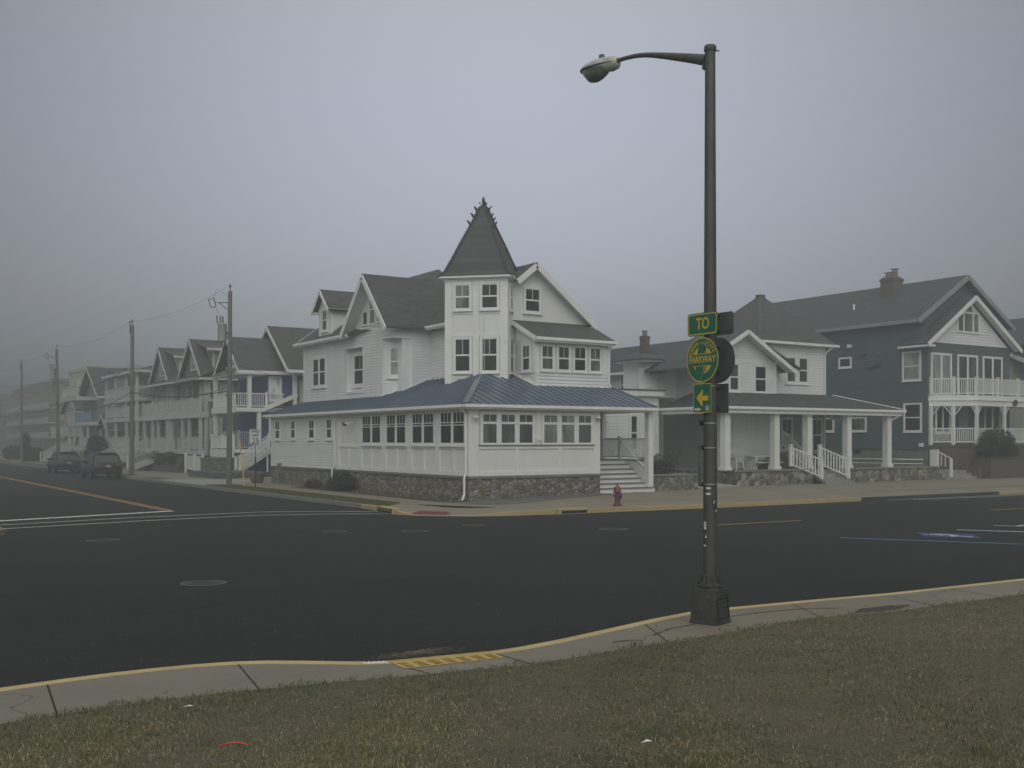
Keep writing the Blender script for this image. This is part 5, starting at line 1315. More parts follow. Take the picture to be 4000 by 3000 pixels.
# ------------------------------------------------------------------ utility poles and wires
def upole(x, y, h, r, label, kit=True, lean=(0, 0)):
    t = thing('utility_pole', label, 'utility pole', (x, y, .15), 'utility poles along the side street')
    mb = MB(); P = lambda z: Vector((x + lean[0] * z, y + lean[1] * z, z))
    mb.tube([P(.1), P(h * .3), P(h * .7), P(h)], [r, r * .92, r * .8, r * .72], 14); mb.build('shaft', 'pole_wood', t, smooth=True)
    mb = MB(); mb.tube([P(h - .2), P(h + .25)], .03, 6); mb.lathe(*P(h)[:2], [(.03, h + .2), (.07, h + .26), (.05, h + .36), (.02, h + .42)], 8)
    for z in (h * .7, h * .6, h * .47): mb.bar(P(z) + Vector((-r, 0, 0)), P(z) + Vector((-r - .12, -.05, 0)), .05)
    mb.build('pin_insulator', 'ceramic', t)
    mb = MB(); a = P(.2) + Vector((-r * .7, -r * .75, 0)); mb.tube([a, P(h * .5) + Vector((-r * .65, -r * .7, 0))], .03, 6); mb.build('conduit', 'pole_wood', t)
    if kit:
        c = P(h - 2.75) + Vector((-.33, .28, 0))
        mb = MB(); mb.lathe(c.x, c.y, [(.20, c.z), (.235, c.z + .04), (.24, c.z + .9), (.25, c.z + .92), (.24, c.z + .98), (.12, c.z + 1.03)], 18); tr = mb.build('transformer', 'transformer_grey', t, smooth=True)
        mb = MB()
        for dx, dy in ((-.10, 0), (.05, .03)):
            mb.lathe(c.x + dx, c.y + dy, [(.03, c.z + 1.0)] + [(.055 if k % 2 else .03, c.z + 1.05 + k * .03) for k in range(10)] + [(.02, c.z + 1.4)], 8)
        mb.tube([(c.x - .18, c.y, c.z + .9), (c.x - .28, c.y, c.z + 1.05), (c.x - .30, c.y, c.z + 1.42)], .035, 6); mb.build('bushing', 'ceramic', tr)
        mb = MB(); mb.bar(P(h - 2.3) + Vector((-.1, .1, 0)), c + Vector((0, 0, .5)), .1, .14); mb.build('mount', 'dark_iron', tr)
        mb = MB(); q = P(h - .62); mb.bar(q, q + Vector((-.55, .35, 0)), .04); mb.bar(q - Vector((0, 0, .5)), q + Vector((-.5, .32, 0)), .035); mb.build('cutout_bracket', 'dark_iron', t)
        q2 = q + Vector((-.8, .5, 0)); mb = MB(); mb.tube([q2 + Vector((.15, -.1, -.2)), q2 + Vector((.05, -.03, .25))], .035, 8); mb.tube([q2 + Vector((-.1, .06, -.25)), q2 + Vector((-.2, .12, .15))], .025, 8); mb.bar(q2 + Vector((.15, -.1, -.22)), q2 + Vector((-.1, .06, -.27)), .04); mb.bar(q2 + Vector((.05, -.03, .25)), q2 + Vector((-.2, .12, .15)), .04); mb.bar(q + Vector((-.5, .32, 0)), q2 + Vector((.1, -.06, .02)), .03); mb.build('fuse_cutout', 'ceramic', t)
        mb = MB(); mb.tube([q2 + Vector((.15, -.1, -.25)), q2 + Vector((.35, -.2, -.8)), (c.x + .05, c.y, c.z + 1.4)], .009, 4); mb.tube([q2 + Vector((.05, 0, .25)), q2 + Vector((.2, -.1, .75)), q2 + Vector((.5, -.3, .5)), P(h - .3)], .009, 4); mb.tube([c + Vector((0, 0, .02)), c + Vector((.05, 0, -.5)), c + Vector((0, -.1, -.95)), P(h - 4.1)], .025, 5); mb.tube([c + Vector((.1, 0, .02)), c + Vector((.18, -.1, -.4)), P(h - 4.0)], .02, 5); mb.build('jumper_wire', 'wire_black', t)
    else:
        mb = MB(); mb.tube([P(h - .6) + Vector((-.15, .05, 0)), P(h + .3) + Vector((-.15, .05, 0))], .035, 6); mb.bar(P(h - .55), P(h - .5) + Vector((-.15, .05, 0)), .04); mb.build('ground_pin', 'dark_iron', t)
    return t
PL = [(-3.12, 20.4, 10.75), (-3.1, 42.0, 10.85), (-3.1, 69.8, 11.1), (-3.05, 91.5, 11.2), (-3.05, 116, 11.2)]
upole(*PL[0], .155, 'nearest wooden utility pole with grey transformer and fuse cutout', True, (.006, 0))
upole(*PL[1], .17, 'pale wooden utility pole beside the nearest parked car', False, (.004, 0))
upole(*PL[2], .17, 'utility pole with transformer behind the two parked cars', True, (-.012, 0))
upole(*PL[3], .15, 'farthest bare utility pole fading in the fog left of the cars', False)
def wire(pts, sag, r, label, n=14):
    P = [Vector(p) for p in pts]; out = []
    for a, b in zip(P, P[1:]):
        for k in range(n + (b == P[-1])):
            t = k / n; q = a.lerp(b, t); q.z -= sag * 4 * t * (1 - t) * ((b - a).length / 24); out.append(q)
    mb = MB(); mb.tube(out, r, 4); return tag(mb.build('power_line', 'wire_black', loc=tuple(P[0])), label, 'cable', 'cables strung over the side street')
wire([(p[0], p[1], p[2] + .3) for p in PL[1:2] + PL[0:1]], .5, .007, 'thin top wire between the two nearest utility poles')
wire([(p[0] - .05, p[1], p[2] + .3) for p in PL[1:]], .5, .008, 'thin top wire between the farther utility poles')
wire([(p[0] - .15, p[1], p[2] - 2.9) for p in PL[1:]], .9, .022, 'thick sagging cable running back from the pale pole to far poles')
wire([(PL[0][0], PL[0][1], 6.9), (-3.2, 42, 8.05)], 1.3, .02, 'thick cable from transformer pole sagging to the pale pole')
wire([(p[0] - .15, p[1], 6.0 + .1 * i) for i, p in enumerate(PL[1:])], .8, .028, 'lower bundled cable from pale pole to the far poles')
wire([(-3.2, 20.4, 5.3), (-3.2, 42, 6.05)], .35, .022, 'lower bundled cable between the two nearest poles')
wire([(-3.2, 20.4, 5.5), (-3.15, 42, 6.15)], .6, .016, 'slack loop cable above the lower bundle between nearest poles')
wire([(-3.1, 20.4, 6.9), (1.2, 21.2, 6.0), ], .5, .012, 'service wire from nearest pole to the corner house eave')
wire([(-3.1, 20.4, 8.3), (2.4, 33.5, 5.2)], .5, .012, 'service wire from nearest pole down to the blue house')
wire([(-3.1, 42, 8.1), (3., 45.5, 7.1)], .4, .012, 'service wire from pale pole to the tan house eave')
wire([(-3.1, 69.8, 8.2), (3.5, 74, 7.6)], .4, .014, 'service wire from the third pole to the grey house')
wire([(-3.1, 69.8, 8.1), (-18.5, 80, 7.2)], .4, .016, 'cable from the third pole crossing the street leftwards')
wire([(-3.1, 91.5, 8.1), (-18.5, 96, 8.0)], .4, .016, 'cable from the farthest pole crossing the street leftwards')
tag(MB().tube([(-3.12, 20.4, 6.5), (-3.285, 18.05, 2.5)], .008, 4).build('guy_wire', 'wire_black', loc=(-3.12, 20.4, 6.5)), 'thin guy wire from nearest pole to the yellow guard', 'cable')

# ------------------------------------------------------------------ parked cars
def suv(x, y, label, paint, w=1.92, L=4.75, h=1.74, kind=0):
    t = thing('parked_car', label, 'car', (x, y, 0), 'cars parked along the side street kerb'); X = lambda a, b, c: Vector((x + a, y + b, c))
    hw = w / 2
    # body: cross sections from tail (b=0) to nose; (b, half width low, half width belt, z low, z belt)
    S = [(.0, .80, .80, .42, .98), (.06, .90, .88, .36, 1.02), (.35, .955, .93, .30, 1.06), (1.1, .96, .94, .28, 1.06), (2.6, .96, .94, .28, 1.03), (3.5, .955, .92, .28, 1.0), (4.2, .93, .86, .30, .92), (4.6, .86, .76, .36, .80), (4.75, .74, .66, .42, .70)]
    k = hw / .96; ls = L / 4.75
    mb = MB(); n = 10
    for b, wl, wb, zl_, zb in S:
        zm = (zl_ + zb) / 2 + .05
        for a, z in ((-wl * .9, zl_), (-wl, zl_ + .12), (-wl * 1.005, zm), (-wb, zb - .04), (-wb * .94, zb), (wb * .94, zb), (wb, zb - .04), (wl * 1.005, zm), (wl, zl_ + .12), (wl * .9, zl_)):
            mb.v.append(X(a * k, b * ls, z))
    for j in range(len(S) - 1):
        for i in range(n):
            i2 = (i + 1) % n; mb.f.append([j * n + i, j * n + i2, (j + 1) * n + i2, (j + 1) * n + i]); mb.m.append(0)
    mb.f += [list(range(n))[::-1], [(len(S) - 1) * n + i for i in range(n)]]; mb.m += [0, 0]
    body = mb.build('body', paint, t, smooth=True)
    G = [(.10, .84, 1.0, 1.02), (.30, .80, 1.42, 1.44), (.46, .72, h - .08, h - .06), (.75, .70, h - .01, h), (1.9, .71, h, h), (2.6, .69, h - .03, h - .02), (3.05, .76, 1.40, 1.40), (3.55, .84, 1.0, 1.01)]
    mb = MB(); n = 6
    for b, wt, z, _ in G:
        for a, zz in ((-.87, 1.0), (-(wt + .06), max(1.0, z - .14)), (-wt * .88, z), (wt * .88, z), (wt + .06, max(1.0, z - .14)), (.87, 1.0)): mb.v.append(X(a * k, b * ls, zz))
    for j in range(len(G) - 1):
        for i in range(n - 1): mb.f.append([j * n + i, j * n + i + 1, (j + 1) * n + i + 1, (j + 1) * n + i]); mb.m.append(0)
    mb.f += [list(range(n))[::-1], [(len(G) - 1) * n + i for i in range(n)]]; mb.m += [0, 0]
    mb.build('cabin', paint, t, smooth=True)
    mb = MB(); mb.poly([X(-.70 * k, .10, 1.09), X(.70 * k, .10, 1.09), X(.66 * k, .265, 1.42), X(.58 * k, .40, h - .19), X(-.58 * k, .40, h - .19), X(-.66 * k, .265, 1.42)]); mb.build('rear_window', 'car_glass', t)
    mb = MB(); mb.box(x - .6 * k, x + .6 * k, y + .36, y + .56, h - .07, h - .035); mb.build('spoiler', paint, t)
    for s in (-1, 1):
        mb = MB()
        for b0, b1, c0, c1 in ((.62, 1.35, .80, 1.35), (1.42, 2.25, 1.42, 2.2), (2.32, 3.2, 2.27, 2.75)):
            mb.poly([X(s * .885 * k, b0 * ls, 1.07), X(s * .885 * k, b1 * ls, 1.07), X(s * (.785) * k, c1 * ls, h - .17), X(s * (.785) * k, c0 * ls, h - .17)])
        mb.build('side_window', 'car_glass', t)
        mb = MB(); mb.box(x + s * .99 * k - .09, x + s * .99 * k + .09, y + 2.95 * ls, y + 3.1 * ls, 1.05, 1.20); mb.bar(X(s * .86 * k, 3.02 * ls, 1.07), X(s * .99 * k, 3.02 * ls, 1.1), .05); mb.build('mirror', paint, t)
        mb = MB(); a0, a1 = sorted((s * .50 * k, s * .88 * k))
        mb.hexa([X(a0, -.012, .93), X(a1, .03, .93), X(a1, .16, .93), X(a0, .10, .93)], [X(a0, .03, 1.03), X(a1, .06, 1.05), X(a1, .22, 1.05), X(a0, .14, 1.03)]); mb.build('tail_light', 'tail_light', t)
        mb = MB(); mb.box(min(a0, a1) + x, max(a0, a1) + x, y - .022, y + .03, .895, .915); mb.build('light_trim', 'chrome', t)
        for b in (.95, 3.75):
            mb = MB(); c = X(s * (hw - .13), b * ls, .345); mb.tube([c - Vector((.12, 0, 0)), c - Vector((.10, 0, 0)), c + Vector((.10, 0, 0)), c + Vector((.12, 0, 0))], [.30, .345, .345, .30], 20); wh = mb.build('wheel', 'tyre_rubber', t)
            MB().tube([c + Vector((s * .115, 0, 0)), c + Vector((s * .126, 0, 0))], [.22, .20], 12).build('rim', 'rim_alloy', wh)
    MB().box(x - .17, x + .17, y - .02, y + .03, .78, .93).build('number_plate', 'number_plate', t)
    mb = MB(); mb.box(x - .10, x + .10, y + .0, y + .06, .955, .985); mb.build('badge', 'chrome', t)
    if kind == 0: MB().box(x - .56, x + .5, y - .035, y + .02, .545, .565).build('bumper_trim', 'chrome', t)
    mb = MB(); mb.box(x - .8 * k, x + .8 * k, y - .03, y + .1, .36, .55); mb.build('bumper', paint, t)
    for s in (-1, 1): MB().bar(X(s * .66 * k, .9, h + .03), X(s * .66 * k, 2.5, h + .03), .03).build('roof_rail', 'dark_iron', t)
suv(-5.55, 38.1, 'black SUV with chrome bumper strip, the nearer parked car', 'car_black', 1.95, 4.8, 1.78)
suv(-5.60, 51.2, 'dark blue-black SUV parked behind, farther from the camera', 'car_navy', 1.92, 4.7, 1.72, 1)
# ------------------------------------------------------------------ house with the wide white porch
H2 = thing('porch_house', 'white house with pyramid roof and wide columned porch on field stone', 'house', (22, 4, .29))
GB = .25
mb = MB(); mb.box(16.8, 22.55, 2.0, 2.5, .1, 1.0); mb.box(25.0, 33.4, 2.0, 2.5, .1, 1.0); mb.box(16.8, 17.3, 2.5, 9, .1, 1.0); mb.box(32.9, 33.4, 2.5, 4.2, .1, 1.0); mb.build('stone_wall', 'field_stone', H2)
mb = MB(); mb.box(16.74, 22.6, 1.93, 2.6, 1.0, 1.08); mb.box(24.95, 33.46, 1.93, 2.6, 1.0, 1.08); mb.box(16.74, 17.4, 2.6, 9, 1.0, 1.08); mb.build('wall_cap', 'cap_stone', H2)
mb = MB(); mb.box(17.3, 33.0, 2.55, 9, .2, 1.03); mb.build('porch_floor', 'porch_floor', H2)
mb = MB()
for k in range(4): mb.box(22.62, 24.94, 1.2 + .32 * k, 2.7, .1, .42 + .19 * k)
mb.build('front_steps', 'concrete_step', H2)
for x0 in (22.42, 24.55):
    railing(H2, (x0 - 1.1, 2.45, 1.22) if x0 < 23 else (x0 - 1.1, 2.35, 1.22), (x0, 1.32, .55), 1.02, .17, post=(0, 1), bw=.05)
for x in (16.5, 20.06, 22.57, 25.76, 29.2): column(H2, x, 2.4, 1.08, 4.06, .36)
mb = MB(); mb.box(15.95, 30.0, 1.98, 2.12, 3.98, 4.28); mb.box(15.9, 16.05, 2.12, 6.6, 3.98, 4.28); mb.box(29.9, 30.05, 2.12, 5.2, 3.98, 4.28); mb.box(16.05, 29.9, 2.12, 5.2, 4.06, 4.12); mb.build('porch_beam', 'white_trim', H2)
mb = MB(); mb.box(15.75, 30.2, 1.84, 1.96, 4.19, 4.32); mb.box(15.75, 15.87, 1.96, 6.7, 4.19, 4.32); build_each(mb, 'gutter', 'white_metal', H2)
e = .42
mb = MB()
mb.slab([(15.78, 1.88, 4.32), (30.2, 1.88, 4.32), (27.2, 4.62, 5.2), (18.2, 4.62, 5.2)], .06); mb.slab([(15.78, 1.88, 4.32), (18.2, 4.62, 5.2), (18.2, 6.7, 5.2), (15.78, 6.7, 4.32)], .06); mb.slab([(30.2, 1.88, 4.32), (30.2, 8, 4.32), (27.2, 8, 5.2), (27.2, 4.62, 5.2)], .06)
mb.build('porch_roof', 'shingle_porch', H2)
mb = MB(); mb.bar((30.2, 1.88, 4.34), (27.2, 4.62, 5.22), .07, .04); mb.tube([(29.85, 1.9, 4.2), (29.7, 2.05, 3.95), (29.2, 2.4, 3.6), (29.38, 2.4, 3.5), (29.38, 2.4, 1.1)], .045, 6); mb.build('downspout', 'white_metal', H2)
# porch back wall
PV = FV(5.2)
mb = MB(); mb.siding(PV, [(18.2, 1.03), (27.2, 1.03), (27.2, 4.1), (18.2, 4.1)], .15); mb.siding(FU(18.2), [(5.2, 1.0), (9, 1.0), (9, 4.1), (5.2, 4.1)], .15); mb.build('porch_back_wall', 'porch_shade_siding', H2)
window(H2, PV, 18.9, 19.8, 2.1, 3.8, lites=1, g='glass_dark'); window(H2, PV, 20.2, 20.9, 2.1, 3.8, g='glass_curtain'); window(H2, PV, 23.6, 24.4, 2.1, 3.8, g='glass_dark'); window(H2, PV, 25.3, 26.9, 2.0, 3.8, lites=2, g='glass_dark')
dr = MB().tbox(PV, 21.5, 22.5, 1.03, 3.3, 0, .05).build('front_door', 'white_panel', H2); MB().tbox(PV, 21.6, 21.66, 2.0, 2.15, .05, .1).build('handle', 'dark_iron', dr)
mb = MB(); mb.tbox(PV, 21.38, 21.5, 1.03, 3.42, 0, .07); mb.tbox(PV, 22.5, 22.62, 1.03, 3.42, 0, .07); mb.tbox(PV, 21.5, 22.5, 3.3, 3.42, 0, .07); mb.build('door_casing', 'white_trim', H2)
mb = MB(); mb.tbox(PV, 22.9, 23.2, 2.9, 3.4, 0, .1); mb.build('mail_box', 'dark_iron', H2)
nb_ = MB().tbox(FV(2.7), 24.62, 25.8, 3.72, 4.0, 0, .04).build('number_board', 'cream_siding', H2); text_mesh(nb_, '802', .26, FV(2.7), 25.2, 3.86, .045, 'grey_sill', bold=.006, sx=1.4)
railing(H2, (23.3, 4.9, 2.3), (24.9, 4.6, 1.05), .9, .14, name='stair_railing')
# upper walls
BW = FV(4.6); MW = FV(5.2)
mb = MB(); mb.siding(BW, [(18.2, 5.0), (22.5, 5.0), (22.5, 6.9), (18.2, 6.9)], .15); mb.siding(BW, [(17.6, 6.9), (22.3, 6.9), (19.95, 8.35)], .15); mb.siding(FU(18.2), [(4.6, 5.0), (20, 5.0), (20, 6.7), (4.6, 6.7)], .15)
mb.siding(MW, [(22.5, 5.1), (27.2, 5.1), (27.2, 8.1), (22.5, 8.1)], .15); mb.siding(FU(22.5), [(5.2, 5.1), (9, 5.1), (9, 8.1), (5.2, 8.1)], .15); mb.box(22.6, 27.17, 5.25, 11.5, 1.0, 8.05); mb.box(18.25, 22.5, 4.65, 20, 1.05, 6.6)
mb.build('siding_wall', 'white_siding', H2)
mb = MB(); mb.tbox(MW, 27.1, 27.24, 5.1, 8.1, 0, .04); mb.tbox(BW, 22.4, 22.52, 5.0, 6.9, 0, .04); mb.tbox(MW, 27.1, 27.24, 1.0, 4.1, 0, .05); mb.tbox(BW, 18.18, 18.3, 5.0, 6.9, 0, .04); build_each(mb, 'corner_board', 'white_trim', H2)
window(H2, MW, 24.0, 25.7, 5.92, 7.3, lites=2, rows=((0, .5, 1), (.5, 1, 1)), mull=.28, trim=.12, g='glass_mid')
window(H2, BW, 18.95, 19.6, 5.3, 6.7, rows=((0, .5, 1), (.5, 1, 1)), trim=.12, g='glass_mid'); window(H2, BW, 20.85, 21.7, 5.25, 6.65, rows=((0, .5, 1), (.5, 1, 1)), trim=.12)
mb = MB(); gp2 = 19.75
def gz2(u): return 8.55 - .56 * abs(u - gp2)
mb.slab([(gp2, 4.0, 8.55), (gp2, 8, 8.55), (23.45, 8, gz2(23.45)), (23.45, 4.0, gz2(23.45))], .1); mb.slab([(15.9, 4.0, gz2(15.9)), (15.9, 8, gz2(15.9)), (gp2, 8, 8.548), (gp2, 4.0, 8.548)], .1)
mb.slab([(17.75, 8, 6.62), (17.75, 20.5, 6.62), (21, 20.5, 8.5), (21, 8, 8.5)][::-1], .1); mb.slab([(21, 5, 8.5), (21, 20.5, 8.5), (25, 20.5, 6.7), (25, 5, 6.7)][::-1], .1)
mb.build('gable_roof', 'shingle_slate', H2)
mb = MB(); mb.bar((gp2, 3.97, 8.42), (23.5, 3.97, gz2(23.5) - .13), .05, .22); mb.bar((gp2, 3.97, 8.41), (17.4, 3.97, gz2(17.4) - .13), .05, .22); mb.slab([(gp2, 4.02, 8.44), (gp2, 4.6, 8.44), (23.4, 4.6, gz2(23.4) - .11), (23.4, 4.02, gz2(23.4) - .11)], .03); mb.slab([(17.4, 4.02, gz2(17.4) - .11), (17.4, 4.6, gz2(17.4) - .11), (gp2, 4.6, 8.435), (gp2, 4.02, 8.435)], .03); mb.bar((17.7, 8, 6.55), (17.7, 20.5, 6.55), .08, .16); build_each(mb, 'rake_board', 'white_trim', H2)
mb = MB(); pa = (24.75, 7.9, 11.2)
c4 = [(21.45, 4.75, 8.12), (27.85, 4.75, 8.12), (27.85, 11.2, 8.12), (21.45, 11.2, 8.12)]
for i in range(4): mb.poly([c4[i], c4[(i + 1) % 4], pa])
mb.poly(c4[::-1]); mb.build('pyramid_roof', 'shingle_grey', H2)
mb = MB(); mb.box(pa[0] - .2, pa[0] + .2, pa[1] - .2, pa[1] + .2, 10.9, 11.2); mb.bar(pa, (21.45, 4.75, 8.14), .25, .05); mb.build('roof_cap', 'shingle_grey', H2)
mb = MB(); mb.box(21.4, 27.9, 4.68, 4.78, 8.0, 8.14); mb.box(21.5, 27.8, 4.78, 5.2, 7.98, 8.02); mb.box(27.8, 27.9, 4.78, 11.2, 8.0, 8.14); build_each(mb, 'eave_board', 'white_trim', H2)
mb = MB(); mb.tube([(27.4, 4.75, 8.0), (27.2, 5.0, 7.75), (27.14, 5.1, 7.6), (27.14, 5.1, 5.2)], .05, 6); mb.build('downspout', 'white_metal', H2)
ch = MB(); ch.box(19.34, 19.76, 12.05, 12.47, 7.6, 8.85); ch.box(19.31, 19.79, 12.02, 12.5, 8.68, 8.80); ch.build('chimney', 'chimney_brick', H2)
MB().lathe(19.55, 12.26, [(.14, 8.85), (.14, 9.12), (.17, 9.13), (.17, 9.17)], 10).build('chimney_cap', 'aluminium', H2)
MB().tube([(20.6, 9, 8.2), (20.6, 9, 8.95)], .05, 6).build('vent_pipe', 'dark_iron', H2)
# left wings
LWv = FV(6.9)
mb = MB(); mb.siding(LWv, [(11.4, .6), (15.9, .6), (15.9, 5.0), (11.4, 5.0)], .17); mb.siding(FU(11.4), [(6.9, .6), (12, .6), (12, 5.0), (6.9, 5.0)], .17); mb.box(11.45, 15.85, 6.95, 11, .5, 4.95)
W2 = FV(8.0); CHm = Frame((15.95, 8.5), (.78, -.5), (-.5, -.78))
mb.siding(W2, [(16.73, 4.95), (18.2, 4.95), (18.2, 6.95), (16.73, 6.95)], .15); mb.siding(CHm, [(0, 4.95), (.93, 4.95), (.93, 6.95), (0, 6.95)], .15); mb.box(16.05, 18.2, 8.55, 10, 4.9, 6.9)
mb.build('wing_wall', 'white_siding', H2)
window(H2, LWv, 14.0, 14.45, 2.1, 3.9, rows=((0, .5, 1), (.5, 1, 1)), trim=.12, o=.012); window(H2, FU(18.2), 12.0, 12.75, 5.3, 6.5, rows=((0, .5, 1), (.5, 1, 1)), trim=.2, o=.02, g='glass_mid')
mb = MB(); mb.box(11.1, 16.1, 6.55, 6.95, 4.95, 5.3); mb.box(15.78, 15.95, 6.86, 7.0, .6, 4.95); mb.box(15.5, 18.3, 7.6, 8.0, 6.9, 7.05); mb.box(15.5, 15.9, 8.0, 10, 6.9, 7.05); mb.box(16.66, 16.8, 7.9, 7.97, 4.95, 6.9); mb.tube([(11.25, 6.5, 5.0), (11.4, 6.75, 4.7), (15.86, 6.8, 4.5), (15.86, 6.8, .9)], .05, 6); build_each(mb, 'eave_board', 'white_trim', H2)
mb = MB(); mb.slab([(15.4, 7.5, 7.06), (18.4, 7.5, 7.06), (18.9, 9.5, 7.5), (16.6, 9.5, 7.5)], .08); mb.slab([(16.3, 6.9, 6.3), (18.2, 6.9, 6.9), (18.2, 8, 6.9), (16.3, 8, 6.3)], .06); mb.slab([(15.4, 7.5, 7.06), (16.6, 9.5, 7.5), (18.5, 10.2, 7.2), (15.4, 10.2, 7.06)], .08); mb.slab([(11.05, 6.5, 5.3), (16.15, 6.5, 5.3), (16.15, 9, 5.45), (11.05, 9, 5.45)], .06); mb.build('wing_roof', 'shingle_slate', H2)
mb = MB(); mb.tube([(26.0, 4.9, 1.6), (33.2, 2.9, 1.45)], .025, 6); mb.tube([(26.0, 4.9, 1.35), (33.2, 2.9, 1.2)], .02, 6); mb.build('pipe_rail', 'white_metal', H2)
mb = MB(); mb.box(33.28, 33.42, 2.0, 2.5, 1.08, 2.05); mb.bar((33.35, 2.25, 2.05), (34.1, 1.6, 1.5), .1, .05); mb.box(33.98, 34.1, 1.55, 1.68, .2, 1.5); mb.bar((33.65, 2.0, 1.1), (33.65, 2.0, 1.8), .04); mb.bar((33.82, 1.85, 1.05), (33.82, 1.85, 1.68), .04); mb.build('short_railing', 'white_trim', H2)

# stone planter and dried hydrangea by the steps
t = thing('stone_planter', 'cobble planter with grey cap between the two white porches', 'planter', (11.3, 1.2, .29))
mb = MB(); mb.box(9.76, 12.75, .45, 2.8, .1, .95); mb.build('wall', 'cobble_stone', t); mb = MB(); mb.box(9.74, 12.8, .4, 2.85, .95, 1.02); mb.build('cap', 'cap_stone', t)
t = thing('dried_bush', 'brown leafless bush with dead flower heads in the stone planter', 'bush', (11.3, 1.6, 1.02))
mb = MB(); rr = random.Random(3); heads = []
for k in range(150):
    a = rr.uniform(0, 6.28); r0 = rr.uniform(0, .5); h = rr.uniform(.45, 1.0); sp = rr.uniform(.3, 1.0)
    p = Vector((11.3 + r0 * math.cos(a) * 1.6, 1.6 + r0 * math.sin(a), 1.0)); q = p + Vector((math.cos(a) * sp * .75, math.sin(a) * sp * .5, h))
    mb.tube([p, p.lerp(q, .5) + Vector((0, 0, .08)), q], [.012, .010, .006], 3, cap=False); heads.append(q)
mb.build('twigs', 'brown_board', t)
cloud_obj('dead_flowers', leaf_cloud([(q.x, q.y, q.z, .07, .07, .05) for q in heads], 2600, .022, 4), 'leaf_brown', t)
cloud_obj('dead_leaves', leaf_cloud([(11.3, 1.6, 1.3, .95, .6, .38)], 1500, .045, 5), 'leaf_brown', t)
# porch furniture
def chair(x, y, z, label):
    t = thing('plastic_chair', label, 'chair', (x, y, z), 'stacked white plastic chairs on the porch')
    mb = MB(); mb.box(x - .25, x + .25, y - .24, y + .22, z + .41, z + .44); mb.build('seat', 'plastic_white', t)
    mb = MB(); mb.bar((x - .23, y + .22, z + .44), (x - .25, y + .33, z + .88), .05); mb.bar((x + .23, y + .22, z + .44), (x + .25, y + .33, z + .88), .05); mb.bar((x - .26, y + .335, z + .88), (x + .26, y + .335, z + .88), .05)
    for k in range(5): mb.bar((x - .15 + .075 * k, y + .23, z + .46), (x - .15 + .075 * k, y + .33, z + .87), .035, .02)
    mb.build('backrest', 'plastic_white', t)
    for sx_ in (-1, 1):
        for sy_ in (-1, 1): MB().bar((x + sx_ * .23, y + sy_ * .21, z + .42), (x + sx_ * .28, y + sy_ * .27, z), .055).build('leg', 'plastic_white', t)
        MB().bar((x + sx_ * .28, y - .22, z + .64), (x + sx_ * .26, y + .27, z + .66), .05, .03).build('armrest', 'plastic_white', t)
    return t
c0 = chair(18.5, 3.6, 1.04, 'bottom chair of the white plastic stack on the porch')
copy_tree(c0, (18.5, 3.62, 1.13), 'middle chair of the white plastic stack on the porch'); copy_tree(c0, (18.5, 3.64, 1.22), 'top chair of the white plastic stack on the porch')
t = thing('porch_table', 'white slatted picnic table on the porch beside the stacked chairs', 'table', (20.3, 3.7, 1.03))
mb = MB(); mb.box(19.4, 21.3, 3.3, 4.1, 1.72, 1.78); mb.build('tabletop', 'plastic_white', t); mb = MB(); mb.box(19.4, 21.3, 2.95, 3.2, 1.40, 1.45); mb.build('bench', 'plastic_white', t)
for x in (19.6, 21.1): MB().box(x - .05, x + .05, 3.25, 4.0, 1.03, 1.72).build('leg', 'plastic_white', t)
t = thing('covered_pile', 'low heap under a dark brown cover on the porch', 'pile', (21.7, 4.2, 1.03))
mb = MB(); n = 14; rows = []
for j in range(7):
    z = j / 6; 
    for k in range(n):
        a = 2 * math.pi * k / n; r = (1 - z ** 2.2) * (1 + .12 * math.sin(3 * a + j) + .08 * math.sin(7 * a))
        mb.v.append(Vector((21.95 + 1.25 * r * math.cos(a) + .2 * z, 4.1 + .6 * r * math.sin(a), 1.03 + .95 * z)))
for j in range(6):
    for k in range(n): k2 = (k + 1) % n; mb.f.append([j * n + k, j * n + k2, (j + 1) * n + k2, (j + 1) * n + k]); mb.m.append(0)
mb.build('cover', 'tarp_brown', t, smooth=True)
t = thing('porch_bench', 'dark iron bench on the porch behind the stair railings', 'bench', (25.8, 4.0, 1.03))
mb = MB(); mb.box(24.9, 27.3, 3.8, 4.3, 1.46, 1.52); mb.build('seat', 'dark_iron', t); mb = MB(); mb.tube([(24.9, 4.3, 1.5), (25.2, 4.4, 1.95), (27.0, 4.4, 1.95), (27.3, 4.3, 1.5)], .03, 6)
for k in range(10): mb.bar((25.15 + .21 * k, 4.35, 1.5), (25.15 + .21 * k, 4.4, 1.93), .02)
mb.build('backrest', 'dark_iron', t)
for x in (25.0, 27.2):
    for y in (3.85, 4.25): MB().box(x - .03, x + .03, y - .03, y + .03, 1.03, 1.46).build('leg', 'dark_iron', t)

# ------------------------------------------------------------------ slate blue house
H3 = thing('slate_house', 'tall slate blue house with white balcony and brick chimney', 'house', (40, 8, .29))
SU3 = FU(35.5); F3 = FV(4.24)
mb = MB(); mb.siding(SU3, [(4.24, 2.05), (22, 2.05), (22, 10.1), (4.24, 10.1)], .17); mb.siding(F3, [(35.5, 2.3), (44.2, 2.3), (44.2, 8.7), (35.5, 8.7)], .17); mb.siding(FV(5.0), [(35.5, 8.6), (44.5, 8.6), (44.5, 10.1), (35.5, 10.1)], .17); mb.siding(FV(5.0), [(35.5, 10.1), (44.5, 10.1), (40, 13.1)], .17); mb.box(35.55, 44.4, 5.05, 22, 2, 10); mb.box(35.55, 44.1, 4.3, 5.05, 2, 8.6)
mb.build('siding_wall', 'slate_siding', H3)
mb = MB(); mb.box(35.53, 44, 4.3, 22, .1, 2.06); mb.build('foundation', 'foundation_block', H3)
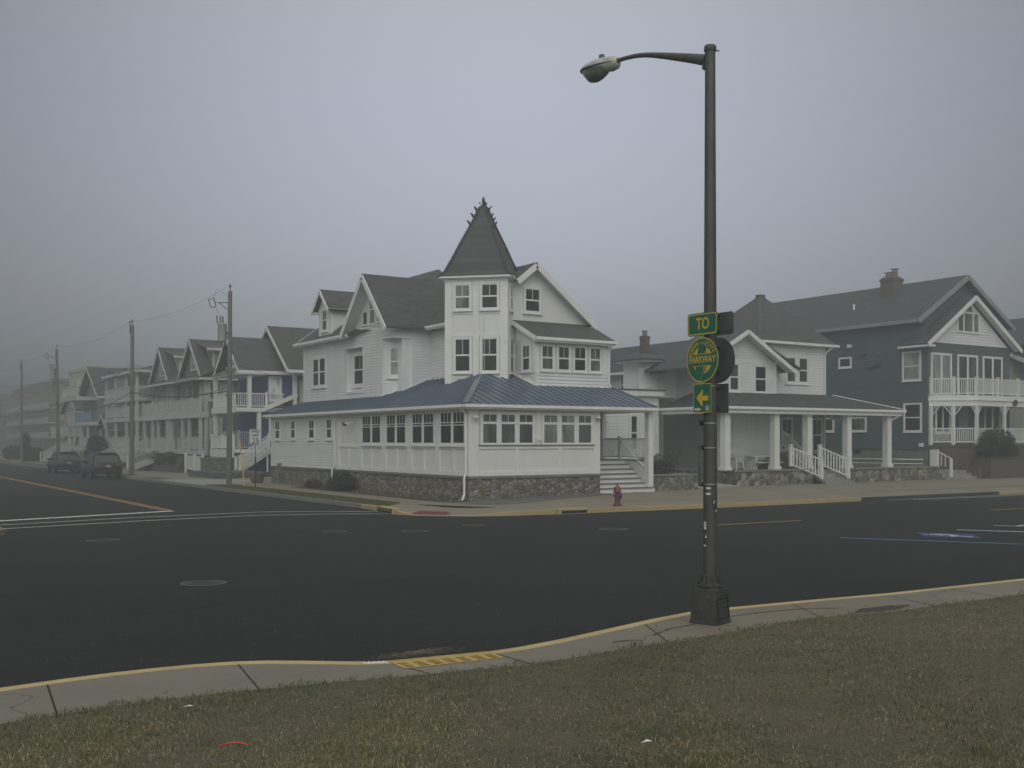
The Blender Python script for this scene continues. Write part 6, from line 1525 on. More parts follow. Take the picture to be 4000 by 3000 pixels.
mb = MB(); mb.tbox(SU3, 9.3, 9.9, 1.75, 1.98, -.02, .01); mb.build('vent', 'dark_iron', H3)
mb = MB(); mb.tbox(F3, 35.48, 35.72, 2.05, 8.7, 0, .04); mb.tbox(SU3, 4.22, 4.4, 2.05, 8.7, 0, .03); build_each(mb, 'corner_board', 'slate_siding', H3)
mb = MB(); zr3 = 13.25
mb.slab([(40, 4.45, zr3), (40, 22.5, zr3), (45.1, 22.5, 10.15), (45.1, 4.45, 10.15)], .12); mb.slab([(34.95, 4.45, 10.12), (34.95, 22.5, 10.12), (40, 22.5, zr3 - .002), (40, 4.45, zr3 - .002)], .12); mb.build('main_roof', 'shingle_slate', H3)
mb = MB(); mb.bar((40, 4.42, zr3 - .15), (45.15, 4.42, 10.0), .05, .3); mb.bar((40, 4.42, zr3 - .16), (34.9, 4.42, 9.96), .05, .3); mb.box(34.86, 34.95, 4.5, 22.4, 9.9, 10.12); mb.box(34.95, 35.5, 4.46, 22.4, 9.93, 9.97); build_each(mb, 'rake_board', 'grey_siding', H3)
FG = FV(4.2); pk = 39.75
mb = MB(); mb.siding(FG, [(35.6, 8.7), (43.9, 8.7), (pk, 11.5)], .17, o=-.01); mb.build('gable_siding', 'white_siding', H3)
mb = MB(); mb.slab([(pk, 3.75, 11.85), (pk, 6, 11.85), (44.8, 6, 8.6), (44.8, 3.75, 8.6)], .12); mb.slab([(34.9, 3.75, 8.6), (34.9, 6, 8.6), (pk, 6, 11.848), (pk, 3.75, 11.848)], .12); mb.build('gable_roof', 'shingle_slate', H3)
mb = MB(); mb.bar((pk, 3.72, 11.7), (44.85, 3.72, 8.45), .05, .26); mb.bar((pk, 3.72, 11.69), (34.85, 3.72, 8.45), .05, .26); mb.box(34.9, 35.6, 3.75, 6.0, 8.36, 8.5); mb.slab([(pk, 3.77, 11.72), (pk, 4.2, 11.72), (44.7, 4.2, 8.5), (44.7, 3.77, 8.5)], .03); mb.slab([(35, 3.77, 8.5), (35, 4.2, 8.5), (pk, 4.2, 11.715), (pk, 3.77, 11.715)], .03); build_each(mb, 'rake_board', 'white_trim', H3)
# arched triple window in the gable
mb = MB(); mb.tbox(FG, 38.35, 40.75, 9.42, 9.55, 0, .1); mb.tbox(FG, 38.35, 38.5, 9.55, 10.75, 0, .08); mb.tbox(FG, 40.6, 40.75, 9.55, 10.75, 0, .08); mb.tbox(FG, 38.98, 39.12, 9.55, 10.75, 0, .08); mb.tbox(FG, 39.98, 40.12, 9.55, 10.75, 0, .08); mb.tbox(FG, 38.5, 40.6, 10.68, 10.8, 0, .082)
pr = [(39.55 + .57 * math.cos(math.pi * k / 14), 10.8 + .62 * math.sin(math.pi * k / 14)) for k in range(15)]; pi = [(39.55 + .43 * math.cos(math.pi * k / 14), 10.8 + .48 * math.sin(math.pi * k / 14)) for k in range(15)]
for k in range(14): mb.hexa([FG.p(*pr[k], 0.), FG.p(*pr[k + 1], 0.), FG.p(*pi[k + 1], 0.), FG.p(*pi[k], 0.)], [FG.p(*pr[k], .08), FG.p(*pr[k + 1], .08), FG.p(*pi[k + 1], .08), FG.p(*pi[k], .08)])
aw = mb.build('arched_window', 'white_trim', H3)
mb = MB(); mb.tbox(FG, 38.5, 40.6, 9.55, 10.7, .02, .05); mb.prism([FG.p(a, z, .02) for a, z in pi], FG.n * .03); mb.build('pane', 'glass_mid', aw)
for a0, a1, g in ((35.85, 37.75, 'curtain'), (38.55, 40.5, 'glass_mid'), (41.25, 43.2, 'glass_dark')): window(H3, F3, a0, a1, 5.45, 7.95, lites=2, rows=((0, 1, 1),), g='glass_curtain' if g == 'curtain' else g, o=.02, name='patio_door', trim=.1)
for a0, a1 in ((36.3, 37.6), (41.4, 43.0)): window(H3, F3, a0, a1, 3.1, 4.75, lites=2, rows=((0, 1, 1),), o=.02)
mb = MB(); mb.tbox(F3, 38.6, 39.6, 2.4, 4.7, .02, .06); mb.build('front_door', 'grey_siding', H3)
for a0, a1, z0_, z1_, g in ((4.75, 5.95, 6.4, 8.1, 'glass_curtain'), (4.7, 5.85, 3.2, 4.85, 'glass_dark'), (10.05, 10.95, 7.5, 8.05, 'glass_dark'), (8.85, 10.05, 3.25, 4.9, 'glass_mid'), (11.5, 12.6, 3.25, 4.9, 'glass_mid')):
    window(H3, SU3, a0, a1, z0_, z1_, rows=((0, .5, 1), (.5, 1, 1)) if a1 - a0 > .95 else ((0, 1, 1),), g=g, o=.022)
mb = MB(); mb.tbox(SU3, 9.95, 10.2, 8.75, 8.95, 0, .25); mb.tbox(SU3, 4.5, 4.7, 2.2, 2.42, 0, .25); mb.build('flood_light', 'white_metal', H3)
# wrought seagulls on the side wall
def gull(v, z, s, label):
    mb = MB()
    P = lambda a, b: SU3.p(v - a * s, z + b * s, .06)
    for pts, r in ((((-.5, -.1), (-.2, -.14), (.1, -.1), (.35, 0), (.5, .02)), (.02, .07, .08, .05, .015)), (((0, -.08), (-.2, .05), (-.45, .04), (-.7, -.05)), (.05, .04, .03, .01)), (((.05, -.06), (.25, .12), (.45, .28), (.7, .3)), (.05, .04, .03, .01))):
        mb.tube([P(*p) for p in pts], [q * s * .7 for q in r], 6)
    return mb.build('seagull_ornament', 'dark_iron', H3)
gull(9.05, 8.2, .6, ''); gull(8.3, 7.35, .8, ''); gull(7.95, 7.4, .6, ''); gull(7.8, 8.0, .3, '')
MB().tube([(37.2, 11.2, 11.3), (37.2, 11.2, 11.9)], .07, 8).build('vent_pipe', 'white_metal', H3)
mb = MB(); mb.box(38.5, 39.5, 9.0, 10.05, 11.5, 13.55); mb.box(38.45, 39.55, 8.95, 10.1, 13.36, 13.5); mb.hexa([(38.5, 9.0, 13.55), (39.5, 9.0, 13.55), (39.5, 10.05, 13.55), (38.5, 10.05, 13.55)], [(38.65, 9.15, 13.68), (39.35, 9.15, 13.68), (39.35, 9.9, 13.68), (38.65, 9.9, 13.68)]); cm = mb.build('chimney', 'chimney_brick', H3)
for y, h in ((9.78, 13.86), (9.28, 14.05)):
    mb = MB(); mb.lathe(39, y, [(.21, 13.66), (.19, h)], 12); fl = mb.build('flue', 'terracotta', cm)
    mb = MB(); mb.lathe(39, y, [(.29, h + .10), (.29, h + .12), (.07, h + .18)], 14); mb.bar((38.8, y, h), (38.8, y, h + .14), .03); mb.bar((39.2, y, h), (39.2, y, h + .14), .03); mb.build('flue_cap', 'aluminium', cm)
# balcony and lower porch: deck with a splayed left side
DK = [(35.55, 4.22), (37.65, 2.3), (47, 2.3), (47, 4.22)]
def dslab(mb, z0_, z1_, g=0.):
    p = [(DK[0][0] - g, DK[0][1]), (DK[1][0] - g * .4, DK[1][1] - g), (DK[2][0], DK[2][1] - g), DK[3]]; mb.hexa([(x, y, z0_) for x, y in p], [(x, y, z1_) for x, y in p])
mb = MB(); dslab(mb, 4.72, 5.05); dslab(mb, 5.05, 5.13, .08); dslab(mb, 5.13, 5.38, .03); mb.build('balcony_deck', 'white_trim', H3)
pp_ = [Vector((35.65, 4.12, 5.38)), Vector((36.65, 3.26, 5.38)), Vector((37.7, 2.36, 5.38)), Vector((39.9, 2.36, 5.38)), Vector((42.1, 2.36, 5.38)), Vector((44.5, 2.36, 5.38))]
for k, (a, b) in enumerate(zip(pp_, pp_[1:])): railing(H3, a, b, 1.02, .13, post=(0, 1) if k == 0 else (1,), name='balcony_railing')
for p in (pp_[0], pp_[1], pp_[2], Vector((40.6, 2.36, 0)), Vector((43.2, 2.36, 0))):
    mb = MB(); mb.box(p.x - .085, p.x + .085, p.y - .085, p.y + .085, 2.3, 4.74); mb.build('porch_post', 'white_trim', H3)
    mb = MB()
    for d in ((1, 0), (-1, 0)) if p.y < 2.5 else ((.73, -.68), (-.73, .68)):
        if p is pp_[0] and d[0] < 0: continue
        mb.bar((p.x + d[0] * .08, p.y + d[1] * .08, 4.15), (p.x + d[0] * .5, p.y + d[1] * .5, 4.7), .05, .05)
        for k in (1, 2, 3): mb.bar((p.x + d[0] * .08, p.y + d[1] * .08, 4.72 - k * .13), (p.x + d[0] * (.12 + .1 * (4 - k)), p.y + d[1] * (.12 + .1 * (4 - k)), 4.72 - .02 * k), .02, .02)
    mb.build('bracket', 'white_trim', H3)
for a, b in ((pp_[0], pp_[1]), (pp_[1], pp_[2]), (pp_[2], Vector((40.6, 2.36, 0))), (Vector((40.6, 2.36, 0)), Vector((43.2, 2.36, 0))), (Vector((43.2, 2.36, 0)), Vector((46, 2.36, 0)))):
    a, b = a.copy(), b.copy(); a.z = b.z = 2.38; railing(H3, a, b, .95, .125, name='porch_railing')
mb = MB(); dslab(mb, 2.2, 2.38); mb.build('porch_floor', 'dark_brick', H3)
mb = MB(); dslab(mb, .1, 2.2, -.05); mb.build('porch_base', 'dark_brick', H3)
mb = MB(); mb.lathe(0, 0, [(.2, 0), (.2, .05)], 14); mb.v = [Vector((41.55 + p.x, 2.22 - p.z, 4.98 + p.y)) for p in mb.v]; mb.build('round_plaque', 'tarp_brown', H3)
mb = MB(); mb.box(37.9, 38.6, 2.28, 2.31, 2.55, 2.85); mb.build('notice_board', 'white_metal', H3)
# steps and brick retaining wall in front
t = thing('entry_steps', 'low concrete steps with brick cheek right of the white porch', 'steps', (35, 1.8, .2))
mb = MB()
for k in range(3): mb.box(33.5 + .05 * k, 36.4, 1.5 + .35 * k, 3.6, .1, .45 + .17 * k)
mb.build('treads', 'concrete_step', t); mb = MB(); mb.box(36.4, 36.8, 1.4, 3.6, .1, 1.0); mb.build('cheek_wall', 'dark_brick', t)
t = thing('retaining_wall', 'dark brick retaining wall under the round evergreen shrub', 'wall', (40, 1.2, .2))
mb = MB(); mb.box(37.2, 52, 1.1, 2.2, .1, 1.5); mb.build('brickwork', 'dark_brick', t); mb = MB(); mb.box(37.15, 52, 1.05, 2.2, 1.5, 1.58); mb.build('coping', 'brown_board', t)
t = thing('round_shrub', 'clipped round evergreen shrub on the brick wall before the balcony', 'shrub', (38.6, 1.6, 1.55))
cloud_obj('foliage', leaf_cloud([(38.6, 1.6, 2.5, 1.6, .75, .85), (38.2, 1.5, 2.15, 1.5, .7, .6), (39.3, 1.5, 1.95, 1.3, .65, .45)], 9000, .055, 8), 'leaf_green', t)
MB().tube([(38.6, 1.7, 1.4), (38.6, 1.7, 2.2)], .06, 6).build('stem', 'brown_board', t)

# house beyond at the right edge
H4 = thing('cream_house', 'pale sided house half out of frame at the far right', 'house', (51, 10, .29))
mb = MB(); mb.siding(FV(6), [(47.1, .3), (56, .3), (56, 8.1), (47.1, 8.1)], .17); mb.siding(FU(47.1), [(6, .3), (20, .3), (20, 8.5), (6, 8.5)], .17); mb.build('siding_wall', 'cream_siding', H4)
mb = MB(); mb.slab([(46.6, 5.5, 8.55), (46.6, 20, 8.55), (51.5, 20, 11.5), (51.5, 5.5, 11.5)], .12); mb.slab([(51.5, 5.5, 11.5), (51.5, 20, 11.5), (56.5, 20, 8.5), (56.5, 5.5, 8.5)], .12); mb.slab([(47.0, 3.6, 7.6), (56, 3.6, 7.6), (56, 6, 8.6), (47.0, 6, 8.6)], .1); mb.build('roof', 'shingle_slate', H4)
mb = MB(); mb.bar((46.98, 3.6, 7.5), (46.98, 6, 8.5), .06, .25); mb.box(47, 56, 3.5, 3.6, 7.35, 7.6); mb.box(46.55, 46.62, 5.5, 20, 8.35, 8.55); mb.box(47.2, 47.4, 3.7, 3.9, .3, 7.4); mb.build('trim', 'white_trim', H4)
window(H4, FV(6), 49, 50.5, 5.6, 7.2, o=.02)

# ------------------------------------------------------------------ shrubs at the corner house
t = thing('evergreen_shrub', 'dark bushy evergreen against the cobble base of corner house', 'shrub', (-.75, 11.0, .16))
cloud_obj('foliage', leaf_cloud([(-.72, 10.8, .55, .62, .95, .48), (-.7, 11.5, .45, .5, .7, .36), (-.75, 10.4, .42, .5, .6, .34), (-.7, 10.9, .85, .4, .55, .3)], 6500, .035, 2), 'leaf_green', t); MB().tube([(-.7, 10.9, .1), (-.7, 10.9, .6)], .05, 6).build('stem', 'brown_board', t)
t = thing('dry_shrub', 'low straw coloured shrub left of the evergreen at the cobble base', 'shrub', (-.7, 14.5, .16))
cloud_obj('foliage', leaf_cloud([(-.7, 14.4, .35, .4, .7, .28)], 1500, .035, 9), 'leaf_brown', t); MB().tube([(-.7, 14.4, .1), (-.7, 14.4, .3)], .03, 6).build('stem', 'brown_board', t)
# ------------------------------------------------------------------ houses along the side street
def gableU(par, u0, u1, vc, half, ze, zr, m, t=.14, trim=None, h=.22):
    trim = trim or TRIM['m']
    mb = MB(); gable_slabs(mb, u0, u1, vc, half, ze, zr, t); r = mb.build('roof', m, par)
    mb = MB(); rake_u(mb, u0, vc, half, ze, zr, h); mb.box(u0, u1, vc - half - .07, vc - half, ze - .2, ze + .01); build_each(mb, 'rake_board', trim, par); return r
def stairs(par, x0, x1, y0, y1, z0, z1, n=8, m='dimmed_panel', rail=True):
    """Flight rising from x0 to x1 between y0 and y1, with a railing down each side."""
    mb = MB()
    for k in range(n):
        a, b = x0 + (x1 - x0) * k / n, x0 + (x1 - x0) * (k + 1) / n; z = z0 + (z1 - z0) * (k + 1) / n
        mb.box(min(a, b), max(a, b), y0, y1, z - (z1 - z0) / n - .02, z)
    for y in (y0, y1): mb.hexa([(x0, y - .03, z0 - .12), (x1, y - .03, z1 - .25), (x1, y + .03, z1 - .25), (x0, y + .03, z0 - .12)], [(x0, y - .03, z0 + .18), (x1, y - .03, z1 + .1), (x1, y + .03, z1 + .1), (x0, y + .03, z0 + .18)])
    mb.build('stair_flight', m, par)
    if rail:
        for y in (y0, y1): railing(par, (x0, y, z0), (x1, y, z1), .92, .15, post=(0, 1), name='stair_railing')

# blue house with two-storey porch
HB = thing('blue_house', 'royal blue house with white two storey porch behind the speed sign', 'house', (6, 38, .15))
SB = FV(36.0)
mb = MB(); mb.siding(SB, [(4.75, 1.2), (13, 1.2), (13, 7.6), (4.75, 7.6)], .15); mb.siding(FU(4.75), [(36, 1.2), (42, 1.2), (42, 7.6), (36, 7.6)], .15); mb.box(4.8, 13, 36.05, 42, .3, 7.5); mb.build('siding_wall', 'royal_blue_siding', HB)
gableU(HB, 2.55, 9, 38.3, 2.75, 7.45, 10.05, 'shingle_grey')
gableU(HB, 5.6, 13, 38.4, 4.3, 7.55, 11.0, 'shingle_brown')
mb = MB(); mb.siding(FU(3.4), [(36.0, 8.0), (40.6, 8.0), (38.3, 9.8)], .12); mb.build('gable_shingles', 'teal_shingle', HB)
mb = MB()
for a in (37.0, 37.65, 38.3, 38.95, 39.6): mb.bar((3.3, 38.3, 7.95), (3.3, a, 9.4 - abs(a - 38.3) * .9), .07, .05)
mb.box(3.2, 3.4, 36.2, 40.4, 7.8, 8.0); mb.build('gable_fretwork', 'white_trim', HB)
mb = MB(); mb.slab([(2.3, 35.55, 7.35), (3.4, 36.2, 7.85), (3.4, 40.4, 7.85), (2.3, 41.05, 7.35)], .06); mb.build('pent_roof', 'ledge_stone', HB)
mb = MB(); mb.box(2.4, 9, 35.5, 35.6, 7.25, 7.5); mb.box(2.35, 2.45, 35.5, 41.1, 7.2, 7.38); mb.box(2.45, 4.75, 35.6, 41, 7.2, 7.25); mb.box(9, 13, 34.02, 34.12, 7.35, 7.58); build_each(mb, 'eave_board', 'white_trim', HB)
mb = MB(); mb.box(2.45, 6.7, 35.7, 36.0, 4.62, 4.9); mb.box(2.4, 4.78, 35.9, 41, 4.62, 4.9); mb.box(2.35, 2.45, 35.7, 41.0, 4.55, 4.95); mb.build('porch_deck', 'white_trim', HB)
for x, y, a, b in ((3.42, 35.85, 4.9, 7.25), (2.6, 40.8, 4.9, 7.25), (4.13, 35.9, 2.4, 4.62), (2.6, 40.8, 1.8, 4.62), (6.6, 35.4, 4.9, 7.4), (2.62, 37.6, 2.4, 4.62)): column(HB, x, y, a, b, .26, False)
railing(HB, (2.5, 35.85, 4.9), (6.0, 35.85, 4.9), 1.0, .14, post=(.26, .62)); railing(HB, (2.5, 35.9, 4.9), (2.5, 40.9, 4.9), 1.0, .14, post=(.5,))
mb = MB(); mb.hexa([(4.5, 35.2, 4.72), (6.75, 35.2, 5.68), (6.75, 36, 5.68), (4.5, 36, 4.72)], [(4.5, 35.2, 4.95), (6.75, 35.2, 5.95), (6.75, 36, 5.95), (4.5, 36, 4.95)]); mb.build('sloped_deck', 'white_trim', HB)
mb = MB(); mb.box(2.3, 4.9, 35.9, 41, 1.75, 1.95); mb.box(2.25, 2.35, 35.9, 41, 1.4, 1.95); mb.build('lower_deck', 'white_trim', HB)
railing(HB, (2.35, 36.0, 1.95), (2.35, 40.9, 1.95), .95, .14, post=(0, .5, 1)); railing(HB, (2.4, 38.5, 1.95), (4.7, 38.5, 1.95), 1.25, .14, post=(.5,))
stairs(HB, 2.45, 4.85, 35.0, 35.9, .42, 2.05, 8); mb = MB(); mb.box(4.85, 6.2, 35.0, 36.0, 1.9, 2.08); mb.box(5.0, 5.1, 35.0, 35.1, .2, 1.9); mb.box(4.4, 4.48, 35.0, 35.1, .1, 1.7); mb.build('landing', 'white_trim', HB); railing(HB, (4.85, 35.0, 2.08), (6.1, 35.0, 2.08), 1.05, .14, post=(0,))
window(HB, SB, 4.95, 5.75, 5.5, 7.1, g='glass_curtain', o=.022); window(HB, SB, 4.98, 5.6, 2.7, 4.3, g='glass_mid', o=.022)
mb = MB(); mb.box(6.95, 7.5, 35.3, 35.95, 4.6, 6.9); mb.box(6.6, 7.5, 35.2, 35.9, 4.4, 4.6); mb.build('outside_closet', 'cream_siding', HB)
t = thing('block_terrace', 'low grey block terrace wall at the foot of the blue house steps', 'wall', (1.5, 33, .15))
mb = MB(); mb.box(-.8, 3.0, 30.2, 36, .1, .52); mb.build('blockwork', 'block_grey', t)
t = thing('stone_pillar', 'tan ledge stone pillar wall beside the white fence', 'wall', (1.4, 36.7, .15))
mb = MB(); mb.box(.4, 2.2, 36.5, 37.2, .1, 1.32); mb.build('stonework', 'ledge_stone', t); mb = MB(); mb.box(.35, 2.25, 36.45, 37.25, 1.32, 1.42); mb.build('cap', 'cap_stone', t)
t = thing('vinyl_fence', 'white solid vinyl fence between stone pillar and dark bank', 'fence', (1.2, 41, .15))
mb = MB(); mb.bar((1.3, 43.8, .9), (.6, 37.3, .9), .05, .95); mb.build('panel', 'white_panel', t); mb = MB(); mb.bar((1.3, 43.8, 1.42), (.6, 37.3, 1.42), .09, .1); mb.build('top_rail', 'white_trim', t)
for x, y in ((1.3, 43.9), (.95, 40.5), (.58, 37.35)):
    mb = MB(); mb.box(x - .08, x + .08, y - .08, y + .08, .1, 1.55); mb.box(x - .1, x + .1, y - .1, y + .1, 1.55, 1.62); mb.build('post', 'white_trim', t)

TRIM['m'] = 'dimmed_trim'
# tan house and its cream twin share a design: street gable, skirt roof, shed dormer, two-level porch
def twin(name, label, v0, v1, wall, roof, dorm):
    h = thing(name, label, 'house', (4, (v0 + v1) / 2, .15)); vc = v0 + 3.95; 
    S = FV(v0)
    mb = MB(); mb.siding(S, [(3.05, 1.4), (13, 1.4), (13, 7.4), (3.05, 7.4)], .15); mb.siding(FU(4.4), [(v0, 1.4), (v1, 1.4), (v1, 7.4), (v0, 7.4)], .15); mb.siding(FU(3.3), [(v0, 4.7), (v1, 4.7), (v1, 7.4), (v0, 7.4)], .15); mb.siding(FU(3.35), [(v0 + .9, 7.8), (v1 - .6, 7.8), (vc, 10.5)], .15); mb.box(4.45, 13, v0 + .05, v1, .2, 7.3); mb.build('siding_wall', wall, h)
    gableU(h, 2.9, 10, vc, 3.25, 7.55, 10.72, roof, h=.26)
    mb = MB(); mb.slab([(2.35, v0 - .45, 7.42), (2.35, v1 + .3, 7.42), (3.9, v1 + .3, 8.1), (3.9, v0 - .45, 8.1)], .08); mb.slab([(2.35, v0 - .5, 7.42), (13, v0 - .5, 7.42), (13, v0 + 1.2, 8.3), (3.4, v0 + 1.2, 8.3)], .08); mb.build('skirt_roof', roof, h)
    mb = MB(); mb.box(2.28, 2.36, v0 - .55, v1 + .3, 7.24, 7.42); mb.box(2.36, 13, v0 - .57, v0 - .5, 7.24, 7.42); mb.box(2.36, 13, v0 - .5, v0, 7.26, 7.3); build_each(mb, 'eave_board', 'dimmed_trim', h)
    mb = MB(); mb.box(3.0, 3.25, v0 - .03, v0 + .2, 1.4, 7.25); build_each(mb, 'corner_board', 'dimmed_trim', h)
    # shed dormer on the near slope
    dv = v0 + 1.15; D_ = FV(dv)
    mb = MB(); mb.siding(D_, [(4.0, 8.3), (6.6, 8.3), (6.6, 9.75), (4.0, 9.75)], .15); mb.box(4.03, 6.6, dv + .03, vc, 8.2, 9.75); mb.build('dormer_wall', wall, h)
    mb = MB(); mb.slab([(3.4, dv - .4, 9.8), (6.9, dv - .4, 9.8), (6.9, vc, 10.5), (3.4, vc, 10.5)], .08); mb.build('dormer_roof', roof, h); mb = MB(); mb.box(3.35, 6.95, dv - .46, dv - .4, 9.62, 9.82); mb.box(3.95, 4.12, dv - .03, dv, 8.35, 9.65); mb.build('dormer_trim', 'dimmed_trim', h)
    window(h, D_, 4.75, 5.6, 8.62, 9.6, g='glass_curtain', o=.022); window(h, FU(3.35), vc - .6, vc + .6, 8.3, 9.3, lites=2, g='glass_mid', o=.022)
    window(h, S, 3.35, 4.2, 5.75, 7.05, g='glass_curtain', o=.022); window(h, S, 4.45, 5.1, 5.75, 7.05, g='glass_curtain', o=.022); window(h, S, 3.45, 4.25, 2.8, 4.25, rows=((0, .5, 1), (.5, 1, 1)), g='glass_curtain', o=.022)
    window(h, FU(3.3), v0 + 1.0, v0 + 2.1, 5.4, 7.1, g='glass_curtain', o=.022); window(h, FU(3.3), v0 + 4.0, v0 + 5.2, 5.3, 7.1, g='glass_dark', o=.022); window(h, FU(3.3), v0 + 5.9, v0 + 7.0, 5.3, 7.1, g='glass_mid', o=.022)
    for a in (.6, 3.0, 5.4): window(h, FU(4.4), v0 + a, v0 + a + 1.2, 2.4, 4.2, g='glass_dark', o=.022)
    u0 = 2.65
    mb = MB(); mb.box(u0 - .1, 4.4, v0 + .15, v1 + .3, 4.55, 4.72); mb.box(u0 - .15, u0, v0 + .1, v1 + .3, 4.35, 4.85); mb.box(u0, 3.3, v0 - .1, v0 + .1, 4.35, 4.8); mb.build('balcony_deck', 'dimmed_trim', h)
    railing(h, (u0, v0 + .02, 4.8), (u0, v1 + .2, 4.8), 1.05, .15, post=(0, .28, .56, 1), name='balcony_railing'); railing(h, (u0, v0 + .02, 4.8), (3.2, v0 + .02, 4.8), 1.05, .15, name='balcony_railing')
    for v in (v0 + .3, v0 + 3.2, v0 + 5.0, v1 + .1): column(h, u0 + .1, v, 1.85, 4.4, .24, False)
    railing(h, (u0 + .1, v0 + .3, 1.85), (u0 + .1, v0 + 5.0, 1.85), 1.0, .15, name='porch_railing'); railing(h, (u0 + .1, v0 + .3, 1.85), (3.6, v0 + .3, 1.85), 1.0, .15, name='porch_railing')
    mb = MB(); mb.box(u0 - .05, 4.4, v0 + .15, v1 + .3, 1.5, 1.85); mb.build('porch_floor', 'dimmed_trim', h)
    mb = MB(); mb.box(u0 + .1, 4.4, v0 + .3, v1 + .2, .1, 1.5); mb.build('porch_base', 'retaining_block', h)
    stairs(h, u0 - 3.6, u0 + .1, v1 - 2.3, v1 - .6, .3, 1.8, 9)
    return h
twin('tan_house', 'tan sided house with street gable, dormer and white balcony', 44.7, 53.0, 'tan_siding', 'shingle_brown', 1)
twin('cream_house', 'cream house with street gable left of the tan one', 53.9, 61.6, 'cream_siding', 'shingle_brown', 2)
t = thing('bank_wall', 'dark stepped block bank below the tan and cream porches', 'wall', (1.2, 52, .15))
mb = MB(); mb.hexa([(.6, 44.2, .1), (2.0, 44.2, .1), (2.0, 59.0, .1), (.2, 59.0, .1)], [(1.2, 44.2, 1.35), (2.0, 44.2, 1.35), (2.0, 59.0, 1.35), (.9, 59.0, 1.35)]); mb.build('blockwork', 'retaining_block', t)
t = thing('dead_hedge', 'dry brown hedge hanging over the block bank', 'hedge', (.9, 53, 1.2))
cloud_obj('foliage', leaf_cloud([(1.0, 46 + 1.4 * k, 1.15 + .18 * math.sin(k * 2.1), .55, 1.0, .42) for k in range(9)], 5200, .08, 12), 'leaf_brown', t)
mb = MB()
for k in range(9): mb.tube([(1.1, 46 + 1.4 * k, .7), (1.0, 46 + 1.4 * k, 1.3)], .04, 5)
mb.build('stem', 'brown_board', t)

# three-storey white porch house
HD = thing('balcony_house', 'white flat roofed house with three stacked balconies in the fog', 'house', (4, 68, .15))
mb = MB(); mb.siding(FU(4.4), [(62.4, .4), (75, .4), (75, 9.0), (62.4, 9.0)], .17); mb.siding(FV(62.4), [(4.4, .4), (14, .4), (14, 9.0), (4.4, 9.0)], .17); mb.box(4.45, 14, 62.45, 75, .2, 8.9); mb.build('siding_wall', 'cream_siding', HD)
mb = MB(); mb.slab([(2.0, 61.8, 9.0), (2.0, 75.4, 9.0), (8, 71, 10.6), (8, 66, 10.6)], .1); mb.slab([(2.0, 61.8, 9.0), (8, 66, 10.6), (14, 66, 10.6), (14, 61.8, 9.0)], .1); mb.slab([(8, 66, 10.58), (8, 71, 10.58), (14, 71, 10.58), (14, 66, 10.58)], .1); mb.build('roof', 'shingle_slate', HD)
mb = MB(); mb.box(1.92, 2.0, 61.75, 75.4, 8.75, 9.0); mb.box(2.0, 14, 61.72, 61.8, 8.75, 9.0); mb.box(2, 4.4, 61.8, 75.3, 8.8, 8.86)
for z in (1.5, 4.35, 6.2): mb.box(2.1, 4.4, 62.4, 75, z, z + .35)
mb.box(3.0, 3.1, 64.5, 66.5, 9.4, 9.5); mb.build('balcony_deck', 'dimmed_trim', HD)
for v in (62.6, 66.5, 70.8, 74.8):
    column(HD, 2.3, v, 1.85, 8.8, .24, False)
for z in (1.85, 4.7, 6.55): railing(HD, (2.2, 62.6, z), (2.2, 74.8, z), 1.05, .17, post=(.32, .66), name='balcony_railing'); railing(HD, (2.2, 62.6, z), (4.4, 62.6, z), 1.05, .17, name='balcony_railing')
for z in (2.3, 5.0, 7.0):
    for v in (64, 67.6, 71.5): window(HD, FU(4.4), v, v + 1.3, z, z + 1.6, o=.022, g='glass_mid')
stairs(HD, -.9, 2.2, 63.2, 65.0, .3, 1.8, 8)
# small gabled porch house
HE = thing('gabled_cottage', 'small dark cottage with a white pointed gable in the fog', 'house', (5, 79, .15))
mb = MB(); mb.siding(FU(4.0), [(76.3, .3), (81.8, .3), (81.8, 3.8), (76.3, 3.8)], .17); mb.box(4.05, 12, 76.3, 81.8, .2, 3.7); mb.siding(FU(3.2), [(77.0, 3.8), (81.4, 3.8), (79.2, 5.0)], .15); mb.build('siding_wall', 'grey_siding', HE)
gableU(HE, 2.7, 12, 79.2, 2.7, 3.75, 5.25, 'shingle_brown')
for v in (77, 81.3): column(HE, 3.1, v, .3, 3.8, .2, False)
# grey house with dormer and blue railing
HG = thing('grey_house', 'grey house with dormer and pale blue balcony rail in the fog', 'house', (5, 87, .15))
mb = MB(); mb.siding(FV(82.4), [(3.8, .3), (14, .3), (14, 7.6), (3.8, 7.6)], .17); mb.siding(FU(3.8), [(82.4, .3), (93, .3), (93, 7.6), (82.4, 7.6)], .17); mb.siding(FU(3.9), [(82.6, 7.6), (93, 7.6), (87.9, 10.5)], .17); mb.box(3.85, 14, 82.5, 93, .2, 7.6); mb.build('siding_wall', 'grey_siding', HG)
gableU(HG, 3.0, 14, 87.9, 5.6, 7.3, 10.75, 'shingle_slate')
D2 = FV(84.0); mb = MB(); mb.siding(D2, [(5.6, 8.2), (8.6, 8.2), (8.6, 9.8), (5.6, 9.8)], .17); mb.box(5.63, 8.6, 84.03, 87, 8.1, 9.8); mb.build('dormer_wall', 'grey_siding', HG); mb = MB(); mb.slab([(5.2, 83.6, 9.85), (9.0, 83.6, 9.85), (9.0, 87.5, 10.5), (5.2, 87.5, 10.5)], .1); mb.build('dormer_roof', 'shingle_slate', HG); mb = MB(); mb.box(5.15, 9.05, 83.5, 83.6, 9.68, 9.88); mb.build('dormer_trim', 'dimmed_trim', HG); window(HG, D2, 6.3, 7.6, 8.5, 9.5, lites=2, o=.022)
